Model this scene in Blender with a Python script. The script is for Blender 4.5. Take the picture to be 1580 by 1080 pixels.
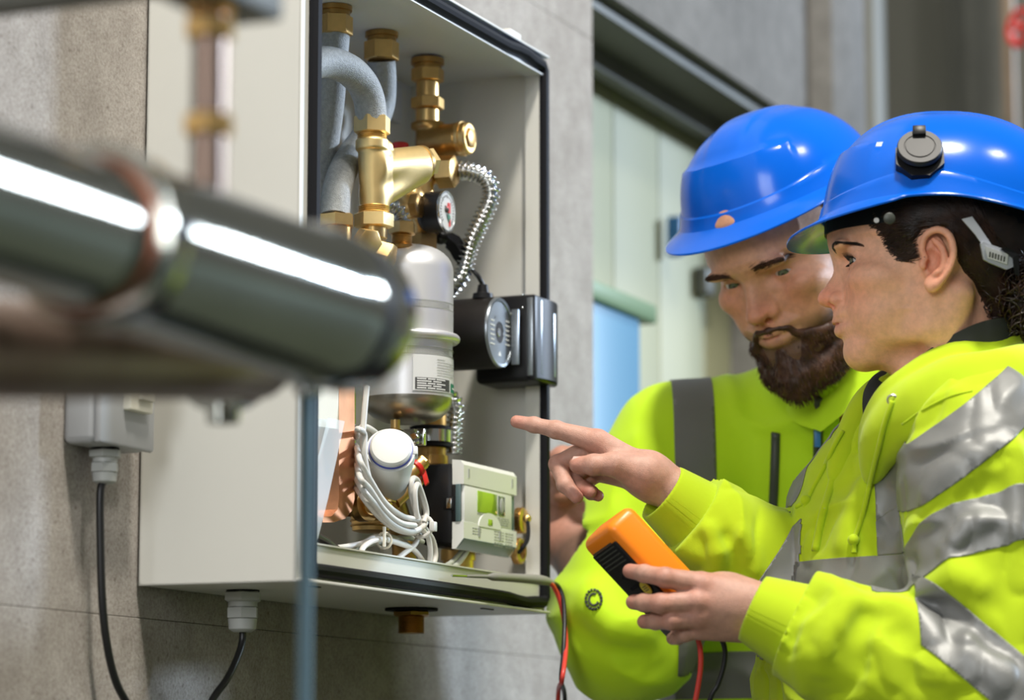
import bpy, bmesh, math, random
import numpy as np
from mathutils import Vector, Matrix, noise as mnoise

scene = bpy.context.scene
for _o in list(bpy.data.objects):
    bpy.data.objects.remove(_o)
COL = scene.collection
random.seed(7)
RNG = np.random.default_rng(7)

# ---------------------------------------------------------------- camera
FPX = 4580.0                       # focal length in pixels of a 1580 px wide frame
PITCH = math.radians(8.2)
CAM = np.array([0.0, 0.0, 1.0])
FW = np.array([0, math.cos(PITCH), math.sin(PITCH)])
RT = np.array([1.0, 0, 0])
UP = np.array([0, -math.sin(PITCH), math.cos(PITCH)])
cd = bpy.data.cameras.new('camera')
cam = bpy.data.objects.new('camera', cd)
COL.objects.link(cam)
cam.location = CAM
cam.rotation_euler = (math.pi / 2 + PITCH, 0, 0)
cd.sensor_fit = 'HORIZONTAL'
cd.sensor_width = 36
cd.lens = FPX / 1580 * 36
cd.clip_end = 60
cd.dof.use_dof = True
cd.dof.focus_distance = 2.98
cd.dof.aperture_fstop = 4.0
cd.dof.aperture_blades = 0
scene.camera = cam

# ---------------------------------------------------------------- world, lights, exposure
w = bpy.data.worlds.new('hall_air')
scene.world = w
w.use_nodes = True
w.node_tree.nodes['Background'].inputs[0].default_value = (0.88, 0.88, 0.80, 1)
w.node_tree.nodes['Background'].inputs[1].default_value = 0.21

def area(name, loc, target, size, size_y, power, col):
    l = bpy.data.lights.new(name, 'AREA')
    l.shape = 'RECTANGLE'
    l.size = size
    l.size_y = size_y
    l.energy = power
    l.color = col
    o = bpy.data.objects.new(name, l)
    COL.objects.link(o)
    o.location = loc
    o.rotation_euler = (Vector(target) - Vector(loc)).to_track_quat('-Z', 'Y').to_euler()
    return o

area('ceiling_lamp', (0.58, 1.15, 5.6), (0.10, 2.9, 1.4), 0.45, 0.45, 290, (1.0, 0.95, 0.86))
area('ceiling_lamp_hall', (2.4, 1.2, 5.4), (0.7, 2.9, 1.4), 0.7, 0.5, 75, (1.0, 0.97, 0.92))
area('window_daylight', (13.0, 7.9, 5.6), (0.0, 2.9, 1.5), 1.3, 1.3, 2200, (0.64, 0.79, 1.0))
area('window_daylight_far', (11.9, 9.9, 5.4), (0.0, 2.9, 1.5), 2.2, 1.6, 650, (0.80, 0.88, 1.0))
area('fill_behind_camera', (-1.7, -2.6, 2.5), (0.4, 3.0, 1.4), 1.8, 1.8, 118, (0.93, 0.96, 1.0))  # added fill behind the camera, stands in for ambient hall light on the faces

vs = scene.view_settings
vs.view_transform = 'Standard'
vs.look = 'None'
vs.exposure = -0.06
vs.gamma = 1.0
vs.use_curve_mapping = False

# ---------------------------------------------------------------- frames of reference
TH = math.radians(22.95)           # the wall runs 23 degrees off the viewing axis
WU = np.array([math.sin(TH), math.cos(TH), 0])      # along the wall, away
WN = np.array([math.cos(TH), -math.sin(TH), 0])     # out of the wall
WZ = np.array([0, 0, 1.0])
A3 = lambda *v: np.array(v, float)

def at(px, py, d):
    return CAM + d * FW + (px - 790) / FPX * d * RT - (py - 540) / FPX * d * UP

KO = at(455, 897, 2.75)            # front left bottom corner of the cabinet
CW, CH, CD = 0.605, 0.635, 0.166   # cabinet size

def K(a, b, c):
    return KO + a * WU - b * WN + c * WZ

def kp(px, py, b):
    r = at(px, py, 1) - CAM
    t = (-b - (CAM - KO) @ WN) / (r @ WN)
    return CAM + t * r

def loc3(q):
    v = np.asarray(q) - KO
    return v @ WU, -v @ WN, v[2]

# ---------------------------------------------------------------- materials
MATS = {}

def mat(name, col, rough=0.5, metal=0.0, var=0.0, vscale=20, bump=0.0, bscale=200, col2=None,
        coat=0.0, spec=0.5, sheen=0.0, trans=0.0, sss=0.0, alpha=1.0, vdetail=4, emit=0, aniso=None, stretch=None, rvar=0.0):
    m = bpy.data.materials.new(name)
    m.use_nodes = True
    nt = m.node_tree
    b = nt.nodes['Principled BSDF']
    c4 = (*col, 1)
    b.inputs['Base Color'].default_value = c4
    b.inputs['Roughness'].default_value = rough
    b.inputs['Metallic'].default_value = metal
    b.inputs['Specular IOR Level'].default_value = spec
    b.inputs['Coat Weight'].default_value = coat
    b.inputs['Coat Roughness'].default_value = 0.06
    b.inputs['Sheen Weight'].default_value = sheen
    b.inputs['Transmission Weight'].default_value = trans
    b.inputs['Alpha'].default_value = alpha
    if sss:
        b.inputs['Subsurface Weight'].default_value = sss
        b.inputs['Subsurface Radius'].default_value = (1.0, 0.35, 0.2)
        b.inputs['Subsurface Scale'].default_value = 0.004
    if emit:
        b.inputs['Emission Color'].default_value = c4
        b.inputs['Emission Strength'].default_value = emit
    tc = nt.nodes.new('ShaderNodeTexCoord')
    src = tc.outputs['Object']
    if stretch:
        mp = nt.nodes.new('ShaderNodeMapping')
        mp.inputs['Scale'].default_value = stretch
        nt.links.new(src, mp.inputs['Vector'])
        src = mp.outputs['Vector']
    if var or col2 or rvar:
        nz = nt.nodes.new('ShaderNodeTexNoise')
        nz.inputs['Scale'].default_value = vscale
        nz.inputs['Detail'].default_value = vdetail
        nt.links.new(src, nz.inputs['Vector'])
        rp = nt.nodes.new('ShaderNodeValToRGB')
        rp.color_ramp.elements[0].position = 0.32
        rp.color_ramp.elements[1].position = 0.68
        lo = col2 if col2 else tuple(x * (1 - var) for x in col)
        hi = col if col2 else tuple(min(1, x * (1 + var)) for x in col)
        rp.color_ramp.elements[0].color = (*lo, 1)
        rp.color_ramp.elements[1].color = (*hi, 1)
        nt.links.new(nz.outputs['Fac'], rp.inputs['Fac'])
        if var or col2:
            nt.links.new(rp.outputs['Color'], b.inputs['Base Color'])
        if rvar:
            mr = nt.nodes.new('ShaderNodeMapRange')
            mr.inputs['To Min'].default_value = max(0, rough - rvar)
            mr.inputs['To Max'].default_value = min(1, rough + rvar)
            nt.links.new(nz.outputs['Fac'], mr.inputs['Value'])
            nt.links.new(mr.outputs['Result'], b.inputs['Roughness'])
    if bump:
        n2 = nt.nodes.new('ShaderNodeTexNoise')
        n2.inputs['Scale'].default_value = bscale
        n2.inputs['Detail'].default_value = 3
        nt.links.new(src, n2.inputs['Vector'])
        bp = nt.nodes.new('ShaderNodeBump')
        bp.inputs['Strength'].default_value = bump
        bp.inputs['Distance'].default_value = 0.001
        nt.links.new(n2.outputs['Fac'], bp.inputs['Height'])
        nt.links.new(bp.outputs['Normal'], b.inputs['Normal'])
    MATS[name] = m
    return m

def concrete(name, base, dark, speck, scale=1.0):
    m = bpy.data.materials.new(name)
    m.use_nodes = True
    nt = m.node_tree
    N, L = nt.nodes, nt.links
    b = N['Principled BSDF']
    b.inputs['Roughness'].default_value = 0.85
    b.inputs['Specular IOR Level'].default_value = 0.25
    tc = N.new('ShaderNodeTexCoord')
    def nz(s, det, rough=0.6):
        n = N.new('ShaderNodeTexNoise')
        n.inputs['Scale'].default_value = s * scale
        n.inputs['Detail'].default_value = det
        n.inputs['Roughness'].default_value = rough
        L.new(tc.outputs['Object'], n.inputs['Vector'])
        return n
    big, mid, fine = nz(3.5, 5), nz(28, 6), nz(300, 6, 0.8)
    r1 = N.new('ShaderNodeValToRGB')
    r1.color_ramp.elements[0].position = 0.3
    r1.color_ramp.elements[1].position = 0.7
    r1.color_ramp.elements[0].color = (*dark, 1)
    r1.color_ramp.elements[1].color = (*base, 1)
    mx = N.new('ShaderNodeMix')
    mx.data_type = 'FLOAT'
    mx.inputs[0].default_value = 0.45
    L.new(big.outputs['Fac'], mx.inputs[2])
    L.new(mid.outputs['Fac'], mx.inputs[3])
    L.new(mx.outputs[0], r1.inputs['Fac'])
    r2 = N.new('ShaderNodeValToRGB')
    r2.color_ramp.elements[0].position = 0.30
    r2.color_ramp.elements[1].position = 0.58
    r2.color_ramp.elements[0].color = (*speck, 1)
    r2.color_ramp.elements[1].color = (1, 1, 1, 1)
    L.new(fine.outputs['Fac'], r2.inputs['Fac'])
    vo = N.new('ShaderNodeTexVoronoi')
    vo.inputs['Scale'].default_value = 55 * scale
    L.new(tc.outputs['Object'], vo.inputs['Vector'])
    r3 = N.new('ShaderNodeValToRGB')
    r3.color_ramp.elements[0].position = 0.06
    r3.color_ramp.elements[1].position = 0.14
    r3.color_ramp.elements[0].color = (0.42, 0.36, 0.33, 1)
    r3.color_ramp.elements[1].color = (1, 1, 1, 1)
    L.new(vo.outputs['Distance'], r3.inputs['Fac'])
    def mul(a, c, f):
        q = N.new('ShaderNodeMix')
        q.data_type = 'RGBA'
        q.blend_type = 'MULTIPLY'
        q.inputs[0].default_value = f
        L.new(a, q.inputs[6])
        L.new(c, q.inputs[7])
        return q.outputs[2]
    c = mul(r1.outputs['Color'], r2.outputs['Color'], 0.8)
    c = mul(c, r3.outputs['Color'], 0.5)
    L.new(c, b.inputs['Base Color'])
    bp = N.new('ShaderNodeBump')
    bp.inputs['Strength'].default_value = 0.5
    bp.inputs['Distance'].default_value = 0.002
    L.new(fine.outputs['Fac'], bp.inputs['Height'])
    L.new(bp.outputs['Normal'], b.inputs['Normal'])
    MATS[name] = m
    return m

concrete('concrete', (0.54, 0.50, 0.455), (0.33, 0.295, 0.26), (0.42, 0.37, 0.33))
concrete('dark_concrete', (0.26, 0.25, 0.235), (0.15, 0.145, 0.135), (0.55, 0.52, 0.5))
concrete('floor_concrete', (0.10, 0.11, 0.07), (0.06, 0.068, 0.042), (0.7, 0.7, 0.7))
mat('cabinet_paint', (0.66, 0.65, 0.595), rough=0.42, var=0.03, vscale=3, bump=0.05, bscale=900, rvar=0.06)
mat('rubber', (0.008, 0.008, 0.010), rough=0.6, spec=0.15, bump=0.05, bscale=300)
mat('brass', (0.83, 0.55, 0.22), rough=0.35, metal=1, var=0.08, vscale=60, bump=0.03, bscale=500, rvar=0.06)
mat('cast_brass', (0.90, 0.66, 0.30), rough=0.44, metal=1, var=0.06, vscale=40, bump=0.12, bscale=1600)
mat('dark_brass', (0.50, 0.29, 0.095), rough=0.34, metal=1, var=0.2, vscale=40, bump=0.08, bscale=300)
mat('copper', (0.58, 0.29, 0.16), rough=0.55, metal=1, var=0.22, vscale=25, rvar=0.12)
mat('steel', (0.66, 0.67, 0.66), rough=0.16, metal=1, var=0.04, vscale=12, rvar=0.05)
mat('pipe_steel', (0.40, 0.41, 0.37), rough=0.11, metal=1, var=0.06, vscale=9)
mat('old_pipe', (0.36, 0.27, 0.21), rough=0.36, metal=0.8, var=0.2, vscale=12, col2=(0.22, 0.13, 0.10))
mat('dark_copper', (0.22, 0.085, 0.05), rough=0.4, metal=0.9)
mat('alu', (0.88, 0.88, 0.90), rough=0.40, metal=0.65, var=0.03, vscale=40, stretch=(1, 1, 0.05))
mat('tank_bottom', (0.42, 0.39, 0.34), rough=0.34, metal=1, var=0.22, vscale=18)
mat('foam', (0.36, 0.37, 0.365), rough=0.55, var=0.16, vscale=260, bump=0.9, bscale=800, spec=0.6)
mat('black_plastic', (0.010, 0.010, 0.011), rough=0.36, spec=0.22, bump=0.06, bscale=900)
mat('pump_paint', (0.012, 0.010, 0.009), rough=0.42, spec=0.22, bump=0.12, bscale=700)
mat('dial_metal', (0.30, 0.33, 0.36), rough=0.28, metal=0.8)
mat('white_plastic', (0.62, 0.63, 0.60), rough=0.33, bump=0.03, bscale=500)
mat('meter_plastic', (0.80, 0.81, 0.77), rough=0.38, bump=0.04, bscale=800)
mat('meter_grey', (0.58, 0.59, 0.58), rough=0.45)
mat('grey_plastic', (0.36, 0.365, 0.37), rough=0.4, bump=0.04, bscale=500)
mat('gland_plastic', (0.46, 0.47, 0.45), rough=0.45)
mat('cream_plastic', (0.78, 0.74, 0.62), rough=0.4)
mat('white_cable', (0.64, 0.62, 0.575), rough=0.45)
mat('grey_cable', (0.40, 0.42, 0.36), rough=0.45)
mat('black_cable', (0.010, 0.010, 0.011), rough=0.4)
mat('red_cable', (0.70, 0.055, 0.04), rough=0.4)
mat('probe_grey', (0.26, 0.25, 0.24), rough=0.45)
mat('red_plastic', (0.72, 0.03, 0.022), rough=0.35)
mat('blue_plastic', (0.05, 0.07, 0.35), rough=0.35)
mat('lcd', (0.33, 0.52, 0.05), rough=0.12, coat=0.6, var=0.05, vscale=30)
mat('lcd_dark', (0.08, 0.10, 0.11), rough=0.15, coat=0.5)
mat('meter_side', (0.10, 0.16, 0.17), rough=0.3)
mat('ink', (0.06, 0.06, 0.06), rough=0.6)
mat('ink_grey', (0.36, 0.37, 0.35), rough=0.6)
mat('ink_white', (0.82, 0.83, 0.82), rough=0.5)
mat('paper_label', (0.72, 0.73, 0.73), rough=0.35)
mat('dial_white', (0.82, 0.84, 0.85), rough=0.3, coat=0.5)
mat('dial_green', (0.0, 0.22, 0.12), rough=0.4)
mat('clear_sheet', (0.58, 0.64, 0.64), rough=0.35, alpha=0.5, spec=0.5)
mat('cream_foam', (0.74, 0.70, 0.58), rough=0.6)
mat('zinc', (0.42, 0.50, 0.66), rough=0.4, metal=0.1, var=0.15, vscale=20)
mat('black_steel', (0.03, 0.03, 0.03), rough=0.4, metal=0.6)
mat('blue_rod', (0.10, 0.17, 0.21), rough=0.32, metal=0.3)
mat('gate_paint', (0.36, 0.36, 0.225), rough=0.6, var=0.04, vscale=2)
mat('dark_steel', (0.10, 0.10, 0.085), rough=0.55, metal=0.2, var=0.2, vscale=5)
mat('sky_blue_paint', (0.085, 0.25, 0.40), rough=0.4)
mat('blue_paint', (0.03, 0.16, 0.42), rough=0.45)
mat('brown_pipe', (0.28, 0.20, 0.13), rough=0.5, var=0.2, vscale=8)
mat('pillar_paint', (0.20, 0.20, 0.175), rough=0.7, var=0.06, vscale=2)

# ---------------------------------------------------------------- mesh builder
def nrm(v):
    v = np.asarray(v, float)
    return v / (np.linalg.norm(v) + 1e-12)

def perp(ax):
    ax = nrm(ax)
    t = WZ if abs(ax[2]) < 0.9 else A3(1, 0, 0)
    x = nrm(np.cross(t, ax))
    return x, np.cross(ax, x)

def spline(pts, n=8):
    """Catmull-Rom through the points (any dimension)."""
    p = np.asarray(pts, float)
    if len(p) < 3:
        return np.array([p[0] + (p[-1] - p[0]) * t for t in np.linspace(0, 1, n + 1)])
    q = np.vstack([2 * p[0] - p[1], p, 2 * p[-1] - p[-2]])
    out = []
    for i in range(1, len(q) - 2):
        a, b_, c, d = q[i - 1], q[i], q[i + 1], q[i + 2]
        for t in np.linspace(0, 1, n, endpoint=False):
            out.append(0.5 * (2 * b_ + (c - a) * t + (2 * a - 5 * b_ + 4 * c - d) * t * t + (3 * b_ - a - 3 * c + d) * t ** 3))
    out.append(p[-1])
    return np.array(out)

class MB:
    def __init__(s):
        s.v, s.f, s.mi = [], [], []
        s.cur = 0

    def add(s, verts, faces):
        o = len(s.v)
        s.v.extend([tuple(map(float, x)) for x in verts])
        s.f.extend([tuple(i + o for i in f) for f in faces])
        s.mi.extend([s.cur] * len(faces))
        return s

    def box(s, c, hx, hy, hz, axes=None, bevel=0.0, seg=2):
        """centre, half sizes along the axes"""
        ax = axes if axes is not None else (WU, WN, WZ)
        if not bevel:
            vs_ = []
            for i in (-1, 1):
                for j in (-1, 1):
                    for k in (-1, 1):
                        vs_.append(np.asarray(c) + i * hx * ax[0] + j * hy * ax[1] + k * hz * ax[2])
            return s.add(vs_, [(0, 1, 3, 2), (4, 6, 7, 5), (0, 4, 5, 1), (2, 3, 7, 6), (0, 2, 6, 4), (1, 5, 7, 3)])
        bm = bmesh.new()
        bmesh.ops.create_cube(bm, size=2)
        for v in bm.verts:
            v.co = Vector((v.co.x * hx, v.co.y * hy, v.co.z * hz))
        bmesh.ops.bevel(bm, geom=list(bm.edges), offset=bevel, segments=seg, affect='EDGES', profile=0.5)
        bm.verts.index_update()
        vs_ = [np.asarray(c) + v.co.x * ax[0] + v.co.y * ax[1] + v.co.z * ax[2] for v in bm.verts]
        fs = [[v.index for v in f.verts] for f in bm.faces]
        bm.free()
        return s.add(vs_, fs)

    def tube(s, pts, r, seg=12, caps=True, radii=None, closed=False, flat=1.0):
        p = np.asarray(pts, float)
        n = len(p)
        t = np.gradient(p, axis=0)
        if closed:
            t = np.roll(p, -1, 0) - np.roll(p, 1, 0)
        x, y = perp(t[0])
        vs_ = []
        ang = np.linspace(0, 2 * math.pi, seg, endpoint=False)
        for i in range(n):
            tt = nrm(t[i])
            x = nrm(x - tt * (x @ tt))
            y = np.cross(tt, x)
            ri = r if radii is None else radii[i]
            for a in ang:
                vs_.append(p[i] + ri * (math.cos(a) * x + flat * math.sin(a) * y))
        fs = []
        m = n if closed else n - 1
        for i in range(m):
            j = (i + 1) % n
            for k in range(seg):
                l = (k + 1) % seg
                fs.append((i * seg + k, i * seg + l, j * seg + l, j * seg + k))
        if caps and not closed:
            fs.append(tuple(range(seg - 1, -1, -1)))
            fs.append(tuple((n - 1) * seg + k for k in range(seg)))
        return s.add(vs_, fs)

    def lathe(s, o, ax, prof, seg=32, caps=True, xdir=None):
        """prof = [(t along the axis, radius)]"""
        ax = nrm(ax)
        x, y = perp(ax)
        if xdir is not None:
            x = nrm(np.asarray(xdir) - ax * (np.asarray(xdir) @ ax))
            y = np.cross(ax, x)
        vs_, fs = [], []
        for t, r in prof:
            for k in range(seg):
                a = 2 * math.pi * k / seg
                vs_.append(np.asarray(o) + ax * t + r * (math.cos(a) * x + math.sin(a) * y))
        for i in range(len(prof) - 1):
            for k in range(seg):
                l = (k + 1) % seg
                fs.append((i * seg + k, i * seg + l, (i + 1) * seg + l, (i + 1) * seg + k))
        if caps:
            fs.append(tuple(range(seg - 1, -1, -1)))
            fs.append(tuple((len(prof) - 1) * seg + k for k in range(seg)))
        return s.add(vs_, fs)

    def hexa(s, o, ax, L, R, ch=0.15, rot=0.0, hole=None):
        """hex nut of corner radius R and length L from o along ax, chamfered ends"""
        ax = nrm(ax)
        x, y = perp(ax)
        c = ch * R
        prof = [(0, 0.88), (c * 0.45, 1.0), (L - c * 0.45, 1.0), (L, 0.88)]
        vs_, fs = [], []
        for t, q in prof:
            for k in range(6):
                a = math.pi / 3 * k + rot
                vs_.append(np.asarray(o) + ax * t + R * q * (math.cos(a) * x + math.sin(a) * y))
        for i in range(3):
            for k in range(6):
                l = (k + 1) % 6
                fs.append((i * 6 + k, i * 6 + l, (i + 1) * 6 + l, (i + 1) * 6 + k))
        fs.append(tuple(range(5, -1, -1)))
        fs.append(tuple(18 + k for k in range(6)))
        return s.add(vs_, fs)

    def thread(s, o, ax, L, r, pitch=0.0018, seg=28):
        prof = []
        n = max(2, int(L / pitch))
        for i in range(n):
            prof += [(i * L / n, r * 0.94), ((i + 0.5) * L / n, r)]
        prof.append((L, r * 0.94))
        return s.lathe(o, ax, prof, seg)

    def sphere(s, c, r, seg=20, rings=12, axes=None, sc=(1, 1, 1)):
        ax = axes if axes is not None else (A3(1, 0, 0), A3(0, 1, 0), WZ)
        vs_, fs = [], []
        for i in range(rings + 1):
            t = math.pi * i / rings
            for k in range(seg):
                a = 2 * math.pi * k / seg
                d = A3(math.sin(t) * math.cos(a) * sc[0], math.sin(t) * math.sin(a) * sc[1], math.cos(t) * sc[2]) * r
                vs_.append(np.asarray(c) + d[0] * ax[0] + d[1] * ax[1] + d[2] * ax[2])
        for i in range(rings):
            for k in range(seg):
                l = (k + 1) % seg
                fs.append((i * seg + k, (i + 1) * seg + k, (i + 1) * seg + l, i * seg + l))
        return s.add(vs_, fs)

    def prism(s, poly, ext):
        """poly: list of 3D points (planar), extruded by the vector ext"""
        n = len(poly)
        vs_ = [np.asarray(q) for q in poly] + [np.asarray(q) + ext for q in poly]
        fs = [tuple(range(n - 1, -1, -1)), tuple(range(n, 2 * n))]
        for i in range(n):
            j = (i + 1) % n
            fs.append((i, j, n + j, n + i))
        return s.add(vs_, fs)

    def grid(s, pts):
        """pts [i][j] -> quads"""
        p = np.asarray(pts, float)
        a, b = p.shape[:2]
        fs = [(i * b + j, i * b + j + 1, (i + 1) * b + j + 1, (i + 1) * b + j) for i in range(a - 1) for j in range(b - 1)]
        return s.add(p.reshape(-1, 3), fs)

def make_obj(name, verts, faces, mats, parent=None, origin=(0, 0, 0), mi=None, sharp=35, fixn=True):
    me = bpy.data.meshes.new(name)
    o0 = np.asarray(origin, float)
    v = np.asarray(verts, float) - o0
    me.from_pydata(v.tolist(), [], faces)
    for m in (mats if isinstance(mats, (list, tuple)) else [mats]):
        me.materials.append(MATS[m])
    if mi is not None and any(mi):
        me.polygons.foreach_set('material_index', mi)
    if fixn:
        bm = bmesh.new()
        bm.from_mesh(me)
        bmesh.ops.recalc_face_normals(bm, faces=bm.faces)
        bm.to_mesh(me)
        bm.free()
    me.polygons.foreach_set('use_smooth', [True] * len(me.polygons))
    if sharp:
        me.set_sharp_from_angle(angle=math.radians(sharp))
    o = bpy.data.objects.new(name, me)
    COL.objects.link(o)
    if parent is not None:
        o.parent = parent
    else:
        o.location = o0
    return o

class Thing:
    """An empty at the thing's base that parents its parts."""
    def __init__(s, name, label, cat, loc, group=None, kind=None):
        s.e = bpy.data.objects.new(name, None)
        s.e.empty_display_size = 0.02
        COL.objects.link(s.e)
        s.o = np.asarray(loc, float)
        s.e.location = s.o
        if label:
            s.e['label'] = label
        if cat:
            s.e['category'] = cat
        if group:
            s.e['group'] = group
        if kind:
            s.e['kind'] = kind

    def part(s, name, mb, m, label=None, sub=None, sharp=35, fixn=True):
        o = make_obj(name, mb.v, mb.f, m, sub if sub is not None else s.e, s.o, mb.mi, sharp, fixn)
        if label:
            o['label'] = label
        return o

def solo(name, label, cat, mb, m, loc, group=None, sharp=35):
    o = make_obj(name, mb.v, mb.f, m, None, loc, mb.mi, sharp)
    o['label'] = label
    o['category'] = cat
    if group:
        o['group'] = group
    return o

def struct(name, mb, m, loc=(0, 0, 0), parent=None, sharp=35):
    if parent is not None:
        return make_obj(name, mb.v, mb.f, m, parent, parent.location[:], mb.mi, sharp)
    o = make_obj(name, mb.v, mb.f, m, None, loc, mb.mi, sharp)
    o['kind'] = 'structure'
    return o
# ---------------------------------------------------------------- implicit surfaces for cast and organic shapes
def vlen(x, y, z):
    return np.sqrt(x * x + y * y + z * z)

class Vol:
    def __init__(s, lo, hi, res):
        s.lo = np.asarray(lo, np.float32)
        s.res = float(res)
        s.n = np.ceil((np.asarray(hi) - np.asarray(lo)) / res).astype(int) + 1
        s.ax = [(s.lo[i] + np.arange(s.n[i], dtype=np.float32) * s.res) for i in range(3)]
        s.F = np.full(tuple(s.n), 9.0, np.float32)

    def win(s, lo, hi):
        i0 = np.clip(np.floor((np.asarray(lo) - s.lo) / s.res).astype(int), 0, s.n)
        i1 = np.clip(np.ceil((np.asarray(hi) - s.lo) / s.res).astype(int) + 1, 0, s.n)
        return tuple(slice(a, b) for a, b in zip(i0, i1))

    def grid(s, w):
        return (s.ax[0][w[0]][:, None, None], s.ax[1][w[1]][None, :, None], s.ax[2][w[2]][None, None, :])

    def put(s, fn, lo, hi, k=0.0, op='+'):
        m = max(k, s.res) + 2 * s.res
        w = s.win(np.asarray(lo) - m, np.asarray(hi) + m)
        if any(q.stop <= q.start for q in w):
            return s
        g = s.grid(w)
        d = fn(*g).astype(np.float32)
        f = s.F[w]
        if op == '+':
            r = np.minimum(f, d)
            if k > 0:
                h = np.maximum(k - np.abs(f - d), 0) / k
                r = r - h * h * k * 0.25
        elif op == '-':
            r = np.maximum(f, -d)
            if k > 0:
                h = np.maximum(k - np.abs(f + d), 0) / k
                r = r + h * h * k * 0.25
        else:
            r = f + d
        s.F[w] = r
        return s

    def ell(s, c, r, k=0.0, op='+', M=None):
        c = np.asarray(c, float)
        r = np.asarray(r, float) if np.ndim(r) else np.full(3, float(r))
        M = np.eye(3) if M is None else np.asarray(M)     # rows: local axes
        def fn(X, Y, Z):
            x, y, z = X - c[0], Y - c[1], Z - c[2]
            q = [(M[i][0] * x + M[i][1] * y + M[i][2] * z) for i in range(3)]
            k0 = vlen(q[0] / r[0], q[1] / r[1], q[2] / r[2])
            k1 = vlen(q[0] / r[0] ** 2, q[1] / r[1] ** 2, q[2] / r[2] ** 2)
            return k0 * (k0 - 1) / (k1 + 1e-9)
        e = np.sqrt(((M.T * r) ** 2).sum(1))
        return s.put(fn, c - e, c + e, k, op)

    def cone(s, a, b, ra, rb=None, k=0.0, op='+', flat=None):
        a, b = np.asarray(a, float), np.asarray(b, float)
        rb = ra if rb is None else rb
        ba = b - a
        L = float(ba @ ba) + 1e-12
        def fn(X, Y, Z):
            x, y, z = X - a[0], Y - a[1], Z - a[2]
            h = np.clip((x * ba[0] + y * ba[1] + z * ba[2]) / L, 0, 1)
            dx, dy, dz = x - h * ba[0], y - h * ba[1], z - h * ba[2]
            if flat is not None:                           # (direction, factor): squash the section along a direction
                n_, fct = flat
                t = dx * n_[0] + dy * n_[1] + dz * n_[2]
                dx, dy, dz = dx + n_[0] * t * (fct - 1), dy + n_[1] * t * (fct - 1), dz + n_[2] * t * (fct - 1)
            return vlen(dx, dy, dz) - (ra + (rb - ra) * h)
        r = max(ra, rb)
        return s.put(fn, np.minimum(a, b) - r, np.maximum(a, b) + r, k, op)

    def path(s, pts, rad, k=0.0, op='+', n=6, flat=None):
        """smooth tube of varying radius through the points"""
        q = spline([list(p) + [r] for p, r in zip(pts, rad)], n)
        for i in range(len(q) - 1):
            s.cone(q[i][:3], q[i + 1][:3], q[i][3], q[i + 1][3], k if k else 0, op, flat)
        return s

    def fold(s, L, amp, sig):
        """soft ridge (amp > 0) or valley along a polyline"""
        L = np.asarray(L, float)
        if len(L) < 2:
            return s
        lo, hi = L.min(0) - 3 * sig, L.max(0) + 3 * sig
        w = s.win(lo, hi)
        if any(q.stop <= q.start for q in w):
            return s
        X, Y, Z = s.grid(w)
        best = None
        n = len(L) - 1
        for i in range(n):
            a, ba = L[i], L[i + 1] - L[i]
            if ba @ ba > 0.0036:
                continue
            x, y, z = X - a[0], Y - a[1], Z - a[2]
            h = np.clip((x * ba[0] + y * ba[1] + z * ba[2]) / (float(ba @ ba) + 1e-12), 0, 1)
            d = (x - h * ba[0]) ** 2 + (y - h * ba[1]) ** 2 + (z - h * ba[2]) ** 2
            t = (i + h) / n
            g = np.exp(-d / sig ** 2) * np.minimum(1, 5 * np.minimum(t, 1 - t) + 0.12)
            best = g if best is None else np.maximum(best, g)
        if best is not None:
            s.F[w] -= (amp * best).astype(np.float32)
        return s

    def capped(s, a, b, r, k=0.0, op='+', rnd=0.001):
        """flat ended cylinder"""
        a, b = np.asarray(a, float), np.asarray(b, float)
        L = np.linalg.norm(b - a)
        d = (b - a) / L
        def fn(X, Y, Z):
            x, y, z = X - a[0], Y - a[1], Z - a[2]
            t = x * d[0] + y * d[1] + z * d[2]
            rr = np.sqrt(np.maximum(x * x + y * y + z * z - t * t, 0)) - r + rnd
            tt = np.abs(t - L / 2) - L / 2 + rnd
            return np.minimum(np.maximum(rr, tt), 0) + np.sqrt(np.maximum(rr, 0) ** 2 + np.maximum(tt, 0) ** 2) - rnd
        return s.put(fn, np.minimum(a, b) - r, np.maximum(a, b) + r, k, op)

    def cut(s, p, nr, k=0.0):
        """remove everything on the side the normal points to"""
        p, nr = np.asarray(p, float), nrm(nr)
        d = (s.ax[0][:, None, None] - p[0]) * nr[0] + (s.ax[1][None, :, None] - p[1]) * nr[1] + (s.ax[2][None, None, :] - p[2]) * nr[2]
        d = d.astype(np.float32)
        if k:
            h = np.maximum(k - np.abs(s.F - d), 0) / k
            s.F = np.maximum(s.F, d) + h * h * k * 0.25
        else:
            s.F = np.maximum(s.F, d)
        return s

    def mesh(s, smooth=2):
        F = s.F
        S = F < 0
        cs = np.zeros(tuple(s.n - 1), np.int8)
        offs = [(i, j, k) for i in (0, 1) for j in (0, 1) for k in (0, 1)]
        sl = lambda o: tuple(slice(q, q + m) for q, m in zip(o, s.n - 1))
        for o in offs:
            cs += S[sl(o)]
        act = (cs > 0) & (cs < 8)
        ii = np.argwhere(act)
        idx = np.full(act.shape, -1, np.int64)
        idx[act] = np.arange(len(ii))
        vals = np.stack([F[ii[:, 0] + o[0], ii[:, 1] + o[1], ii[:, 2] + o[2]] for o in offs], 1)
        acc = np.zeros((len(ii), 3))
        cnt = np.zeros(len(ii))
        for a in range(8):
            for b in range(a + 1, 8):
                oa, ob = np.array(offs[a]), np.array(offs[b])
                if np.abs(oa - ob).sum() != 1:
                    continue
                va, vb = vals[:, a], vals[:, b]
                cr = (va < 0) != (vb < 0)
                t = np.where(cr, va / np.where(cr, va - vb, 1), 0)
                acc += np.where(cr[:, None], oa + t[:, None] * (ob - oa), 0)
                cnt += cr
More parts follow.
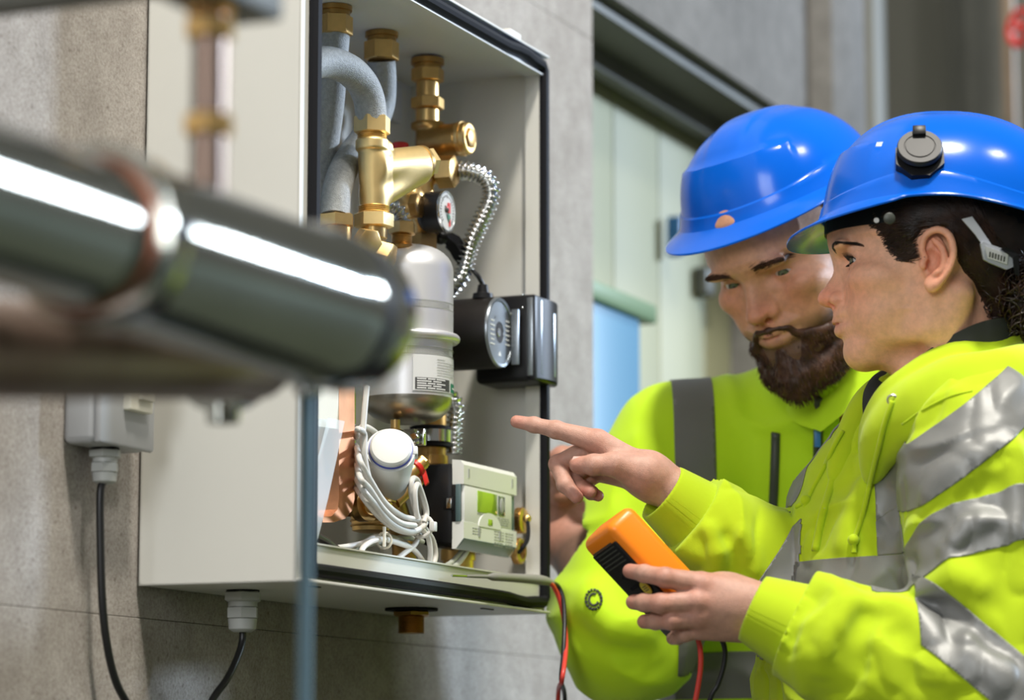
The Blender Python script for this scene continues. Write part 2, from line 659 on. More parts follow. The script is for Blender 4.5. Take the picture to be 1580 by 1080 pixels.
        V = (ii + acc / cnt[:, None]) * s.res + s.lo
        faces = []
        for ax in range(3):
            o1, o2 = [(1, 2), (2, 0), (0, 1)][ax]
            sa = [slice(None)] * 3
            sb = [slice(None)] * 3
            sa[ax] = slice(0, -1)
            sb[ax] = slice(1, None)
            ch = S[tuple(sa)] != S[tuple(sb)]
            e = np.argwhere(ch)
            ok = (e[:, o1] > 0) & (e[:, o2] > 0) & (e[:, o1] < s.n[o1] - 1) & (e[:, o2] < s.n[o2] - 1)
            e = e[ok]
            def cell(d1, d2):
                q = e.copy()
                q[:, o1] += d1
                q[:, o2] += d2
                return idx[q[:, 0], q[:, 1], q[:, 2]]
            quad = np.stack([cell(-1, -1), cell(0, -1), cell(0, 0), cell(-1, 0)], 1)
            inside = S[e[:, 0], e[:, 1], e[:, 2]]
            quad[~inside] = quad[~inside][:, ::-1]
            faces.append(quad)
        Q = np.concatenate(faces)
        V = smooth_mesh(V, Q, smooth)
        return V, Q

def smooth_mesh(V, Q, it):
    if not it:
        return V
    E = np.concatenate([Q[:, [0, 1]], Q[:, [1, 2]], Q[:, [2, 3]], Q[:, [3, 0]]])
    n = len(V)
    deg = np.bincount(E.ravel(), minlength=n).astype(float)
    for i in range(it):
        for lam in (0.5, -0.52):
            acc = np.zeros_like(V)
            for c in range(3):
                acc[:, c] = np.bincount(E[:, 0], V[E[:, 1], c], n) + np.bincount(E[:, 1], V[E[:, 0], c], n)
            V = V + lam * (acc / deg[:, None] - V)
    return V

def vol_obj(name, VQ, m, parent=None, origin=(0, 0, 0), X=None, cols=None, mi=None):
    """X: 4x4 placing the local mesh in the world"""
    V, Q = VQ
    if X is not None:
        V = V @ X[:3, :3].T + X[:3, 3]
    V = V - np.asarray(origin)
    me = bpy.data.meshes.new(name)
    me.vertices.add(len(V))
    me.vertices.foreach_set('co', V.astype(np.float32).ravel())
    me.loops.add(Q.size)
    me.loops.foreach_set('vertex_index', Q.astype(np.int32).ravel())
    me.polygons.add(len(Q))
    me.polygons.foreach_set('loop_start', np.arange(0, Q.size, Q.shape[1], dtype=np.int32))
    me.polygons.foreach_set('use_smooth', np.ones(len(Q), bool))
    for k in (m if isinstance(m, (list, tuple)) else [m]):
        me.materials.append(MATS[k])
    if mi is not None:
        me.polygons.foreach_set('material_index', np.asarray(mi, np.int32))
    if cols is not None:
        at_ = me.color_attributes.new('Col', 'FLOAT_COLOR', 'POINT')
        c4 = np.ones((len(V), 4), np.float32)
        c4[:, :3] = cols
        at_.data.foreach_set('color', c4.ravel())
    me.update()
    me.validate()
    o = bpy.data.objects.new(name, me)
    COL.objects.link(o)
    if parent is not None:
        o.parent = parent
    else:
        o.location = origin
    return o
# ================================================================ the setting
GAP = 0.169            # wall plane, measured in from the front of the cabinet
OPEN_A, LINTEL = 1.194, 0.887
ZB = -KO[2]            # floor in cabinet heights
def wallpanel(parent, a0, a1, c0, c1, b0=GAP, b1=GAP + 0.3, m_='concrete'):
    g = 0.00025
    m = MB()
    m.box(K((a0 + a1) / 2, (b0 + b1) / 2, (c0 + c1) / 2), (a1 - a0) / 2 - g, (b1 - b0) / 2, (c1 - c0) / 2 - g, bevel=0.0004, seg=1)
    return struct('concrete_panel', m, m_, parent=parent)
m = MB()
m.box(K(-1.35, GAP + 0.16, 0.8), 2.54, 0.12, 2.0)
wl = struct('wall_left', m, 'concrete', K(-1.35, GAP + 0.16, ZB))
rows = [ZB, -0.62, -0.03, 0.809, 1.72, 2.6]
for c0, c1 in zip(rows[:-1], rows[1:]):
    for a0, a1 in ((-3.6, -2.1), (-2.1, -0.62), (-0.62, OPEN_A)):
        wallpanel(wl, a0, a1, c0, c1)
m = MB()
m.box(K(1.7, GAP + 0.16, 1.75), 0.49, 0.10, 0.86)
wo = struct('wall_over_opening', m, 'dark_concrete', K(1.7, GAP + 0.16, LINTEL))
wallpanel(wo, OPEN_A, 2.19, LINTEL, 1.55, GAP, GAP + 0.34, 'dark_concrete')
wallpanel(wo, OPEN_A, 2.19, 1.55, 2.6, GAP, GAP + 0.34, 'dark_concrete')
# steel beam under the lintel
m = MB()
m.box(K(1.69, GAP + 0.065, LINTEL - 0.009), 0.49, 0.045, 0.008)
m.box(K(1.69, GAP + 0.112, LINTEL - 0.024), 0.49, 0.012, 0.022)
struct('trim_1', m, 'dark_steel', K(1.95, GAP + 0.07, LINTEL))
# painted gate inside the opening
gb = 0.305
gate = Thing('door_1', None, None, K(1.9, gb + 0.03, ZB), kind='structure')
m = MB()
m.box(K(1.75, gb + 0.045, (ZB + 0.95) / 2), 0.5, 0.02, (0.95 - ZB) / 2)
gate.part('leaf', m, 'gate_paint')
for i in range(5):
    a = 1.25 + i * 0.2
    m = MB()
    m.box(K(a + 0.1, gb + 0.018, (ZB + 0.95) / 2), 0.0985, 0.009, (0.95 - ZB) / 2, bevel=0.003)
    gate.part('board', m, 'gate_paint')
m = MB()
m.box(K(2.03, gb - 0.002, 0.614), 0.022, 0.012, 0.022, bevel=0.004)
gate.part('latch', m, 'dark_steel')
m = MB()
m.box(K(1.864, gb - 0.012, 0.66), 0.008, 0.012, 0.032, bevel=0.004)
gate.part('handle', m, 'blue_paint', label='blue gate handle')
# light blue door beyond the jamb
bd = Thing('blue_pipe_duct', 'light blue vertical duct with dark green cap beside the pale gate', 'duct', K(1.40, gb - 0.04, ZB))
m = MB()
m.box(K(1.40, gb - 0.04, (ZB + 0.478) / 2), 0.145, 0.035, (0.49 - ZB) / 2, bevel=0.012)
bd.part('duct', m, 'sky_blue_paint')
mat('duct_green', (0.13, 0.22, 0.10), rough=0.5)
m = MB()
m.box(K(1.415, gb - 0.04, 0.492), 0.175, 0.042, 0.014, bevel=0.004)
bd.part('cap', m, 'duct_green')
# far side of the opening: pier, back wall, column, pipes
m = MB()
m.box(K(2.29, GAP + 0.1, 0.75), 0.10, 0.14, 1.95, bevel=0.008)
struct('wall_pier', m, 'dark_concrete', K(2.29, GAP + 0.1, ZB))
m = MB()
m.box(K(4.6, 0.25, 1.0), 0.1, 0.85, 2.3)
wb = struct('wall_back', m, 'pillar_paint', K(4.6, 0.25, ZB))
m = MB()
m.box(K(3.35, GAP + 0.45, 1.0), 1.15, 0.1, 2.3)
struct('wall_left_far', m, 'pillar_paint', K(3.35, GAP + 0.35, ZB))
def col_at(px, py, b, half, name, label, cat, mt, r=None, grp=None):
    q = kp(px, py, b)
    m = MB()
    if r:
        m.lathe((q[0], q[1], 0.0), WZ, [(0, r), (0.004, r * 1.02), (3.4, r)], 24)
    else:
        m.box((q[0], q[1], 1.7), half, half, 1.7, bevel=0.01)
    return solo(name, label, cat, m, mt, (q[0], q[1], 0.0), grp)
col_at(1527, 90, 0.30, 0.05, 'steel_column', 'dark square steel column far behind the helmets', 'column', 'dark_steel')
pp = col_at(1557, 90, 0.10, 0, 'riser_pipe', 'brownish vertical riser pipe at the far right edge', 'pipe', 'brown_pipe', r=0.014)
col_at(1330, 90, 0.44, 0.04, 'conduit_column', 'slim grey column on the far wall between both helmets', 'column', 'pillar_paint')
q = kp(1574, 43, 0.02)
vh = Thing('shutoff_valve', 'red valve handwheel on the riser pipe at top right', 'valve', q)
m = MB()
ring = [q + 0.034 * (math.cos(a) * A3(0.5, -0.86, 0) + math.sin(a) * WZ) for a in np.linspace(0, 2 * math.pi, 24, endpoint=False)]
m.tube(ring, 0.006, 8, closed=True)
for a in (0, 2.1, 4.2):
    m.tube([q, q + 0.034 * (math.cos(a) * A3(0.5, -0.86, 0) + math.sin(a) * WZ)], 0.004, 6)
m.sphere(q, 0.010)
vh.part('wheel', m, 'red_plastic')
m = MB()
m.tube([q, kp(1557, 43, 0.10)], 0.006, 8)
vh.part('stem', m, 'dark_brass')
# floor
m = MB()
m.box((3.0, 3.0, -0.05), 12, 10, 0.05, axes=(A3(1, 0, 0), A3(0, 1, 0), WZ))
struct('floor', m, 'floor_concrete')
# ================================================================ the wall cabinet
cab = Thing('wall_cabinet', 'open cream metal cabinet full of brass plumbing on the concrete wall', 'cabinet', K(CW / 2, CD, 0))
T = 0.0015
def kbox(m, a0, a1, b0, b1, c0, c1, bevel=0.0):
    return m.box(K((a0 + a1) / 2, (b0 + b1) / 2, (c0 + c1) / 2), (a1 - a0) / 2, (b1 - b0) / 2, (c1 - c0) / 2, bevel=bevel, seg=2)
cab.part('side_panel', kbox(MB(), 0, T, 0.001, CD, 0, CH), 'cabinet_paint')
cab.part('side_panel', kbox(MB(), CW - T, CW, 0.001, CD, 0, CH), 'cabinet_paint')
cab.part('top_panel', kbox(MB(), 0, CW, 0.001, CD, CH - T, CH), 'cabinet_paint')
cab.part('bottom_panel', kbox(MB(), 0, CW, 0.001, CD, 0, T), 'cabinet_paint')
cab.part('back_panel', kbox(MB(), 0, CW, CD - 0.002, CD, 0, CH), 'cabinet_paint')
FL = 0.024
# front flange: four strips and an inner return lip
m = MB()
FB, FLL = 0.038, 0.031
for a0, a1, c0, c1 in ((0, CW, 0, FB), (0, CW, CH - FL, CH), (0, FLL, FB, CH - FL), (CW - 0.012, CW, FB, CH - FL)):
    kbox(m, a0, a1, 0.0, 0.0015, c0, c1)
m2 = MB()
L0, L1 = FLL, CW - 0.012
for a0, a1, c0, c1 in ((L0 - 0.001, L1 + .001, FB - 0.001, FB + 0.0005), (L0 - .001, L1 + .001, CH - FL - 0.0005, CH - FL + 0.001),
                       (L0 - 0.001, L0 + 0.0005, FB, CH - FL), (L1 - 0.0005, L1 + 0.001, FB, CH - FL)):
    kbox(m2, a0, a1, -0.002 if c0 < 0.1 else -0.006, 0.016, c0, c1)
cab.part('front_flange', m, 'cabinet_paint')
cab.part('inner_lip', m2, 'cabinet_paint')
# outer rim of the flange, slightly turned forward
m = MB()
for a0, a1, c0, c1, bf in ((0, CW, 0, 0.003, 0.009), (0, CW, CH - 0.003, CH, 0.009), (0, 0.003, 0, CH, 0.001), (CW - 0.002, CW, 0, CH, 0.002)):
    kbox(m, a0, a1, -bf, 0.001, c0, c1, bevel=0.0008)
cab.part('rim', m, 'cabinet_paint')
# rubber gasket, bulging a little near the corners
def wob(t, s):
    return 0.0016 * math.exp(-((t - 0.9) / 0.05) ** 2) * s
g = []
gi = 0.0125
gl0 = 0.0225
gr = CW - 0.0065
for t in np.linspace(0, 1, 24):
    g.append(K(gl0 + 0.006 + t * (gr - gl0 - 0.012), -0.004, gi - wob(t, 2)))
for t in np.linspace(0, 1, 24):
    g.append(K(gr, -0.004, gi + 0.006 + t * (CH - 2 * gi - 0.012)))
for t in np.linspace(1, 0, 24):
    g.append(K(gl0 + 0.006 + t * (gr - gl0 - 0.012), -0.004, CH - gi + wob(t, 2.5)))
for t in np.linspace(1, 0, 24):
    g.append(K(gl0, -0.004, gi + 0.006 + t * (CH - 2 * gi - 0.012)))
m = MB()
m.tube(g, 0.0068, 10, closed=True)
cab.part('gasket', m, 'rubber', label='black rubber door gasket')
# hinge lug on the top edge, slots in the bottom
q = loc3(kp(789, 58, 0.0))
cab.part('hinge_lug', kbox(MB(), q[0] - 0.016, q[0] + 0.016, -0.006, 0.012, CH - 0.002, CH + 0.0085, bevel=0.002), 'cabinet_paint')
for px in (503, 770):
    a = loc3(kp(px, 912 if px < 600 else 940, 0.0))[0]
    m = MB()
    kbox(m, a - 0.014, a + 0.014, 0.012, 0.016, -0.0012, 0.0)
    cab.part('drain_slot', m, 'black_steel')
# mounting plate and hints on the back wall
m = MB()
kbox(m, 0.10, 0.40, CD - 0.006, CD - 0.003, 0.33, 0.56, bevel=0.001)
kbox(m, 0.14, 0.36, CD - 0.03, CD - 0.006, 0.40, 0.52, bevel=0.004)
cab.part('mounting_plate', m, 'zinc', label='zinc plated mounting plate')
q = loc3(kp(602, 160, CD - 0.005))
m = MB()
kbox(m, q[0] - 0.025, q[0] + 0.02, CD - 0.012, CD - 0.003, q[2] - 0.02, q[2] + 0.025, bevel=0.003)
cab.part('plug_plate', m, 'meter_grey')
m = MB()
kbox(m, 0.02, CW - 0.02, 0.03, CD - 0.01, 0.004, 0.010, bevel=0.002)
cab.part('drip_tray', m, 'dark_steel')

cab.part('inner_ceiling', kbox(MB(), T, CW - T, 0.012, CD, 0.6145, 0.616), 'cabinet_paint')

# ---------------------------------------------------------------- union nuts under the cabinet top and the insulated pipes
CT = CH - T
def union_nut(a, b, label, w=0.0175):
    q = K(a, b, 0.614)
    t = Thing('union_nut', label, 'nut', q - WZ * 0.03, 'brass unions under the cabinet top')
    m = MB()
    m.lathe(q, -WZ, [(0, w * 1.02), (0.005, w * 1.02), (0.0055, w * 0.9), (0.010, w * 0.9)], 28)
    t.part('collar', m, 'dark_brass')
    m = MB()
    m.hexa(q - WZ * 0.0095, -WZ, 0.0215, w * 1.08, rot=0.35)
    t.part('hex_nut', m, 'brass')
    return q - WZ * 0.031
e1 = union_nut(0.241, 0.0836, 'brass hex union at top left above the grey bend')
e2 = union_nut(0.358, 0.0856, 'brass hex union above the middle grey pipe')
def pipe(name, label, pts, r, m_, cat='pipe', grp=None, n=10, seg=20):
    m = MB()
    m.tube(spline(pts, n), r, seg)
    return solo(name, label, cat, m, m_, pts[-1], grp)
pipe('insulated_pipe', 'straight grey insulated pipe dropping from the top left union', [e1, kp(513, 95, 0.085), kp(508, 160, 0.095), kp(501, 215, 0.105), kp(495, 270, 0.11), kp(490, 360, 0.11)], 0.0158, 'foam', grp='grey insulated pipes')
pipe('insulated_pipe', 'arched grey insulated pipe bending down into the brass strainer', [kp(455, 112, 0.062), kp(478, 100, 0.060), kp(505, 96, 0.056), kp(535, 106, 0.050), kp(557, 126, 0.047), kp(569, 152, 0.045), kp(573, 182, 0.045)], 0.0163, 'foam', grp='grey insulated pipes')
pipe('insulated_pipe', 'grey insulated pipe curving down left behind the brass strainer', [e2, kp(590, 130, 0.088), kp(587, 165, 0.09), kp(572, 200, 0.09), kp(548, 232, 0.085), kp(530, 262, 0.078), kp(520, 295, 0.072), kp(517, 334, 0.07)], 0.0152, 'foam', grp='grey insulated pipes')
# nut under the curved pipe and pale fitting below
t = Thing('elbow_union', 'brass hex nut under the curved grey pipe', 'nut', kp(519, 350, 0.07))
m = MB()
m.hexa(kp(519, 331, 0.07), -WZ, 0.014, 0.0195)
t.part('hex_nut', m, 'brass')
m = MB()
m.lathe(kp(519, 340, 0.07), -WZ, [(0, 0.016), (0.06, 0.016)], 24)
t.part('tail', m, 'dark_brass')

# ---------------------------------------------------------------- brass strainer (Y valve)
yb = 0.045
y0 = kp(574, 180, yb)
yx = lambda py, px=574: kp(px, py, yb)
yv = Thing('brass_strainer', 'bright cast brass Y strainer with hex cap at the cabinet centre left', 'valve', yx(400))
m = MB()
m.hexa(yx(180), -WZ, 0.0185, 0.0195, rot=0.2)
yv.part('hex_nut', m, 'cast_brass')
m = MB()
m.thread(yx(207), -WZ, 0.0075, 0.0155)
yv.part('thread', m, 'brass')
m = MB()
m.thread(yx(318, 577), -WZ, 0.0075, 0.0165)
yv.part('thread', m, 'brass')
a, b = yx(212), yx(322, 577)
tip = kp(650, 252, 0.022)
root = kp(584, 290, 0.044)
d = nrm(tip - root)
lo = np.min([a, b, tip, root], 0) - 0.04
hi = np.max([a, b, tip, root], 0) + 0.04
v = Vol(lo, hi, 0.0011)
v.capped(a, b, 0.0148, 0, rnd=0.001)
v.capped(yx(216), yx(232), 0.0172, 0.003, rnd=0.0015)
v.capped(kp(574, 260, 0.046), kp(649, 252, 0.022), 0.0186, 0.010, rnd=0.002)
v.cone(kp(580, 304, 0.045), kp(640, 264, 0.026), 0.0140, 0.0165, 0.008)
v.ell(kp(596, 226, 0.036), (0.007, 0.007, 0.006), 0.004)
body = vol_obj('body', v.mesh(2), 'cast_brass', yv.e, yv.o)
ax = nrm(kp(649, 252, 0.022) - kp(574, 262, 0.046))
m = MB()
m.lathe(kp(648, 252, 0.022), ax, [(0, 0.0188), (0.004, 0.0188), (0.0045, 0.0165), (0.007, 0.0165)], 28)
yv.part('cap_flange', m, 'brass')
m = MB()
m.hexa(kp(651, 251.5, 0.0205) + ax * 0.003, ax, 0.011, 0.0155)
yv.part('hex_cap', m, 'cast_brass')
m = MB()
m.hexa(yx(329, 577), -WZ, 0.0155, 0.0205, rot=0.5)
yv.part('hex_nut', m, 'cast_brass')
m = MB()
m.lathe(yx(350, 577), -WZ, [(0, 0.0137), (0.012, 0.0137), (0.0125, 0.0128), (0.016, 0.012), (0.04, 0.012)], 28)
yv.part('tail_pipe', m, 'brass')
m = MB()
m.tube(spline([yx(372, 577), yx(392, 577), kp(585, 402, 0.03)]), 0.0125, 20)
yv.part('elbow', m, 'cast_brass')
m = MB()
m.hexa(kp(583, 394, 0.034), nrm(WN * 1.0 + WU * 0.2 - WZ * 0.3), 0.016, 0.0165)
yv.part('hex_plug', m, 'brass')
m = MB()
m.hexa(kp(561, 372, 0.030), nrm(-WU * 0.4 + WN * 0.6 - WZ * 0.2), 0.014, 0.0145)
yv.part('hex_plug', m, 'brass')
# red knob behind the strainer
t = Thing('drain_cock', 'round red knob peeking out above the brass strainer', 'knob', kp(617, 232, 0.10))
m = MB()
m.lathe(kp(617, 234, 0.10), WZ, [(0, 0.0085), (0.002, 0.0098), (0.008, 0.0098), (0.0095, 0.0085)], 20)
t.part('knob', m, 'red_plastic')
m = MB()
m.lathe(kp(617, 258, 0.10), WZ, [(0, 0.004), (0.018, 0.004)], 12)
t.part('spindle', m, 'dark_brass')

# ---------------------------------------------------------------- safety valve stack, third union
sa, sb = 0.478, 0.086
sv = Thing('safety_valve', 'brown brass safety valve stack with round side cap under the third union', 'valve', K(sa, sb, 0.45))
pz = lambda py: loc3(kp(660, py, sb))[2]
S = lambda py, dpx=0: K(sa, sb, pz(py))
m = MB()
m.lathe(S(92), -WZ, [(0, 0.0185), (0.006, 0.0185), (0.0065, 0.0155), (0.013, 0.0155)], 28)
sv.part('collar', m, 'dark_brass')
m = MB()
m.hexa(S(106), -WZ, 0.0155, 0.0185, rot=0.3)
sv.part('hex_nut', m, 'brass')
m = MB()
m.lathe(S(128), -WZ, [(0, 0.0128), (0.02, 0.0128)], 28)
sv.part('nipple', m, 'brass')
m = MB()
m.lathe(S(171), -WZ, [(0, 0.0132), (0.014, 0.0132)], 28)
sv.part('nipple', m, 'brass')
m = MB()
m.hexa(S(151), -WZ, 0.0135, 0.0188, rot=0.3)
sv.part('hex_nut', m, 'brass')
c = S(222)
v = Vol(c - 0.075, c + 0.09, 0.0013)
v.capped(S(190), S(200), 0.0185, 0, rnd=0.002)
v.capped(S(195), S(280), 0.0135, 0.005)
v.capped(c - WN * 0.005, c + WN * 0.040 + WZ * .002, 0.0185, 0.008, rnd=0.002)
vol_obj('body', v.mesh(2), 'dark_brass', sv.e, sv.o)
m = MB()
m.lathe(c + WN * 0.040 + WZ * 0.002, WN, [(0, 0.0195), (0.004, 0.0195), (0.0045, 0.018), (0.010, 0.018), (0.012, 0.016)], 32)
sv.part('end_cap', m, 'brass')
m = MB()
m.hexa(c + WN * 0.052 + WZ * 0.002, WN, 0.003, 0.0115)
sv.part('cap_hex', m, 'brass')

# ---------------------------------------------------------------- tee with the corrugated hose
tb = 0.062
te = Thing('brass_tee', 'brass tee block with hex nuts between gauge and safety valve', 'fitting', kp(660, 330, tb))
m = MB()
m.hexa(kp(676, 266, tb), nrm(WN + 0.1 * WU), 0.020, 0.0185, rot=0.52)
te.part('hex_nut', m, 'brass')
c = kp(655, 290, tb)
v = Vol(c - 0.07, c + 0.07, 0.0014)
v.capped(kp(652, 262, 0.075), kp(680, 266, tb), 0.0135, 0, rnd=0.002)
v.capped(kp(648, 240, 0.08), kp(650, 372, 0.075), 0.0145, 0.006, rnd=0.002)
v.capped(kp(630, 318, 0.072), kp(655, 318, 0.062), 0.013, 0.006, rnd=0.002)
v.ell(kp(632, 305, 0.07), 0.016, 0.008)
vol_obj('body', v.mesh(2), 'brass', te.e, te.o)
m = MB()
m.hexa(kp(651, 362, 0.072), -WZ, 0.022, 0.0185)
te.part('hex_nut', m, 'dark_brass')
m = MB()
m.hexa(kp(636, 318, 0.062), WN, 0.010, 0.0135)
te.part('hex_nut', m, 'dark_brass')

def ka(px, py, a):
    r = at(px, py, 1) - CAM
    return CAM + (a - (CAM - KO) @ WU) / (r @ WU) * r
def corrugated(name, label, pts, r, grp):
    p = spline(pts, 40)
    L = np.concatenate([[0], np.cumsum(np.linalg.norm(np.diff(p, axis=0), axis=1))])
    pitch = 0.0056
    n = int(L[-1] / pitch * 8)
    s_ = np.linspace(0, L[-1], n)
    q = np.stack([np.interp(s_, L, p[:, i]) for i in range(3)], 1)
    rad = r * (0.80 + 0.20 * np.cos(s_ / pitch * 2 * math.pi))
    m = MB()
    m.tube(q, r, 18, radii=rad)
    return solo(name, label, 'hose', m, 'steel', pts[-1], grp, sharp=0)
corrugated('corrugated_hose', 'long corrugated steel hose looping right and down beside the tank',
           [ka(x_, y_, a_) for x_, y_, a_ in ((698, 265, .474), (722, 264, .476), (748, 274, .480), (758, 300, .482), (745, 336, .485), (726, 378, .490), (713, 425, .495))] + [K(.497, .068, .352), K(.498, .092, .325), K(.498, .094, .28), K(.498, .080, .245), ka(701, 625, .498), ka(700, 660, .498), ka(699, 700, .498)], 0.0112, 'corrugated steel hoses')
corrugated('corrugated_hose', 'short corrugated steel hose arching over the tank top',
           [kp(588, 318, 0.075), kp(600, 318, 0.065), kp(613, 324, 0.058), kp(620, 336, 0.055), kp(621, 345, 0.055)], 0.0092, 'corrugated steel hoses')
# nuts on the tank top
t = Thing('tank_union', 'small brass nut joining the short hose to the tank top', 'nut', kp(620, 388, 0.055))
m = MB()
m.hexa(kp(620, 343, 0.055), -WZ, 0.0135, 0.0155, rot=0.1)
t.part('hex_nut', m, 'brass')
m = MB()
m.thread(kp(620, 363, 0.055), -WZ, 0.011, 0.0112)
m.lathe(kp(620, 379, 0.055), -WZ, [(0, 0.013), (0.004, 0.013), (0.0045, 0.012), (0.012, 0.012)], 20)
t.part('stub', m, 'dark_brass')

# ---------------------------------------------------------------- pressure gauge
gc = kp(689, 326, 0.035)
ga = Thing('pressure_gauge', 'round black pressure gauge with white dial and red needle', 'gauge', gc - WN * 0.03)
GR = 0.0222
m = MB()
m.lathe(gc - WN * 0.028, WN, [(0, GR * 0.80), (0.004, GR * 0.94), (0.007, GR), (0.0265, GR)], 40)
ga.part('housing', m, 'black_plastic')
m = MB()
m.lathe(gc - WN * 0.0018, WN, [(0, GR), (0.0015, GR * 1.02), (0.003, GR * 1.0), (0.003, GR * 0.93), (0.0005, GR * 0.92)], 40, caps=False)
ga.part('bezel', m, 'steel')
m = MB()
m.lathe(gc - WN * 0.003, WN, [(0, GR * 0.93), (0.0035, GR * 0.93)], 40)
ga.part('dial', m, 'dial_white')
m = MB()
for i in range(25):
    an = math.radians(-45 + i * 270 / 24)
    dr = math.cos(an) * -WU + math.sin(an) * WZ
    m.box(gc + WN * 0.0008 + dr * GR * 0.74, GR * (0.09 if i % 4 == 0 else 0.05), 0.0002, 0.00035, axes=(dr, WN, np.cross(dr, WN)))
ga.part('scale', m, 'ink')
m = MB()
m.box(gc + WN * 0.0014 + WU * 0.002 + WZ * 0.0025, 0.004, 0.0004, 0.0028, bevel=0.0003)
m.box(gc + WN * 0.0014 + WU * 0.006 - WZ * 0.012, 0.0012, 0.0004, 0.004)
m.box(gc + WN * 0.0014 + WU * 0.004 + WZ * 0.004, 0.0028, 0.0005, 0.0055)
ga.part('red_pointer', m, 'red_plastic')
m = MB()
m.prism([gc + WN * 0.001 + WU * x + WZ * y for x, y in ((0.0, -0.003), (0.006, -0.004), (0.008, -0.008), (0.004, -0.011), (0.0005, -0.007))], WN * 0.0006)
ga.part('green_zone', m, 'dial_green')
m = MB()
m.sphere(gc + WN * 0.001 - WU * 0.003 + WZ * 0.001, 0.003)
m.tube([gc + WN * 0.0012, gc + WN * 0.0012 - WU * 0.006 + WZ * 0.005], 0.0006, 6)
ga.part('needle', m, 'ink')
m = MB()
m.lathe(gc - WN * 0.045, WN, [(0, 0.005), (0.02, 0.005)], 16)
m.hexa(gc - WN * 0.036, WN, 0.007, 0.0085)
ga.part('stem', m, 'brass')

# ---------------------------------------------------------------- expansion tank
tq = loc3(kp(629, 520, 0.060))
TA, TB_ = tq[0], tq[1]
tz = lambda py: loc3(kp(629, py, 0.060))[2]
ta = Thing('expansion_tank', 'brushed aluminium expansion tank with rolled seam and printed label', 'tank', K(TA, TB_, tz(655)))
TR = 0.0485
zt, zs, zb = tz(380), tz(524), tz(654)
def tp(c):
    return K(TA, TB_, c)
prof = []
for i in range(9):
    an = i / 8 * math.pi / 2
    prof.append((zt - 0.026 * (1 - math.cos(an)) - zs, max(0.001, TR * (0.30 + 0.70 * math.sin(an)) if i else 0.010)))
prof = [(zt - zs, 0.004)] + [(zt - zs - 0.028 * (1 - math.cos(t)) , TR * (0.28 + 0.72 * math.sin(t))) for t in np.linspace(0.05, math.pi / 2, 9)] + [(0, TR)]
m = MB()
m.lathe(tp(zs), WZ, prof, 56)
ta.part('upper_shell', m, 'alu')
m = MB()
zl = tz(616)
m.lathe(tp(zl), WZ, [(zs - zl, TR * 0.985), (0, TR * 0.985)], 56, caps=False)
ta.part('lower_shell', m, 'alu')
m = MB()
m.lathe(tp(zb), WZ, [(zl - zb, TR * 0.987)] + [((zl - zb) * (1 - math.sin(t)), TR * 0.987 * (0.25 + 0.75 * math.cos(t))) for t in np.linspace(0.08, math.pi / 2, 9)] + [(0, 0.004)], 56)
ta.part('bottom_dome', m, 'tank_bottom', label='dull bottom dome')
m = MB()
ring = [tp(zs) + (TR + 0.0028) * (math.cos(t) * WU + math.sin(t) * WN) for t in np.linspace(0, 2 * math.pi, 64, endpoint=False)]
m.tube(ring, 0.0046, 12, closed=True)
ta.part('rolled_seam', m, 'alu')
def patch(t0, t1, c0, c1, r, n=20):
    m = MB()
    m.grid([[tp(c) + r * (math.cos(t) * WN + math.sin(t) * WU) for t in np.linspace(t0, t1, n)] for c in (c0, c1)])
    return m
# 0 = straight out of the wall; negative = towards the viewer's left
lab = ta.part('label', patch(-1.02, 0.9, tz(611), tz(556), TR + 0.0004), 'paper_label', fixn=False)
ta.part('label_block', patch(-0.97, -0.02, tz(609), tz(591), TR + 0.0007), 'ink', sub=lab, fixn=False)
ta.part('label_block', patch(0.05, 0.8, tz(609), tz(595), TR + 0.0007), 'dial_green', sub=lab, fixn=False)
m = MB()
for i, c in enumerate(np.linspace(tz(607), tz(593), 5)):
    for t0, t1 in ((-0.93, -0.72), (-0.69, -0.50), (-0.47, -0.2)) if i % 2 == 0 else ((-0.93, -0.6), (-0.56, -0.33)):
        mm = patch(t0, t1, c - 0.0006, c + 0.0006, TR + 0.001, 6)
        m.add(mm.v, mm.f)
mm = patch(0.12, 0.7, tz(603.5), tz(601), TR + 0.001, 8)
m.add(mm.v, mm.f)
ta.part('label_text', m, 'ink_white', sub=lab, fixn=False)
m = MB()
for c, t1 in zip(np.linspace(tz(586), tz(562), 7), (0.2, 0.35, 0.1, 0.3, 0.25, 0.35, -0.2)):
    mm = patch(-0.45, t1, c - 0.0003, c + 0.0003, TR + 0.0008, 10)
    m.add(mm.v, mm.f)
ta.part('label_lines', m, 'ink_grey', sub=lab, fixn=False)
m = MB()
for py in (478, 549):
    for i in range(44):
        t = -1.15 + i * 0.026
        mm = patch(t, t + 0.012, tz(py + 4), tz(py - 4), TR + 0.0003, 2)
        m.add(mm.v, mm.f)
    for a_, b_ in ((py + 5.5, py + 4.4), (py - 4.6, py - 6)):
        mm = patch(-1.3, 1.2, tz(a_), tz(b_), TR + 0.0003, 24)
        m.add(mm.v, mm.f)
ta.part('printed_scale', m, 'ink_grey', fixn=False)
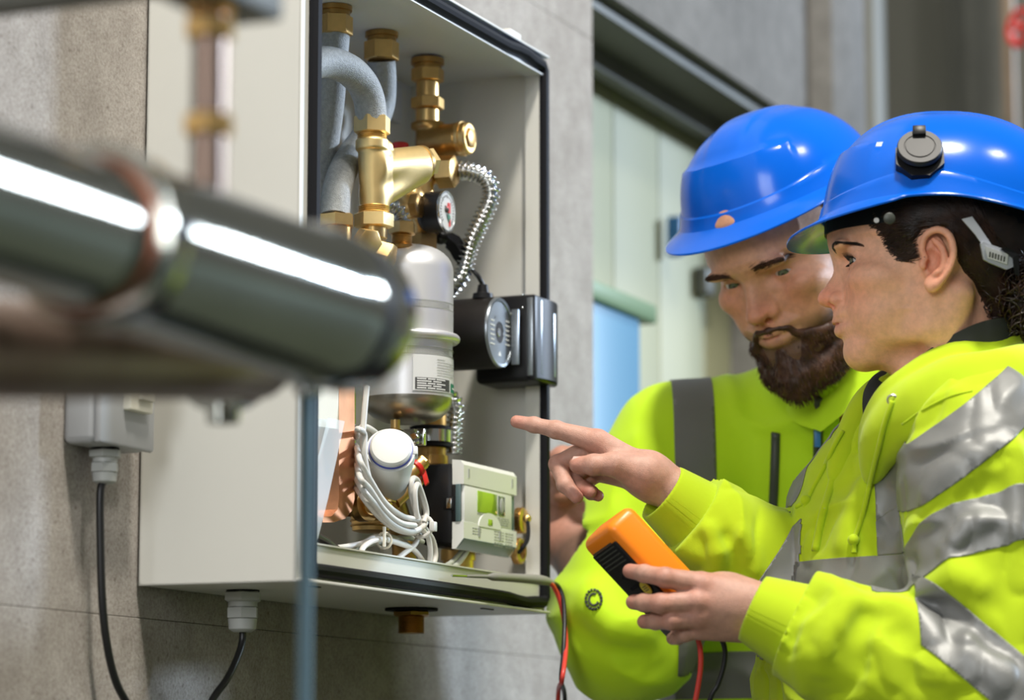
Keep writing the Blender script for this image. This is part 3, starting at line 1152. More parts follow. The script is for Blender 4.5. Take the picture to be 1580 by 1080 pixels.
# pipe clip and brass pipe under the tank
t = Thing('tank_valve_stub', 'thin brass stub under the tank bottom', 'fitting', tp(zb - 0.03))
m = MB()
m.lathe(kp(610, 648, 0.06), -WZ, [(0, 0.005), (0.009, 0.005), (0.010, 0.007), (0.02, 0.007)], 16)
t.part('stub', m, 'brass')
m = MB()
m.lathe(kp(610, 664, 0.06), -WZ, [(0, 0.0085), (0.014, 0.0085)], 16)
t.part('collar', m, 'black_plastic')
t = Thing('brass_riser', 'vertical brass pipe held by a black rubber lined clip under the tank', 'pipe', kp(665, 740, 0.075))
m = MB()
m.lathe(kp(665, 735, 0.075), WZ, [(0, 0.0165), (0.012, 0.0165), (0.0125, 0.019), (0.022, 0.019), (0.0225, 0.0165), (0.075, 0.0165)], 28)
t.part('pipe', m, 'dark_brass')
m = MB()
m.lathe(kp(664, 691, 0.075), WZ, [(0, 0.020), (0.001, 0.0225), (0.0225, 0.0225), (0.0235, 0.020)], 32)
t.part('rubber_lining', m, 'rubber')
m = MB()
m.lathe(kp(664, 684, 0.075), WZ, [(0, 0.0228), (0.0005, 0.0238), (0.0135, 0.0238), (0.014, 0.0228)], 32)
t.part('steel_clip', m, 'steel')
m = MB()
m.box(kp(640, 675, 0.062), 0.004, 0.012, 0.009, bevel=0.001)
for dz in (0.005, -0.005):
    m.sphere(kp(640, 675, 0.055) + WZ * dz, 0.0045)
m.hexa(kp(636, 672, 0.052), nrm(WN + 0.4 * WZ), 0.006, 0.006)
t.part('clip_bolt', m, 'steel')

# ---------------------------------------------------------------- circulation pump
pf = kp(771, 513, 0.012)
pu = Thing('circulation_pump', 'black circulation pump with round metal nameplate and control box', 'pump', pf - WN * 0.05 - WZ * 0.05)
PR = 0.0395
m = MB()
m.lathe(pf - WN * 0.062, WN, [(0, PR * 0.8), (0.006, PR), (0.057, PR), (0.0615, PR * 0.97)], 56)
pu.part('motor', m, 'pump_paint')
m = MB()
m.lathe(pf - WN * 0.0012, WN, [(0, PR * 0.985), (0.0015, PR * 0.985), (0.003, PR * 0.96), (0.0025, PR * 0.88), (0.0012, PR * 0.86), (0.0012, PR * 0.30), (-0.004, PR * 0.27)], 56, caps=False)
np_ = pu.part('nameplate', m, 'dial_metal')
m = MB()
m.lathe(pf - WN * 0.008, WN, [(0, PR * 0.3), (0.003, PR * 0.28)], 28)
pu.part('shaft_recess', m, 'black_plastic')
m = MB()
m.lathe(pf - WN * 0.006, WN, [(0, PR * 0.17), (0.004, PR * 0.17), (0.006, PR * 0.11)], 24)
pu.part('shaft_screw', m, 'steel')
m = MB()
for sgn in (-1, 1):
    for i in range(6):
        z_ = -0.013 + i * 0.0052
        x_ = sgn * 0.0205
        ln = 0.0045 if i % 2 else 0.006
        m.box(pf + WN * 0.0004 + WU * x_ + WZ * (z_ + sgn * 0.002), ln, 0.0002, 0.0007)
m.prism([pf + WN * 0.0002 + WU * x + WZ * (y - 0.026) for x, y in ((-0.003, 0), (0.003, 0), (0, 0.005))], WN * 0.0004)
pu.part('nameplate_text', m, 'ink_white', sub=np_)
# control box
bl = loc3(kp(806, 520, -0.002))
a0 = bl[0] + 0.010
m = MB()
zc = bl[2]
m.box(K(a0 + 0.034, 0.026, zc + 0.001), 0.034, 0.034, 0.049, bevel=0.006, seg=3)
pu.part('control_box', m, 'black_plastic')
m = MB()
m.box(K(a0 + 0.034, -0.0075, zc + 0.001), 0.034, 0.006, 0.0485, bevel=0.0035, seg=2)
pu.part('box_cover', m, 'black_plastic')
m = MB()
# curved front of the cover
n_ = 10
front = [[K(a0 + 0.004 + 0.062 * i / n_, -0.0133 - 0.006 * math.sin(math.pi * i / n_), zc - 0.044 + 0.09 * j) for i in range(n_ + 1)] for j in (0, 1)]
m.grid(front)
pu.part('cover_front', m, 'black_plastic')
m = MB()
m.box(K(a0 + 0.001, -0.007, zc + 0.002), 0.002, 0.0035, 0.044, bevel=0.001)
pu.part('cover_rib', m, 'dial_metal')
m = MB()
m.box(K(a0 + 0.016, -0.0145, zc + 0.002), 0.004, 0.0015, 0.042, bevel=0.0007)
pu.part('cover_rib', m, 'dial_metal')
m = MB()
m.box(K(a0 + 0.045, -0.017, zc - 0.003), 0.003, 0.002, 0.036, bevel=0.0009)
pu.part('cover_rib', m, 'dial_metal')
m = MB()
m.box(kp(795, 520, 0.005), 0.0015, 0.0045, 0.031, bevel=0.001)
pu.part('clip', m, 'dial_metal')
for px, py in ((806, 455), (806, 475), (788, 484)):
    m = MB()
    m.sphere(kp(px, py, 0.0), 0.0014, 10, 6)
    pu.part('screw', m, 'steel')
m = MB()
m.lathe(kp(745, 456, 0.03), WZ, [(-0.004, 0.012), (0.002, 0.011), (0.003, 0.007), (0.012, 0.0055)], 20)
pu.part('cable_gland', m, 'black_plastic')
m = MB()
m.tube(spline([kp(746, 452, 0.03), kp(745, 440, 0.03), kp(736, 424, 0.034), kp(722, 410, 0.045), kp(708, 396, 0.055), kp(690, 380, 0.06)]), 0.0027, 10)
pu.part('power_cable', m, 'black_cable')
# black lever beside the gauge
t = Thing('valve_lever', 'black lever handle hanging between pressure gauge and tank', 'handle', kp(700, 395, 0.055))
m = MB()
m.prism([kp(x, y, 0.058) for x, y in ((674, 366), (682, 360), (694, 366), (708, 388), (709, 410), (700, 400), (688, 378))], WN * 0.012)
t.part('handle', m, 'rubber')
m = MB()
m.sphere(kp(680, 366, 0.058), 0.008)
t.part('pivot', m, 'black_steel')

# ---------------------------------------------------------------- plate heat exchanger, cover sheet
he = Thing('heat_exchanger', 'copper edged plate heat exchanger with cream insulation at lower left', 'heat exchanger', kp(520, 800, 0.08))
hb = 0.045
prof = [(523, 560), (547, 560), (547.5, 700), (547, 770), (543, 788), (533, 800), (515, 806), (498, 806), (498, 798), (512, 796), (521, 786), (523, 770)]
m = MB()
m.prism([kp(x, y, hb) for x, y in prof], -WN * 0.05)
he.part('copper_plate', m, 'copper')
m = MB()
m.prism([kp(x, y, hb + 0.006) for x, y in ((546, 560), (549, 560), (549, 795), (540, 797), (546, 775))], -WN * 0.04)
he.part('edge_sheet', m, 'steel')
m = MB()
m.prism([kp(x, y, hb - 0.004) for x, y in ((470, 560), (522.5, 560), (522.5, 662), (470, 655))], -WN * 0.045)
he.part('insulation', m, 'cream_foam')
m = MB()
m.prism([kp(x, y, hb + 0.012) for x, y in ((470, 650), (522, 650), (521, 785), (500, 797), (470, 797))], -WN * 0.03)
he.part('plate_pack', m, 'steel')
t = Thing('plastic_sheet', 'bent translucent plastic sheet leaning in the lower left of the cabinet', 'sheet', kp(490, 850, 0.02))
m = MB()
m.grid([[kp(x, y, b_) for x, y, b_ in row] for row in (
    [(466, 644, 0.02), (490, 646, 0.02), (512, 647, 0.02)],
    [(466, 730, 0.02), (480, 730, 0.018), (486, 730, 0.018)],
    [(466, 790, 0.02), (470, 790, 0.018), (474, 790, 0.018)])])
t.part('sheet', m, 'clear_sheet')
m = MB()
m.grid([[kp(x, y, b_) for x, y, b_ in row] for row in (
    [(506, 644, 0.016), (532, 650, 0.008)], [(492, 700, 0.016), (519, 710, 0.008)], [(479, 752, 0.016), (506, 770, 0.008)], [(466, 800, 0.016), (493, 822, 0.010)], [(458, 850, 0.016), (482, 862, 0.012)])])
t.part('bent_flap', m, 'clear_sheet')

# ---------------------------------------------------------------- white actuator, mini valves, filter cup
ac = kp(603, 692, 0.012)
axd = nrm(-FW * 0.84 + UP * 0.52 + 0.08 * RT)
at_ = Thing('valve_actuator', 'white plastic valve actuator with round white cap', 'actuator', ac - WZ * 0.05)
m = MB()
m.lathe(ac - axd * 0.084, axd, [(0, 0.016), (0.010, 0.0205), (0.050, 0.0240), (0.076, 0.0258), (0.081, 0.0248)], 48)
at_.part('housing', m, 'white_plastic')
m = MB()
m.lathe(ac - axd * 0.003, axd, [(0, 0.0225), (0.002, 0.0225)], 48)
at_.part('blue_ring', m, 'blue_plastic')
m = MB()
m.lathe(ac - axd * 0.0012, axd, [(0, 0.0215), (0.004, 0.0213), (0.006, 0.0195), (0.0065, 0.012)], 48)
at_.part('cap', m, 'white_plastic')
for sgn in (-1, 1):
    m = MB()
    m.box(ac - axd * 0.008 + sgn * nrm(np.cross(axd, WZ)) * 0.0245, 0.003, 0.006, 0.005, axes=(nrm(np.cross(axd, WZ)), axd, nrm(np.cross(np.cross(axd, WZ), axd))), bevel=0.0015)
    at_.part('lug', m, 'white_plastic')
def minivalve(label, px, py, b, ring, sc=1.0):
    t = Thing('drain_valve', label, 'valve', kp(px - 12, py + 25, b + 0.03), 'small drain valves')
    d = nrm(WN * 0.45 + WU * 0.55 + WZ * 0.62)
    q = kp(px, py, b)
    m = MB()
    m.lathe(q - d * 0.045 * sc, d, [(0, 0.010 * sc), (0.025 * sc, 0.010 * sc), (0.0255 * sc, 0.009 * sc), (0.045 * sc, 0.009 * sc)], 20)
    m.hexa(q - d * 0.005, d, 0.009 * sc, 0.0085 * sc)
    t.part('body', m, 'brass')
    m = MB()
    m.lathe(q - d * 0.012, d, [(0, 0.0095 * sc), (0.001, 0.0115 * sc), (0.005, 0.0115 * sc), (0.006, 0.0095 * sc)], 20)
    if ring == 'red_plastic':
        m.box(q - d * 0.009 + nrm(WN * 0.4 - WZ * 0.45 + WU * 0.2) * 0.012, 0.0042, 0.003, 0.010, axes=(nrm(WU - WN * 0.3), d, nrm(WN * 0.3 - WZ)), bevel=0.0015)
    t.part('cap_ring', m, ring)
    m = MB()
    m.lathe(q - d * 0.05 * sc, -d, [(0, 0.012 * sc), (0.03, 0.012 * sc)], 20)
    t.part('tail', m, 'dark_brass')
minivalve('small brass valve with red strap beside the white actuator', 652, 713, 0.03, 'red_plastic', 0.9)
minivalve('small brass valve with dark blue ring below the red one', 645, 741, 0.035, 'blue_plastic', 0.8)
fc = Thing('filter_cup', 'amber brass filter cup at the cabinet bottom left', 'filter', kp(573, 825, 0.06))
cq = kp(572, 822, 0.06)
m = MB()
m.lathe(cq, WZ, [(0, 0.012), (0.002, 0.019), (0.030, 0.0225), (0.031, 0.026), (0.040, 0.026), (0.041, 0.022), (0.075, 0.020)], 36)
fc.part('cup', m, 'brass')
m = MB()
for i in range(5):
    m.lathe(cq + WZ * (0.006 + i * 0.005), WZ, [(0, 0.0205 + i * 0.0004), (0.0012, 0.0212 + i * 0.0004), (0.0024, 0.0205 + i * 0.0004)], 36, caps=False)
fc.part('ribs', m, 'dark_brass')
m = MB()
m.lathe(kp(556, 778, 0.05), nrm(WN - WU * 0.3), [(0, 0.018), (0.012, 0.018), (0.0125, 0.012), (0.016, 0.012)], 28)
fc.part('side_port', m, 'dark_brass')
m = MB()
m.tube(spline([kp(600, 760, 0.06), kp(612, 790, 0.06), kp(622, 830, 0.065), kp(625, 880, 0.065)]), 0.013, 18)
pl = solo('brass_pipe', 'slanted brass pipe behind the white cables', 'pipe', m, 'dark_brass', kp(625, 880, 0.065))
m = MB()
m.tube([kp(707, 850, 0.05), kp(707, 882, 0.05)], 0.017, 20)
m.lathe(kp(707, 848, 0.05), -WZ, [(0, 0.019), (0.012, 0.019)], 24)
solo('brass_outlet', 'brass outlet pipe standing on the cabinet floor below the meter', 'pipe', m, 'brass', kp(707, 882, 0.05))

# ---------------------------------------------------------------- heat meter
mb0 = 0.006
q = loc3(kp(716, 846, mb0))
ma, mc = q[0], q[2]
MW = loc3(kp(797, 760, mb0))[0] - ma
mh = loc3(kp(716, 708, mb0))[2] - mc
me_ = Thing('heat_meter', 'white and black heat meter with green display', 'meter', K(ma + MW / 2, 0.06, mc - 0.002))
def mbox(name, a0, a1, b0, b1, c0, c1, m_, bev=0.0025, sub=None):
    return me_.part(name, kbox(MB(), ma + a0, ma + a1, b0, b1, mc + c0, mc + c1, bevel=bev), m_, sub=sub)
mbox('base', -0.004, MW - 0.004, mb0 + 0.012, mb0 + 0.050, 0.004, mh - 0.004, 'black_plastic', 0.006)
mbox('middle_body', -0.002, MW - 0.002, mb0 + 0.004, mb0 + 0.03, mh * 0.30, mh * 0.72, 'black_plastic', 0.002)
# upper and lower covers with sloping front edges
def cover(name, c0, c1, lower):
    m = MB()
    s_ = 0.010
    p = []
    if lower:
        sec = [(mb0 + 0.0135, c0), (mb0 + 0.009, c0), (mb0, c0 + 0.011), (mb0, c1), (mb0 + 0.0135, c1)]
    else:
        sec = [(mb0 + 0.0135, c0), (mb0, c0), (mb0, c1 - 0.006), (mb0 + 0.004, c1 - 0.001), (mb0 + 0.0135, c1)]
    m.prism([K(ma - 0.001, b_, mc + c_) for b_, c_ in sec], WU * (MW + 0.001))
    return me_.part(name, m, 'meter_plastic')
cover('upper_cover', mh * 0.72, mh, False)
cover('lower_cover', 0, mh * 0.30, True)
m = MB()
m.prism([K(ma, mb0 + 0.0086, mc + 0.0001), K(ma, mb0 - 0.0004, mc + 0.0108), K(ma, mb0 - 0.0008, mc + 0.0104), K(ma, mb0 + 0.0082, mc - 0.0003)], WU * (MW - 0.004))
me_.part('green_strip', m, 'meter_side')
mbox('front_plate', 0.002, MW - 0.012, mb0 + 0.0005, mb0 + 0.006, mh * 0.30, mh * 0.72, 'meter_plastic', 0.001)
mbox('front_plate_side', MW - 0.012, MW - 0.001, mb0 + 0.002, mb0 + 0.006, mh * 0.31, mh * 0.71, 'meter_side', 0.001)
lx0 = loc3(kp(737, 780, mb0))[0] - ma
lx1 = loc3(kp(767, 780, mb0))[0] - ma
lx2 = loc3(kp(779, 780, mb0))[0] - ma
mbox('display', lx0, lx1, mb0 - 0.0004, mb0 + 0.001, mh * 0.44, mh * 0.68, 'lcd', 0.0003)
mbox('optical_port', lx1 + 0.004, lx2, mb0 - 0.0003, mb0 + 0.001, mh * 0.45, mh * 0.67, 'lcd_dark', 0.0003)
m = MB()
m.sphere(K(ma + (lx1 + lx2) / 2 + 0.002, mb0 - 0.0002, mc + mh * 0.56), 0.006, 20, 12, axes=(WU, WZ, WN), sc=(1, 1.5, 0.25))
me_.part('port_lens', m, 'grey_plastic')
m = MB()
an = np.linspace(0, math.pi, 15)
cx = (lx0 + lx1) / 2 + 0.006
m.prism([K(ma + cx + 0.030 * math.cos(t), mb0 - 0.0006, mc + mh * 0.28 + 0.016 * math.sin(t)) for t in an], WN * -0.003)
ar = me_.part('key_arch', m, 'meter_plastic')
m = MB()
kbox(m, ma + cx - 0.006, ma + cx + 0.006, mb0 - 0.0012, mb0, mc + mh * 0.31, mc + mh * 0.38, bevel=0.0005)
me_.part('key', m, 'lcd')
for dx in (-0.028, 0.028):
    m = MB()
    kbox(m, ma + cx + dx - 0.002, ma + cx + dx + 0.002, mb0 - 0.0008, mb0, mc + mh * 0.16, mc + mh * 0.27)
    me_.part('slot', m, 'ink_grey')
for dx in (0.012, MW - 0.012):
    m = MB()
    kbox(m, ma + dx - 0.0015, ma + dx + 0.0015, mb0 - 0.0006, mb0, mc + mh * 0.80, mc + mh * 0.9)
    me_.part('slot', m, 'ink_grey')
m = MB()
r_ = random.Random(3)
def textblock(x0, x1, c0, c1, rows, th=0.0006, y=0.0003):
    for i in range(rows):
        c_ = c1 + (c0 - c1) * (i + 0.5) / rows
        x = x0
        while x < x1 - 0.002:
            L = r_.uniform(0.003, 0.008)
            kbox(m, ma + x, ma + min(x + L, x1), mb0 - y, mb0 + 0.001, mc + c_ - th / 1, mc + c_ + th)
            x += L + 0.0018
textblock(0.022, 0.045, mh * 0.17, mh * 0.26, 3)
textblock(MW - 0.062, MW - 0.036, mh * 0.08, mh * 0.27, 6)
textblock(MW - 0.032, MW - 0.01, mh * 0.08, mh * 0.27, 6)
textblock(lx1 + 0.002, lx2 + 0.012, mh * 0.33, mh * 0.43, 4, y=-0.0001)
textblock(lx0, lx0 + 0.02, mh * 0.405, mh * 0.43, 1, y=-0.0001)
me_.part('print', m, 'ink_grey')
m = MB()
q = kp(698, 777, 0.02)
m.box(K(ma - 0.0025, mb0 + 0.0165, loc3(q)[2]), 0.0016, 0.006, 0.007, bevel=0.0004)
me_.part('port_surround', m, 'black_plastic')
m = MB()
m.box(K(ma - 0.004, mb0 + 0.0155, loc3(q)[2]), 0.001, 0.0028, 0.0055, bevel=0.0003)
me_.part('service_port', m, 'steel')
mbox('olive_edge', -0.0022, 0.0005, mb0 + 0.0035, mb0 + 0.009, mh * 0.30, mh * 0.72, 'meter_side', 0.0004)

# hanging brass caps with their strap
def ringcap(t, px, py, b, R, solid):
    q = kp(px, py, b)
    m = MB()
    d = WN
    if solid:
        m.lathe(q - d * 0.008, d, [(0, R * 0.9), (0.001, R), (0.008, R), (0.009, R * 0.86), (0.009, R * 0.5), (0.010, R * 0.48)], 36)
    else:
        m.lathe(q - d * 0.008, d, [(0, R * 0.72), (0, R), (0.008, R), (0.009, R * 0.9), (0.009, R * 0.66), (0.0, R * 0.66)], 36, caps=False)
    for i in range(24):
        an = i * math.pi / 12
        dr = math.cos(an) * WU + math.sin(an) * WZ
        m.box(q - d * 0.0045 + dr * R, 0.0008, 0.0035, 0.0009, axes=(dr, d, np.cross(dr, d)))
    return t.part('cap' if solid else 'ring', m, 'brass')
bc = Thing('dust_cap_set', 'pair of knurled brass caps joined by a black strap right of the meter', 'cap', kp(806, 868, 0.02))
ringcap(bc, 809, 803, 0.01, 0.0137, True)
ringcap(bc, 805, 850, 0.006, 0.0137, False)
m = MB()
m.sphere(kp(813, 800, 0.0), 0.005)
bc.part('knob', m, 'brass')
m = MB()
m.tube(spline([kp(813, 800, 0.0), kp(815, 815, -0.004), kp(814, 832, -0.006), kp(806, 846, -0.004), kp(801, 852, 0.004)]), 0.0022, 8)
bc.part('strap', m, 'rubber')
t = Thing('red_tap_cap', 'small red cap behind the brass caps', 'cap', kp(800, 790, 0.04))
m = MB()
m.lathe(kp(800, 788, 0.04), WZ, [(0, 0.008), (0.012, 0.008), (0.014, 0.006)], 18)
t.part('cap', m, 'red_plastic')
m = MB()
m.lathe(kp(800, 812, 0.04), WZ, [(0, 0.007), (0.018, 0.007)], 18)
t.part('stem', m, 'brass')

# ---------------------------------------------------------------- cables inside the cabinet
def cable(name, label, pts, r, m_, grp=None, n=10, cat='cable'):
    m = MB()
    m.tube(spline(pts, n), r, 9)
    return solo(name, label, cat, m, m_, pts[0], grp, sharp=60)
WC = 'looped white sensor cables'
J = lambda L, b: [kp(x, y, b) for x, y in L]
wires = [
    ('white sensor cable rising highest in front of the tank', [(566, 596), (562, 640), (560, 680), (566, 725), (580, 770), (600, 800), (640, 812), (654, 818)], 0.022),
    ('white cable in the loop, second from the copper plate', [(548, 668), (552, 662), (562, 670), (562, 700), (569, 738), (590, 782), (622, 806), (652, 812)], 0.019),
    ('white cable looping behind the actuator', [(547, 674), (560, 658), (580, 668), (585, 680)], 0.045),
    ('white cable in the loop, lowest along the bottom bend', [(547, 740), (560, 756), (580, 780), (602, 806), (630, 820), (650, 815), (657, 806)], 0.012),
    ('white cable in the loop crossing to the right strand', [(547, 690), (556, 712), (572, 742), (594, 776), (620, 796), (644, 802)], 0.015),
    ('white cable hugging the copper plate', [(547, 715), (556, 738), (570, 754), (592, 786), (616, 806), (640, 811)], 0.010),
    ('white cable standing up in a narrow hairpin right of the actuator', [(648, 808), (642, 790), (636, 768), (634, 748), (638, 738), (645, 744), (650, 765), (657, 790), (655, 808)], 0.016),
    ('white cable in the loop, topmost under the actuator', [(547, 700), (558, 726), (576, 756), (600, 786), (626, 802), (648, 806)], 0.024),
    ('white cable running lowest of all past the brass cup', [(546, 752), (562, 770), (584, 796), (610, 816), (636, 822), (652, 818)], 0.020),
    ('white cable forming the right inner hairpin', [(644, 800), (641, 780), (640, 758), (645, 748), (654, 772), (658, 792), (654, 806)], 0.012),
]
for lab_, L, b_ in wires:
    pts = J(L, b_)
    if L[0][0] < 550:
        pts = [kp(L[0][0] - 4, L[0][1] - 4, 0.075)] + [kp(L[0][0] + 3, L[0][1], 0.045)] + pts[1:]
    cable('sensor_cable', lab_, pts, 0.0031, 'white_cable', WC)
GC = 'grey cables on the cabinet floor'
greys = [
    ('pale cable dropping from the cable tie to the cabinet floor', [(650, 816), (660, 828), (664, 850), (662, 872), (658, 896)], 0.012, 'white_cable'),
    ('pale cable beside the dropping one, further right', [(655, 814), (667, 832), (672, 855), (668, 874), (662, 896)], 0.016, 'white_cable'),
    ('pale cable crossing diagonally under the bundle', [(648, 820), (640, 840), (622, 855), (606, 868), (590, 884)], 0.02, 'white_cable'),
    ('grey cable loop lying flat, outer turn', [(660, 878), (640, 850), (615, 838), (585, 832), (563, 842), (557, 858), (566, 876), (585, 892)], 0.02, 'white_cable'),
    ('grey cable loop lying flat, middle turn', [(655, 872), (636, 846), (608, 830), (580, 828), (560, 838), (530, 844), (505, 846)], 0.03, 'white_cable'),
    ('grey cable loop lying flat, inner turn', [(652, 836), (630, 830), (600, 832), (570, 840), (540, 846), (510, 850)], 0.035, 'grey_cable'),
    ('olive cable curving up to the meter underside', [(664, 872), (680, 876), (696, 868), (708, 856), (716, 846)], 0.022, 'grey_cable'),
    ('olive cable next to the meter, lower of the two', [(668, 878), (690, 880), (706, 870), (716, 858), (722, 848)], 0.018, 'grey_cable'),
]
for lab_, L, b_, m_ in greys:
    cable('floor_cable', lab_, J(L, b_), 0.0029, m_, GC)
m = MB()
m.tube([kp(593, 828, 0.022) + 0.008 * (math.cos(t) * WN + math.sin(t) * WZ) - WZ * 0.004 for t in np.linspace(0, 2 * math.pi, 16, endpoint=False)], 0.0014, 6, closed=True)
m.box(kp(593, 828, 0.014), 0.0012, 0.0012, 0.010)
solo('cable_tie', 'pale cable tie standing up from the flat grey cable loop', 'cable tie', m, 'cream_foam', kp(593, 836, 0.022))
m = MB()
ctr = kp(652, 813, 0.014)
m.tube([ctr + 0.011 * (math.cos(t) * nrm(WZ + 0.3 * WU) + math.sin(t) * WN) for t in np.linspace(0, 2 * math.pi, 20, endpoint=False)], 0.0022, 8, closed=True)
m.box(ctr + WN * 0.012, 0.004, 0.003, 0.005, bevel=0.001)
solo('cable_tie', 'white tape wrap holding the cable bundle together', 'cable tie', m, 'white_cable', ctr)
cable('black_cable', 'short black cable in the bottom left corner of the cabinet', J([(484, 826), (500, 834), (516, 846), (536, 858)], 0.03), 0.0045, 'black_cable')

# ---------------------------------------------------------------- test probe on the sill with its leads
tp0 = [kp(720, 889, -0.012), kp(760, 890, -0.016), kp(800, 892, -0.02), kp(835, 895, -0.028), kp(852, 899, -0.032)]
pr = Thing('test_probe', 'grey test probe lying along the lower sill of the cabinet', 'probe', tp0[2])
m = MB()
p_ = spline(tp0, 10)
rr = np.interp(np.arange(len(p_)), [0, 8, 10, 30, len(p_) - 1], [0.0015, 0.002, 0.0042, 0.0055, 0.0035])
m.tube(p_, 0.004, 12, radii=rr)
pr.part('handle', m, 'probe_grey')
m = MB()
m.tube(spline([kp(697, 888, -0.010), kp(720, 889, -0.012)]), 0.0012, 8)
pr.part('tip', m, 'steel')
BLACK_END = [kp(852, 899, -0.032), kp(862, 906, -0.035), kp(869, 925, -0.04), kp(871, 960, -0.045), kp(869, 1010, -0.05), kp(866, 1050, -0.05)]
RED_END = [kp(835, 899, -0.026), kp(848, 899, -0.032), kp(858, 912, -0.034), kp(866, 935, -0.037), kp(872, 970, -0.04), kp(873, 1005, -0.052), kp(867, 1050, -0.06)]

for o_ in bpy.data.objects:
    if o_.name.split('.')[0] in ('label_text', 'label_lines', 'printed_scale', 'scale', 'nameplate_text', 'print', 'ribs'):
        o_['kind'] = 'stuff'
# ================================================================ around the cabinet
def gland(name, label, q, sc, mt, cat='cable gland'):
    t = Thing(name, label, cat, q - WZ * 0.04 * sc)
    m = MB()
    m.lathe(q, -WZ, [(0, 0.0165 * sc), (0.0016, 0.0165 * sc)], 28)
    t.part('seal', m, 'rubber')
    m = MB()
    m.hexa(q - WZ * 0.0016 * sc, -WZ, 0.010 * sc, 0.0195 * sc)
    t.part('hex_base', m, mt)
    m = MB()
    m.lathe(q - WZ * 0.0116 * sc, -WZ, [(0, 0.0145 * sc), (0.005 * sc, 0.0145 * sc)], 24)
    t.part('thread', m, mt)
    m = MB()
    m.hexa(q - WZ * 0.0166 * sc, -WZ, 0.012 * sc, 0.0165 * sc)
    m.lathe(q - WZ * 0.0286 * sc, -WZ, [(0, 0.0145 * sc), (0.010 * sc, 0.0135 * sc), (0.013 * sc, 0.009 * sc)], 28)
    t.part('cap_nut', m, mt)
    return q - WZ * 0.040 * sc
# under the cabinet, bottom panel seen from below
def kc(px, py, c):
    r = at(px, py, 1) - CAM
    return CAM + (KO[2] + c - CAM[2]) / r[2] * r
g1 = gland('cable_gland', 'pale grey cable gland under the cabinet bottom', K(0.095, 0.105, 0), 0.98, 'gland_plastic')
gl = loc3(g1)
cable('supply_cable', 'black cable hanging in a curve from the gland under the cabinet', [g1 + WZ * 0.006, g1 - WZ * 0.010, kp(366, 1015, gl[1]), kp(350, 1048, gl[1]), kp(325, 1085, gl[1] + 0.005), kp(300, 1150, gl[1] + 0.01), K(-0.02, 0.15, -0.35), K(-0.03, 0.155, -0.8), K(-0.03, 0.155, ZB + 0.01)], 0.0036, 'black_cable')
bo = Thing('bottom_connection', 'brass pipe stub with black seal under the cabinet bottom', 'fitting', K(0.44, 0.085, -0.03))
q = K(0.44, 0.085, 0)
m = MB()
m.lathe(q, -WZ, [(0, 0.0285), (0.003, 0.0285)], 28)
bo.part('seal', m, 'rubber')
m = MB()
m.hexa(q - WZ * 0.003, -WZ, 0.006, 0.0215)
bo.part('lock_nut', m, 'dark_brass')
m = MB()
m.thread(q - WZ * 0.009, -WZ, 0.018, 0.0145)
bo.part('stub', m, 'dark_brass')
# isolator box on the wall left of the cabinet
ba0, ba1, bb0, bc0, bc1 = -0.138, -0.040, 0.131, 0.121, 0.235
ib = Thing('switch_box', 'grey surface mounted switch box with cream rocker on the concrete wall', 'switch box', K((ba0 + ba1) / 2, GAP, bc0))
m = MB()
m.box(K((ba0 + ba1) / 2, (bb0 + GAP) / 2 + 0.002, (bc0 + bc1) / 2), (ba1 - ba0) / 2, (GAP - bb0) / 2 - 0.002, (bc1 - bc0) / 2, bevel=0.007, seg=3)
ib.part('housing', m, 'grey_plastic')
m = MB()
m.box(K((ba0 + ba1) / 2, bb0 + 0.001, (bc0 + bc1) / 2), (ba1 - ba0) / 2, 0.004, (bc1 - bc0) / 2, bevel=0.003, seg=2)
ib.part('front_plate', m, 'grey_plastic')
m = MB()
ca = ba0 + 0.060
m.box(K(ca, bb0 - 0.006, bc0 + 0.064), 0.021, 0.005, 0.030, bevel=0.002)
fr = ib.part('rocker_frame', m, 'cream_plastic')
m = MB()
m.box(K(ca + 0.004, bb0 - 0.0125, bc0 + 0.066), 0.012, 0.003, 0.022, bevel=0.0015)
ib.part('rocker', m, 'cream_plastic', sub=fr)
m = MB()
for a_, c_ in ((ba0 + 0.022, bc0 + 0.072), (ba1 - 0.009, bc0 + 0.064), (ba0 + 0.022, bc1 - 0.012)):
    m = MB()
    m.lathe(K(a_, bb0 - 0.002, c_), WN, [(0, 0.0036), (0.002, 0.0036), (0.003, 0.002)], 14)
    ib.part('screw', m, 'steel')
g2 = gland('cable_gland', 'olive grey cable gland under the switch box', K(ba0 + 0.045, 0.150, bc0), 0.8, 'gland_plastic')
gl = loc3(g2)
cable('wall_cable', 'black cable hanging down the wall from the switch box', [g2 + WZ * 0.004, kp(155, 760, gl[1]), kp(155, 830, gl[1]), kp(158, 930, gl[1]), kp(166, 1000, gl[1]), kp(180, 1055, gl[1]), kp(203, 1100, gl[1]), kp(222, 1160, gl[1]), K(0.055, 0.155, -0.35), K(0.06, 0.155, -0.8), K(0.06, 0.155, ZB + 0.01)], 0.0038, 'black_cable')

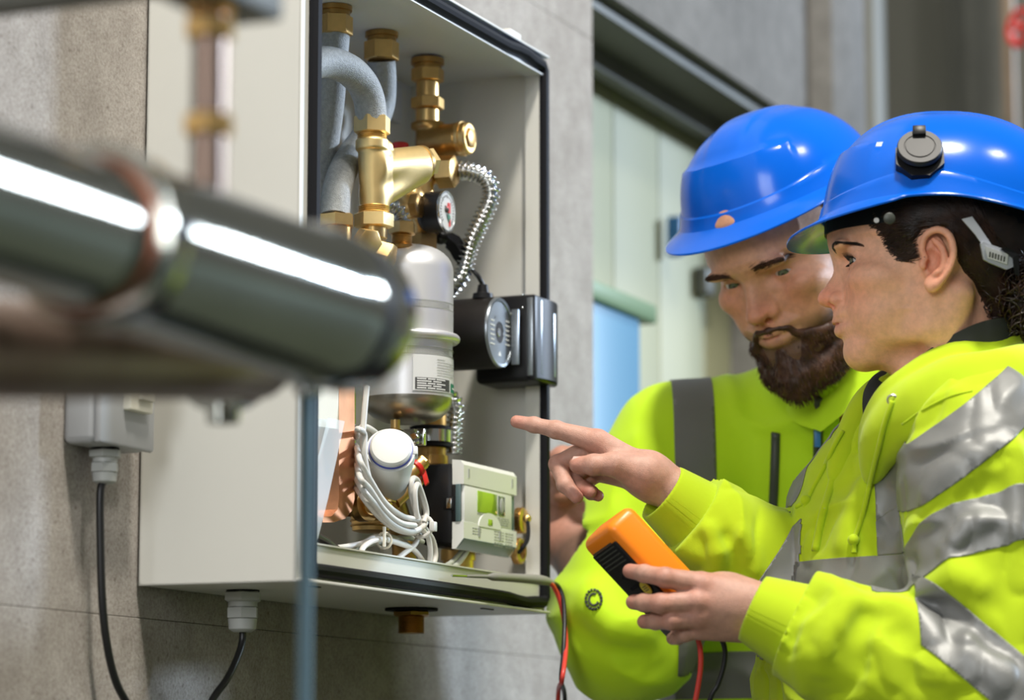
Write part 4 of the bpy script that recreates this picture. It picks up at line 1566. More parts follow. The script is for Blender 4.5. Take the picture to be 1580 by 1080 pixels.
# ---------------------------------------------------------------- foreground pipework, close to the lens
P0 = at(0, 318, 1.5)
def pl_(t):
    return P0 + t * WU
fp = Thing('steel_main_pipe', 'thick shiny steel pipe with press coupling close to the lens', 'pipe', pl_(0.1))
RP = 0.040
tq = lambda px: float(np.interp(px, [-200, 0, 230, 298, 424, 537, 640, 700], [-0.118, 0, 0.150, 0.20, 0.30, 0.40, 0.50, 0.565]))
m = MB()
m.lathe(pl_(-2.6), WU, [(0, RP), (2.6 + 0.085, RP)], 56)
fp.part('pipe', m, 'pipe_steel')
m = MB()
rp2 = RP * 1.10
t0, t1 = 0.085, 0.352
m.lathe(pl_(t0), WU, [(0, RP), (0.002, RP * 1.24), (0.020, RP * 1.26), (0.026, RP * 1.17), (0.032, RP * 1.17), (t1 - t0 - 0.03, RP * 1.17), (t1 - t0 - 0.02, RP * 1.26), (t1 - t0, RP * 1.26)], 56)
fp.part('press_coupling', m, 'pipe_steel')
m = MB()
m.lathe(pl_(t0 + 0.001), WU, [(-0.002, RP * 1.0), (0.0, RP * 1.10), (0.012, RP * 1.10)], 48)
fp.part('copper_ring', m, 'dark_copper', label='brown copper sealing ring')
m = MB()
m.lathe(pl_(t1), WU, [(0, RP * 1.22), (0.016, RP * 1.22)], 48)
fp.part('seal_ring', m, 'rubber', label='black rubber seal')
m = MB()
m.lathe(pl_(t1 + 0.016), WU, [(0, RP * 1.22), (0.03, RP * 1.20), (0.042, RP * 1.1), (0.050, RP * 0.95), (0.052, RP * 0.5)], 56)
fp.part('end_cap', m, 'pipe_steel')
# brown branch pipe
A_, B_ = at(-260, 532, 1.50), at(415, 551, 1.98)
d_ = nrm(B_ - A_)
L_ = np.linalg.norm(B_ - A_)
bp_ = Thing('brown_branch_pipe', 'tarnished brown pipe running under the steel main pipe', 'pipe', A_)
m = MB()
back = float(((A_ - KO) @ WN + GAP) / (d_ @ WN)) if d_ @ WN > 0.05 else 0.8
m.lathe(A_ - d_ * back, d_, [(0, 0.0285), (L_ + back - 0.02, 0.0285), (L_ + back - 0.01, 0.02)], 40)
bp_.part('pipe', m, 'old_pipe')
m = MB()
ck = at(345, 560, 1.97)
m.lathe(ck - d_ * 0.012, d_, [(0, 0.030), (0.001, 0.0325), (0.024, 0.0325), (0.025, 0.030)], 40)
m.tube([ck - WZ * 0.028, ck - WZ * 0.040], 0.011, 16)
bp_.part('clamp', m, 'pipe_steel')
mat('rod_steel', (0.16, 0.11, 0.085), rough=0.3, metal=0.8)
# threaded hanger rod above the main pipe
hr = Thing('hanger_rod', 'dark threaded hanger rod with nuts above the steel pipe', 'rod', at(318, 270, 1.72))
hq = pl_(tq(318)) + WZ * RP * 0.95
m = MB()
m.thread(hq, WZ, 1.2, 0.0105, pitch=0.004)
hr.part('rod', m, 'rod_steel')
dn = lambda py: hq + WZ * ((at(318, py, 1.72) - at(318, 300, 1.72))[2] + 0.01)
for py in (215, 62, 22):
    m = MB()
    m.hexa(dn(py), WZ, 0.012, 0.0155)
    hr.part('hex_nut', m, 'brass')
m = MB()
m.box(dn(-30), 0.05, 0.022, 0.014, bevel=0.003)
hr.part('bracket', m, 'dark_steel')
# sealed rail under the ceiling of the frame, upper left corner
m = MB()
q = at(20, -12, 1.9)
m.box(q, 0.25, 0.012, 0.012, axes=(WN, WU, WZ), bevel=0.002)
solo('support_rail', 'dark support rail crossing the top left corner', 'rail', m, 'dark_steel', q)
# slim blue-grey tube hanging below the end of the main pipe
tb_ = Thing('sensor_tube', 'slim blue grey tube hanging straight down below the steel pipe end', 'tube', at(474, 1100, 1.98))
q = at(474, 585, 1.98)
m = MB()
m.tube([q, q - WZ * 0.9], 0.0052, 14)
tb_.part('tube', m, 'blue_rod')
m = MB()
m.lathe(q + WZ * 0.012, -WZ, [(0, 0.007), (0.002, 0.009), (0.022, 0.009), (0.024, 0.007)], 16)
tb_.part('ferrule', m, 'steel')
m = MB()
m.tube(spline([q + WZ * 0.01, q + WZ * 0.02, pl_(tq(474)) - WZ * RP * 0.8]), 0.006, 12)
tb_.part('elbow', m, 'steel')
# ================================================================ people: shared builders
def attr_mat(name, rough, sss=0.0, bump=0.0, bscale=900, spec=0.4, sheen=0.0, metal=0.0, rvar=0):
    m = mat(name, (0.5, 0.5, 0.5), rough=rough, sss=sss, bump=bump, bscale=bscale, spec=spec, sheen=sheen, metal=metal)
    nt = m.node_tree
    a = nt.nodes.new('ShaderNodeVertexColor')
    a.layer_name = 'Col'
    tc = nt.nodes.new('ShaderNodeTexCoord')
    nz = nt.nodes.new('ShaderNodeTexNoise')
    nz.inputs['Scale'].default_value = 130
    nz.inputs['Detail'].default_value = 7
    nz.inputs['Roughness'].default_value = 0.65
    nt.links.new(tc.outputs['Object'], nz.inputs['Vector'])
    mr = nt.nodes.new('ShaderNodeMapRange')
    mr.inputs['To Min'].default_value = 0.66
    mr.inputs['To Max'].default_value = 1.30
    nt.links.new(nz.outputs['Fac'], mr.inputs['Value'])
    mx = nt.nodes.new('ShaderNodeMix')
    mx.data_type = 'RGBA'
    mx.blend_type = 'MULTIPLY'
    mx.inputs[0].default_value = 1.0
    nt.links.new(a.outputs['Color'], mx.inputs[6])
    nt.links.new(mr.outputs['Result'], mx.inputs[7])
    nt.links.new(mx.outputs[2], nt.nodes['Principled BSDF'].inputs['Base Color'])
    return m
attr_mat('skin', 0.44, sss=0.10, bump=0.45, bscale=1100, spec=0.45)
attr_mat('eye', 0.06, spec=0.6)
mat('hair_brown', (0.016, 0.008, 0.005), rough=0.6, var=0.35, vscale=90, spec=0.5)
mat('hair_strand', (0.030, 0.013, 0.007), rough=0.34, var=0.5, vscale=60, spec=0.6)
mat('beard_hair', (0.060, 0.024, 0.011), rough=0.5, var=0.45, vscale=70, spec=0.35)
mat('hivis', (0.47, 0.63, 0.014), rough=0.9, sheen=0.15, bump=0.25, bscale=1400, var=0.03, vscale=14, spec=0.2)
mat('hivis_shell', (0.52, 0.78, 0.012), rough=0.72, sheen=0.15, bump=0.15, bscale=1400, spec=0.25)
mat('tape_silver', (0.225, 0.228, 0.22), rough=0.46, metal=0.25, bump=0.15, bscale=1500, spec=0.6)
mat('tape_dark', (0.17, 0.17, 0.15), rough=0.5, metal=0.2, bump=0.1, bscale=1500)
mat('zip_dark', (0.05, 0.055, 0.045), rough=0.45)
mat('zip_metal', (0.5, 0.5, 0.48), rough=0.3, metal=1)
mat('dark_shirt', (0.02, 0.021, 0.022), rough=0.8, bump=0.3, bscale=1500)
mat('trousers', (0.03, 0.033, 0.04), rough=0.85, bump=0.2, bscale=900)
mat('boot', (0.02, 0.018, 0.016), rough=0.6)
mat('helmet_blue', (0.0, 0.112, 0.62), rough=0.2, coat=0.05, spec=0.32, bump=0.02, bscale=300)
mat('strap_grey', (0.42, 0.44, 0.48), rough=0.35)
mat('lash', (0.006, 0.005, 0.005), rough=0.6)

def Rz(a):
    c, s = math.cos(a), math.sin(a)
    return np.array([[c, -s, 0], [s, c, 0], [0, 0, 1]])
def Ry(a):
    c, s = math.cos(a), math.sin(a)
    return np.array([[c, 0, s], [0, 1, 0], [-s, 0, c]])
def Rx(a):
    c, s = math.cos(a), math.sin(a)
    return np.array([[1, 0, 0], [0, c, -s], [0, s, c]])
def xform(Rm, o, scale=1.0):
    X = np.eye(4)
    X[:3, :3] = np.asarray(Rm) * scale
    X[:3, 3] = o
    return X
def app(X, p):
    p = np.asarray(p, float)
    return p @ X[:3, :3].T + X[:3, 3]

def sdpoly(px, pz, poly):
    """signed distance to a closed polygon, on arrays"""
    P_ = np.asarray(poly, float)
    d = np.full(np.broadcast(px, pz).shape, 1e9)
    s = np.ones(d.shape)
    n = len(P_)
    for i in range(n):
        a, b = P_[i], P_[i - 1]
        ex, ez = b - a
        wx, wz = px - a[0], pz - a[1]
        t = np.clip((wx * ex + wz * ez) / (ex * ex + ez * ez + 1e-12), 0, 1)
        bx, bz = wx - ex * t, wz - ez * t
        d = np.minimum(d, bx * bx + bz * bz)
        c1 = pz >= a[1]
        c2 = pz < b[1]
        c3 = ex * wz > ez * wx
        fl = (c1 & c2 & c3) | (~c1 & ~c2 & ~c3)
        s = np.where(fl, -s, s)
    return s * np.sqrt(d)

def lattice_noise(vol, cell, seed):
    """smooth value noise on the volume grid, about -1..1"""
    r = np.random.default_rng(seed)
    Ws, dims = [], []
    cell = np.full(3, cell) if np.ndim(cell) == 0 else np.asarray(cell)
    for i in range(3):
        t = (vol.ax[i] - vol.lo[i]) / cell[i]
        n = int(t.max()) + 2
        k = np.clip(t.astype(int), 0, n - 2)
        f = t - k
        f = f * f * (3 - 2 * f)
        W = np.zeros((len(t), n), np.float32)
        W[np.arange(len(t)), k] = 1 - f
        W[np.arange(len(t)), k + 1] += f
        Ws.append(W)
        dims.append(n)
    A = r.uniform(-1, 1, dims).astype(np.float32)
    A = np.tensordot(Ws[0], A, (1, 0))
    A = np.einsum('jb,abc->ajc', Ws[1], A, optimize=True)
    return np.einsum('kc,ajc->ajk', Ws[2], A, optimize=True)

F_PROF = [(108, 72), (110, 56), (109.4, 43), (108.6, 33.5), (106.6, 25), (103.6, 14.6), (102.6, 6.5), (105, -0.4), (111.3, -9.5), (116.4, -17.5), (118.6, -22), (117.6, -25.8), (113, -28.6), (107, -30.6),
          (104.6, -34.4), (104.9, -41.2), (103.4, -44.6), (99.0, -47.8), (100.2, -52.0), (99.6, -57), (96, -61.3), (92.6, -65.5), (92.6, -72.3), (91, -79.4), (87, -85), (80.6, -89), (72, -90.5), (60, -91), (46, -97), (38, -108),
          (20, -108), (-40, -60), (-70, 40), (0, 110), (60, 105), (95, 92)]
F_C = [(-110, .010), (-90, .013), (-82, .016), (-72, .017), (-64, .020), (-57, .017), (-50, .018), (-42, .017), (-36, .020), (-32, .030), (-29, .052), (-24, .062), (-16, .085), (-5, .11), (6, .10), (15, .06), (24, .016), (33, .0115), (60, .0125), (110, .013)]
M_PROF = [(104, 78), (108, 62), (110, 46), (113, 33), (111.5, 25), (106, 13), (106.5, 8), (111, -2), (118, -14), (123, -23), (122, -28), (116, -32), (108, -34.5),
          (105.5, -38), (106, -45), (105, -49.5), (101, -52), (103, -56.5), (101.5, -62), (96.5, -67), (97, -78), (95, -90), (88, -98), (78, -102), (62, -102), (46, -106), (38, -118),
          (20, -118), (-40, -60), (-70, 40), (0, 110), (60, 105), (92, 95)]
M_C = [(-120, .010), (-100, .012), (-88, .013), (-75, .014), (-66, .018), (-57, .016), (-50, .017), (-42, .016), (-38, .020), (-34, .032), (-30, .05), (-24, .055), (-15, .075), (-4, .09), (8, .085), (16, .05), (25, .014), (33, .0105), (60, .0115), (110, .012)]

def build_head(prof, ctab, male, res=1.6, ear_sides=(1, -1), ear_x=0, lid=(21, -13), eye_x=75):
    """head and neck in millimetres: x forward, y to the person's left, z up, origin between the ear canals"""
    v = Vol((-112, -96, -190), (132, 96, 140), res)
    w_ = 1.04 if male else 1.0
    v.ell((4, 0, 42), (101, 74 * w_, 86))
    v.ell((38, 0, -22), (56, 58 * w_, 60), 22)
    for s in (1, -1):
        jw = (51 if male else 46)
        gz = -66 if male else -58
        v.cone((12, s * jw, gz), (74, s * 14, -82 if male else -75), 12, 14, 16)
        v.cone((8, s * 58 * w_, -6), (12, s * jw, gz), 13, 12, 18)
        v.ell((63, s * 45, -9), (25, 19, 16), 14)
        v.ell((60, s * 34, -40), (22, 18, 24), 16)
    g = v.grid((slice(None),) * 3)
    X, Y, Z = g
    sd2 = sdpoly(X[:, :, 0][:, :, None] * 1.0, Z[0][None] * 1.0, prof)
    c = np.interp(Z[0, 0], [q[0] for q in ctab], [q[1] for q in ctab])[None, None, :]
    face = (sd2 + c * Y * Y).astype(np.float32)
    lim = (np.sqrt((Y / 60.0) ** 2 + ((X - 50) / 200.0) ** 2) - 1) * 50
    face = np.maximum(face, lim.astype(np.float32))
    k = 9.0
    h = np.maximum(k - np.abs(v.F - face), 0) / k
    v.F = np.minimum(v.F, face) - h * h * k * 0.25
    nz_ = -24 if not male else -26
    for s in (1, -1):
        # sockets, brow, lids
        v.ell((97, s * 31, 9), (13, 16, 11), 9, '-')
        v.ell((95 + (3 if male else 0), s * 30, 25), (9, 21, 6.5), 9)
        ec = np.array([float(eye_x), s * 32.0, 8.5])
        v.ell(ec, 13.4, 4)
        v.ell(ec + (3, s * 1.5, 11.5), (9, 13, 4.5), 5)
        def lids(X, Y, Z, ec=ec, s=s):
            x, y, z = X - ec[0], (Y - ec[1]) * s, Z - ec[2]
            r = vlen(x, y, z)
            az = np.degrees(np.arctan2(y, x))
            el = np.degrees(np.arcsin(np.clip(z / (r + 1e-6), -1, 1)))
            q = np.clip((az - 6) / 56.0, -1, 1)
            up = lid[0] * np.sqrt(np.maximum(1 - q * q, 0)) + 1.5 * q
            lw = lid[1] * np.sqrt(np.maximum(1 - q * q, 0)) + 1.5 * q
            ang = np.maximum(np.maximum(el - up, lw - el), (np.abs(az - 6) - 56) * 0.5)
            d = ang * math.pi / 180 * 12.5
            return np.maximum(np.maximum(d, 11.0 - r), r - 17)
        v.put(lids, ec - 18, ec + 18, 1.0, '-')
        # nose wings and nostrils
        v.ell((100, s * 12.5, nz_ - 0.5), (8.5, 6.2, 6.8), 4)
        v.ell((105.0, s * 8.0, nz_ - 5.8), (6.0, 4.2, 4.4), 1.0, '-')
    v.ell((109.5 + (3 if male else 0), 0, nz_ + 3), (8.5, 8.5, 7.5), 5)
    zl = -48.0 if not male else -52.5
    up = [(86, -24.5, zl - 0.6), (96.5, -11, zl + 3.2), (101.5, 0, zl + 3.0), (96.5, 11, zl + 3.2), (86, 24.5, zl - 0.6)]
    lo = [(86, -23.5, zl - 1.0), (94.5, -11, zl - 5.4), (97.6, 0, zl - 6.2), (94.5, 11, zl - 5.4), (86, 23.5, zl - 1.0)]
    v.path(up, [1.8, 3.6, 3.8, 3.6, 1.8], 2.5)
    v.path(lo, [2.0, 4.6, 5.2, 4.6, 2.0], 2.5)
    v.path([(83.5, -26.5, zl - 0.5), (97.5, -11.5, zl), (104, 0, zl - 0.2), (97.5, 11.5, zl), (83.5, 26.5, zl - 0.5)], [1.4, 1.0, 1.0, 1.0, 1.4], 1.6, '-')
    v.ell((106.5, 0, zl + 10), (3, 2.6, 6), 3, '-')
    v.ell((78, 0, -77 if not male else -84), (14, 20, 13), 10)
    # neck
    nk = 50 if not male else 60
    v.cone((-12, 0, -50), (-26, 0, -190), nk - 3, nk + 4, 14)
    for s in (1, -1):
        v.ell((34, s * 40, -88 if not male else -98), (30, 13, 11), 14, '-')
    v.ell((28, 0, -104), (14, 17, 16), 20) if male else v.ell((26, 0, -104), (12, 18, 20), 22)
    for s in (1, -1):
        v.cone((-16, s * 56, -28), (26, s * 14, -170), 12, 12, 16)
    for s in ear_sides:
        ear(v, s, male, ear_x)
    V, Q = v.mesh(2)
    return V, Q, dict(up=up, lo=lo, zl=zl, nz=nz_)

def ear(v, s, male, ex=0):
    e = lambda x, y, z: (x - 8 + ex, s * (y + (3 if male else 0)), z * 1.0 + 1)
    t = math.radians(10)
    v.ell(e(-3, 75, 1), (14, 7, 25), 6, M=[[math.cos(t), -s * 0.25, -math.sin(t)], [0.25, s * 1.0, 0], [math.sin(t), 0, math.cos(t)]])
    v.ell(e(1, 84, -1), (9.0, 11, 13), 2.5, '-')
    v.ell(e(-6, 85, 14), (7.5, 6.5, 8.5), 2.5, '-')
    v.path([e(5, 80, -1), e(9.5, 82, 11), e(6, 84.5, 23), e(-5, 86.5, 28), e(-15.5, 88, 22), e(-19.5, 88, 8), e(-17, 86.5, -6), e(-10.5, 84, -17), e(-4, 81, -24)], [2.2, 2.6, 2.9, 3.0, 3.2, 3.2, 3.0, 3.0, 3.6], 1.5)
    v.path([e(-1, 83, 19), e(-8, 84.5, 12), e(-11, 85.5, 2), e(-9, 84, -9), e(-2, 82.5, -14)], [2.0, 2.6, 2.8, 2.8, 2.4], 2)
    v.ell(e(1, 79.5, -23), (7.5, 4.5, 8.5), 4)
    v.ell(e(9, 80, -4), (3.5, 3.5, 5.5), 3)
    v.ell(e(3.5, 77, -3), (3, 6, 4), 2, '-')

def head_colors(V, info, base, male, ear_x=0):
    x, y, z = V.T
    C = np.tile(np.asarray(base, float), (len(V), 1))
    def tint(d, r, col, a):
        t = a * np.exp(-(d / r) ** 2)[:, None]
        C[:] = C * (1 - t) + np.asarray(col) * t
    dist = lambda p, sc=(1, 1, 1): np.sqrt(sum(((V[:, i] - p[i]) / sc[i]) ** 2 for i in range(3)))
    red = np.array(base) * (1.02, 0.66, 0.62)
    for s in (1, -1):
        tint(dist((78, s * 40, -18)), 22, red, 0.55)
        tint(dist((-12 + ear_x, s * 84, 2), (1, 0.6, 1.6)), 20, red, 0.7)
        tint(dist((84, s * 33, 4), (1, 1.6, 0.8)), 9, np.array(base) * (0.88, 0.72, 0.72), 0.5)
    tint(dist((110, 0, info['nz']), (1, 1.3, 1)), 16, np.array(base) * (0.98, 0.50, 0.47), 0.65)
    lip = (0.56, 0.17, 0.15) if not male else (0.50, 0.15, 0.12)
    P_ = spline(info['up'], 8)
    d = np.min([np.linalg.norm(V - q, axis=1) for q in P_], 0)
    P2 = spline(info['lo'], 8)
    d2 = np.min([np.linalg.norm(V - q - (0, 0, 0), axis=1) for q in P2], 0)
    wd_ = 1.6 * np.clip((np.abs(y) - 8) / 14, 0, 1)
    dl = np.minimum(d - 4.4, d2 - 5.7) + wd_
    t = 1 / (1 + np.exp((dl - 0.4) / 0.35))
    C[:] = C * (1 - 0.72 * t[:, None]) + np.array(lip) * 0.72 * t[:, None]
    return C

def eyeball(parent, origin, X, ec, tgt, rad, iris=(0.10, 0.13, 0.07)):
    """eyeball with iris and pupil as vertex colours; tgt = viewing direction in head space"""
    n, m_ = 48, 24
    t = np.linspace(0, math.pi, m_ + 1)
    f = nrm(tgt)
    a, b = perp(f)
    V, Q = [], []
    C = []
    for i in range(m_ + 1):
        bulge = 0.5 * math.exp(-(math.degrees(t[i]) / 24.0) ** 4)
        for k in range(n):
            p = 2 * math.pi * k / n
            V.append(np.asarray(ec) + (rad + bulge) * (math.cos(t[i]) * f + math.sin(t[i]) * (math.cos(p) * a + math.sin(p) * b)))
            dg = math.degrees(t[i])
            C.append((0.005, 0.005, 0.005) if dg < 11 else ((tuple(c * (0.6 + 0.8 * ((k * 7) % 5) / 5) for c in iris)) if dg < 26 else ((0.02, 0.02, 0.02) if dg < 30 else (0.62, 0.56, 0.52))))
    for i in range(m_):
        for k in range(n):
            l = (k + 1) % n
            Q.append((i * n + k, (i + 1) * n + k, (i + 1) * n + l, i * n + l))
    return vol_obj('eyeball', (np.array(V), np.array(Q)), 'eye', parent, origin, X, np.array(C))

def strands(parent, origin, name, paths, r0, mt, r1=None, seg=3, label=None):
    """many thin tapering strands as one mesh; paths: list of (n,3) arrays"""
    V, Q = [], []
    o = 0
    for p in paths:
        p = np.asarray(p)
        n = len(p)
        t = np.gradient(p, axis=0)
        t /= np.linalg.norm(t, axis=1)[:, None] + 1e-12
        ref = np.array([0.3, 0.5, 0.8])
        x = np.cross(t, ref)
        x /= np.linalg.norm(x, axis=1)[:, None] + 1e-12
        y = np.cross(t, x)
        rr = np.linspace(r0, r1 if r1 is not None else r0 * 0.3, n)[:, None]
        ring = [p + rr * (math.cos(2 * math.pi * k / seg) * x + math.sin(2 * math.pi * k / seg) * y) for k in range(seg)]
        V.append(np.stack(ring, 1).reshape(-1, 3))
        i = np.arange(n - 1)[:, None]
        k = np.arange(seg)[None]
        l = (k + 1) % seg
        Q.append(np.stack([i * seg + k, i * seg + l, (i + 1) * seg + l, (i + 1) * seg + k], -1).reshape(-1, 4) + o)
        o += n * seg
    ob = vol_obj(name, (np.concatenate(V), np.concatenate(Q)), mt, parent, origin)
    if label:
        ob['label'] = label
    return ob

# ---------------------------------------------------------------- hard hat
def build_helmet(X, name, label, base, ridge=True, detail=True, visor=27, rimz=57, dip=16):
    t = Thing(name, label, 'hard hat', base)
    NP = 144
    ph = np.linspace(-math.pi, math.pi, NP, endpoint=False)
    def smooth(a, b, x):
        q = np.clip((x - a) / (b - a), 0, 1)
        return q * q * (3 - 2 * q)
    # dome half axes
    def rad(el, p):
        """radius of the dome at elevation fraction el (0 rim level .. 1 top) and azimuth p"""
        ax_ = np.where(np.cos(p) > 0, 115.0, 134.0)
        e = 2.25
        f = (1 - np.clip(el, 0, 1) ** e) ** (1 / e)
        den = (np.abs(np.cos(p)) / ax_) ** 2.25 + (np.abs(np.sin(p)) / 106.0) ** 2.25
        return f * den ** (-1 / 2.25)
    z0, zt = rimz - 16.0, 158.0
    zr = rimz + 5 * np.cos(2 * ph) * 0 + np.where(np.abs(ph) > 1.6, -22 * smooth(1.6, 3.0, np.abs(ph)), 0) - 6 * smooth(1.1, 0.0, np.abs(ph)) + 5 * np.exp(-((np.abs(ph) - 1.45) / 0.5) ** 2)
    zc = zr + 15 + 9 * np.exp(-((np.abs(ph) - 1.35) / 0.55) ** 2)
    rows = []
    def pt(r, z):
        return np.stack([r * np.cos(ph), r * np.sin(ph), np.broadcast_to(z, ph.shape)], 1)
    # dome rows from the top to the crease
    n = 30
    tz = np.sin(np.linspace(math.pi / 2, 0, n)) ** 0.9
    for q in tz:
        z = zc + (zt - zc) * q
        r = rad((z - z0) / (zt - z0), ph)
        # flatter front panel standing slightly proud
        rc = rad((zc - z0) / (zt - z0), ph)
        pw = smooth(0.92, 0.86, np.abs(ph)) * smooth(122, 118, z)
        rp = rc - (z - zc) * 0.13
        r = np.where(rp > r, r + (rp - r) * pw * 0.32, r)
        if ridge:
            yy = r * np.sin(ph)
            lift = 2.4 * smooth(30, 20, np.abs(yy)) * smooth(105, 145, z)
            z = z + lift
        rows.append(pt(r, z))
    # flared band between crease and rim
    for q in (0.06, 0.14, 0.4, 0.7, 1.0):
        z = zc + (zr - zc) * q
        r = rad((z - z0) / (zt - z0), ph) + 1.6 * smooth(0, 0.12, q) + 3.0 * q * q
        rows.append(pt(r, z))
    # brim
    wv = np.clip(np.cos(ph * 1.28), 0, 1) * (np.abs(ph) < math.pi / 2 / 1.28)
    wv = wv ** 0.55
    rim = 2.5
    r_e = r
    z_e = z
    for q in (0.2, 0.45, 0.7, 0.9, 1.0):
        L = (rim + visor * wv) * q
        rows.append(pt(r_e + L, z_e - (2.0 * q + dip * wv * q ** 0.8)))
    top_n = len(rows)
    rr = r_e + (rim + visor * wv)
    ze = z_e - (2.0 + dip * wv)
    rows.append(pt(rr + 0.6, ze - 1.2))
    rows.append(pt(rr, ze - 2.6))
    for q in (0.8, 0.5, 0.2, 0.0):
        L = (rim + visor * wv) * q
        rows.append(pt(r_e + L - 1.0, z_e - 3.0 - (2.0 * q + dip * wv * q ** 0.8)))
    for q in (0.0, 0.25, 0.5, 0.75, 0.9, 0.99):
        z = zr + (zt - 4 - zr) * q
        rows.append(pt(rad((z + 3 - z0) / (zt - z0), ph) - 3.5, z))
    V = np.concatenate(rows)
    Q = []
    for i in range(len(rows) - 1):
        for k in range(NP):
            l = (k + 1) % NP
            Q.append((i * NP + k, (i + 1) * NP + k, (i + 1) * NP + l, i * NP + l))
    W = app(X, V)
    fc = [tuple(q) for q in Q] + [tuple(range(NP))] + [tuple((len(rows) - 1) * NP + k for k in range(NP))]
    sh = make_obj('shell', W, fc, 'helmet_blue', t.e, t.o, None, 24)
    # headband ring inside
    m = MB()
    Z0 = rimz - 4
    hb_t = [(4 + math.cos(p) * 108, math.sin(p) * 77.5) for p in np.linspace(0, 2 * math.pi, 72, endpoint=False)]
    g = []
    for x_, y_ in hb_t + hb_t[:1]:
        zf = Z0 - 4
        g.append([app(X, (x_, y_, zf - 9)), app(X, (x_, y_, zf + 24)), app(X, (x_ * 0.985, y_ * 0.985, zf + 24)), app(X, (x_ * 0.985, y_ * 0.985, zf - 9)), app(X, (x_, y_, zf - 9))])
    m.grid(g)
    hb = t.part('headband', m, 'black_plastic')
    return t, rows
# ---------------------------------------------------------------- garments: clipping bands out of a mesh, casting onto it
from mathutils.bvhtree import BVHTree
def bvh_of(VQ):
    return BVHTree.FromPolygons([tuple(v) for v in VQ[0]], [tuple(int(i) for i in q) for q in VQ[1]])
def cast(bvh, px, py, back=0.0):
    """where the garment surface lies along a line of sight; None if missed"""
    r = nrm(at(px, py, 1) - CAM)
    h = bvh.ray_cast(Vector(CAM), Vector(r))
    if h[0] is None:
        return None
    return np.array(h[0]) - r * back
def cast_line(bvh, pts, back=0.0, n=8):
    out = []
    for q in spline(np.array(pts, float), n):
        c = cast(bvh, q[0], q[1], back)
        if c is not None:
            out.append(c)
    return out
def normals_of(V, Q):
    n = np.zeros_like(V)
    fn = np.cross(V[Q[:, 2]] - V[Q[:, 0]], V[Q[:, 3]] - V[Q[:, 1]])
    for i in range(4):
        for c in range(3):
            n[:, c] += np.bincount(Q[:, i], fn[:, c], len(V))
    return n / (np.linalg.norm(n, axis=1)[:, None] + 1e-12)
def band(thing, name, VQ, planes, mask, m_, off=0.0014, thick=0.0012, label=None):
    """a strip of tape: the garment surface between planes, lifted off a little"""
    V, Q = VQ
    N = normals_of(V, Q)
    keep = mask(V)
    for p, n_ in planes:
        keep &= ((V - np.asarray(p)) @ nrm(n_)) > -0.012
    fq = Q[keep[Q].all(1)]
    if len(fq) == 0:
        return None
    used, inv = np.unique(fq, return_inverse=True)
    bm = bmesh.new()
    vv = [bm.verts.new(V[i] + N[i] * off) for i in used]
    for f in inv.reshape(-1, 4):
        try:
            bm.faces.new([vv[i] for i in f])
        except ValueError:
            pass
    for p, n_ in planes:
        bmesh.ops.bisect_plane(bm, geom=list(bm.verts) + list(bm.edges) + list(bm.faces), plane_co=Vector(p), plane_no=Vector(nrm(n_)), clear_inner=True)
    me = bpy.data.meshes.new(name)
    for v in bm.verts:
        v.co = v.co - Vector(thing.o)
    bm.to_mesh(me)
    bm.free()
    me.polygons.foreach_set('use_smooth', [True] * len(me.polygons))
    me.materials.append(MATS[m_])
    o = bpy.data.objects.new(name, me)
    COL.objects.link(o)
    o.parent = thing.e
    md = o.modifiers.new('thickness', 'SOLIDIFY')
    md.thickness = thick
    md.offset = -1
    if label:
        o['label'] = label
    return o
def seg_dist(V, a, b):
    a, b = np.asarray(a), np.asarray(b)
    ba = b - a
    h = np.clip(((V - a) @ ba) / (ba @ ba), 0, 1)
    return np.linalg.norm(V - a - h[:, None] * ba, axis=1)

# ---------------------------------------------------------------- hands
def finger(v, pts, rad, k=0.002):
    """finger through joints; slight thickening at the joints"""
    for i in range(len(pts) - 1):
        v.cone(pts[i], pts[i + 1], rad[i], rad[i + 1], k)
    for p, r in list(zip(pts, rad))[1:-1]:
        v.ell(p, r * 1.05, 0.003)
def nail(parent, origin, p, along, out, w, l):
    along, out = nrm(along), nrm(out)
    side = nrm(np.cross(along, out))
    out = np.cross(side, along)
    m = MB()
    m.grid([[np.asarray(p) + along * l * (j - 0.5) + side * w * math.sin(t) + out * (w * 0.9 * (math.cos(t) - 1) + 0.0003) for t in np.linspace(-0.95, 0.95, 9)] for j in np.linspace(0, 1, 5)])
    return m
# ================================================================ the woman in the hooded jacket
WYAW = math.radians(180 - 5.6)
wf = np.array([math.cos(WYAW), math.sin(WYAW), 0])
wl_ = np.array([-math.sin(WYAW), math.cos(WYAW), 0])
W0 = at(1425, 405, 2.83) - 0.072 * wl_ - 0.019 * wf
WX = xform(Rz(WYAW) @ Ry(math.radians(0)), W0, 0.001)
WP = A3(W0[0] + 0.06, W0[1] + 0.02, 0)
wo_ = Thing('person', 'person in a blue helmet and yellow hooded jacket pointing and holding an orange tester', 'person', WP)
SKIN_W = (0.86, 0.46, 0.29)
V, Q, info = build_head(F_PROF, F_C, False, res=1.3, ear_x=19, eye_x=76)
C_ = head_colors(V, info, SKIN_W, False, 19)
body_parts = [(app(WX, V), Q, C_)]
TF = nrm(A3(-0.94, -0.34, 0))      # torso facing
TL = np.cross(WZ, TF)

# ---------------------------------------------------------------- hands (world space)
def hand_colors(V, tips, base):
    C = np.tile(np.asarray(base, float), (len(V), 1))
    for p, r in tips:
        t = 0.6 * np.exp(-(np.linalg.norm(V - p, axis=1) / r) ** 2)[:, None]
        C = C * (1 - t) + np.array(base) * (1.05, 0.62, 0.58) * t
    return C
H = at
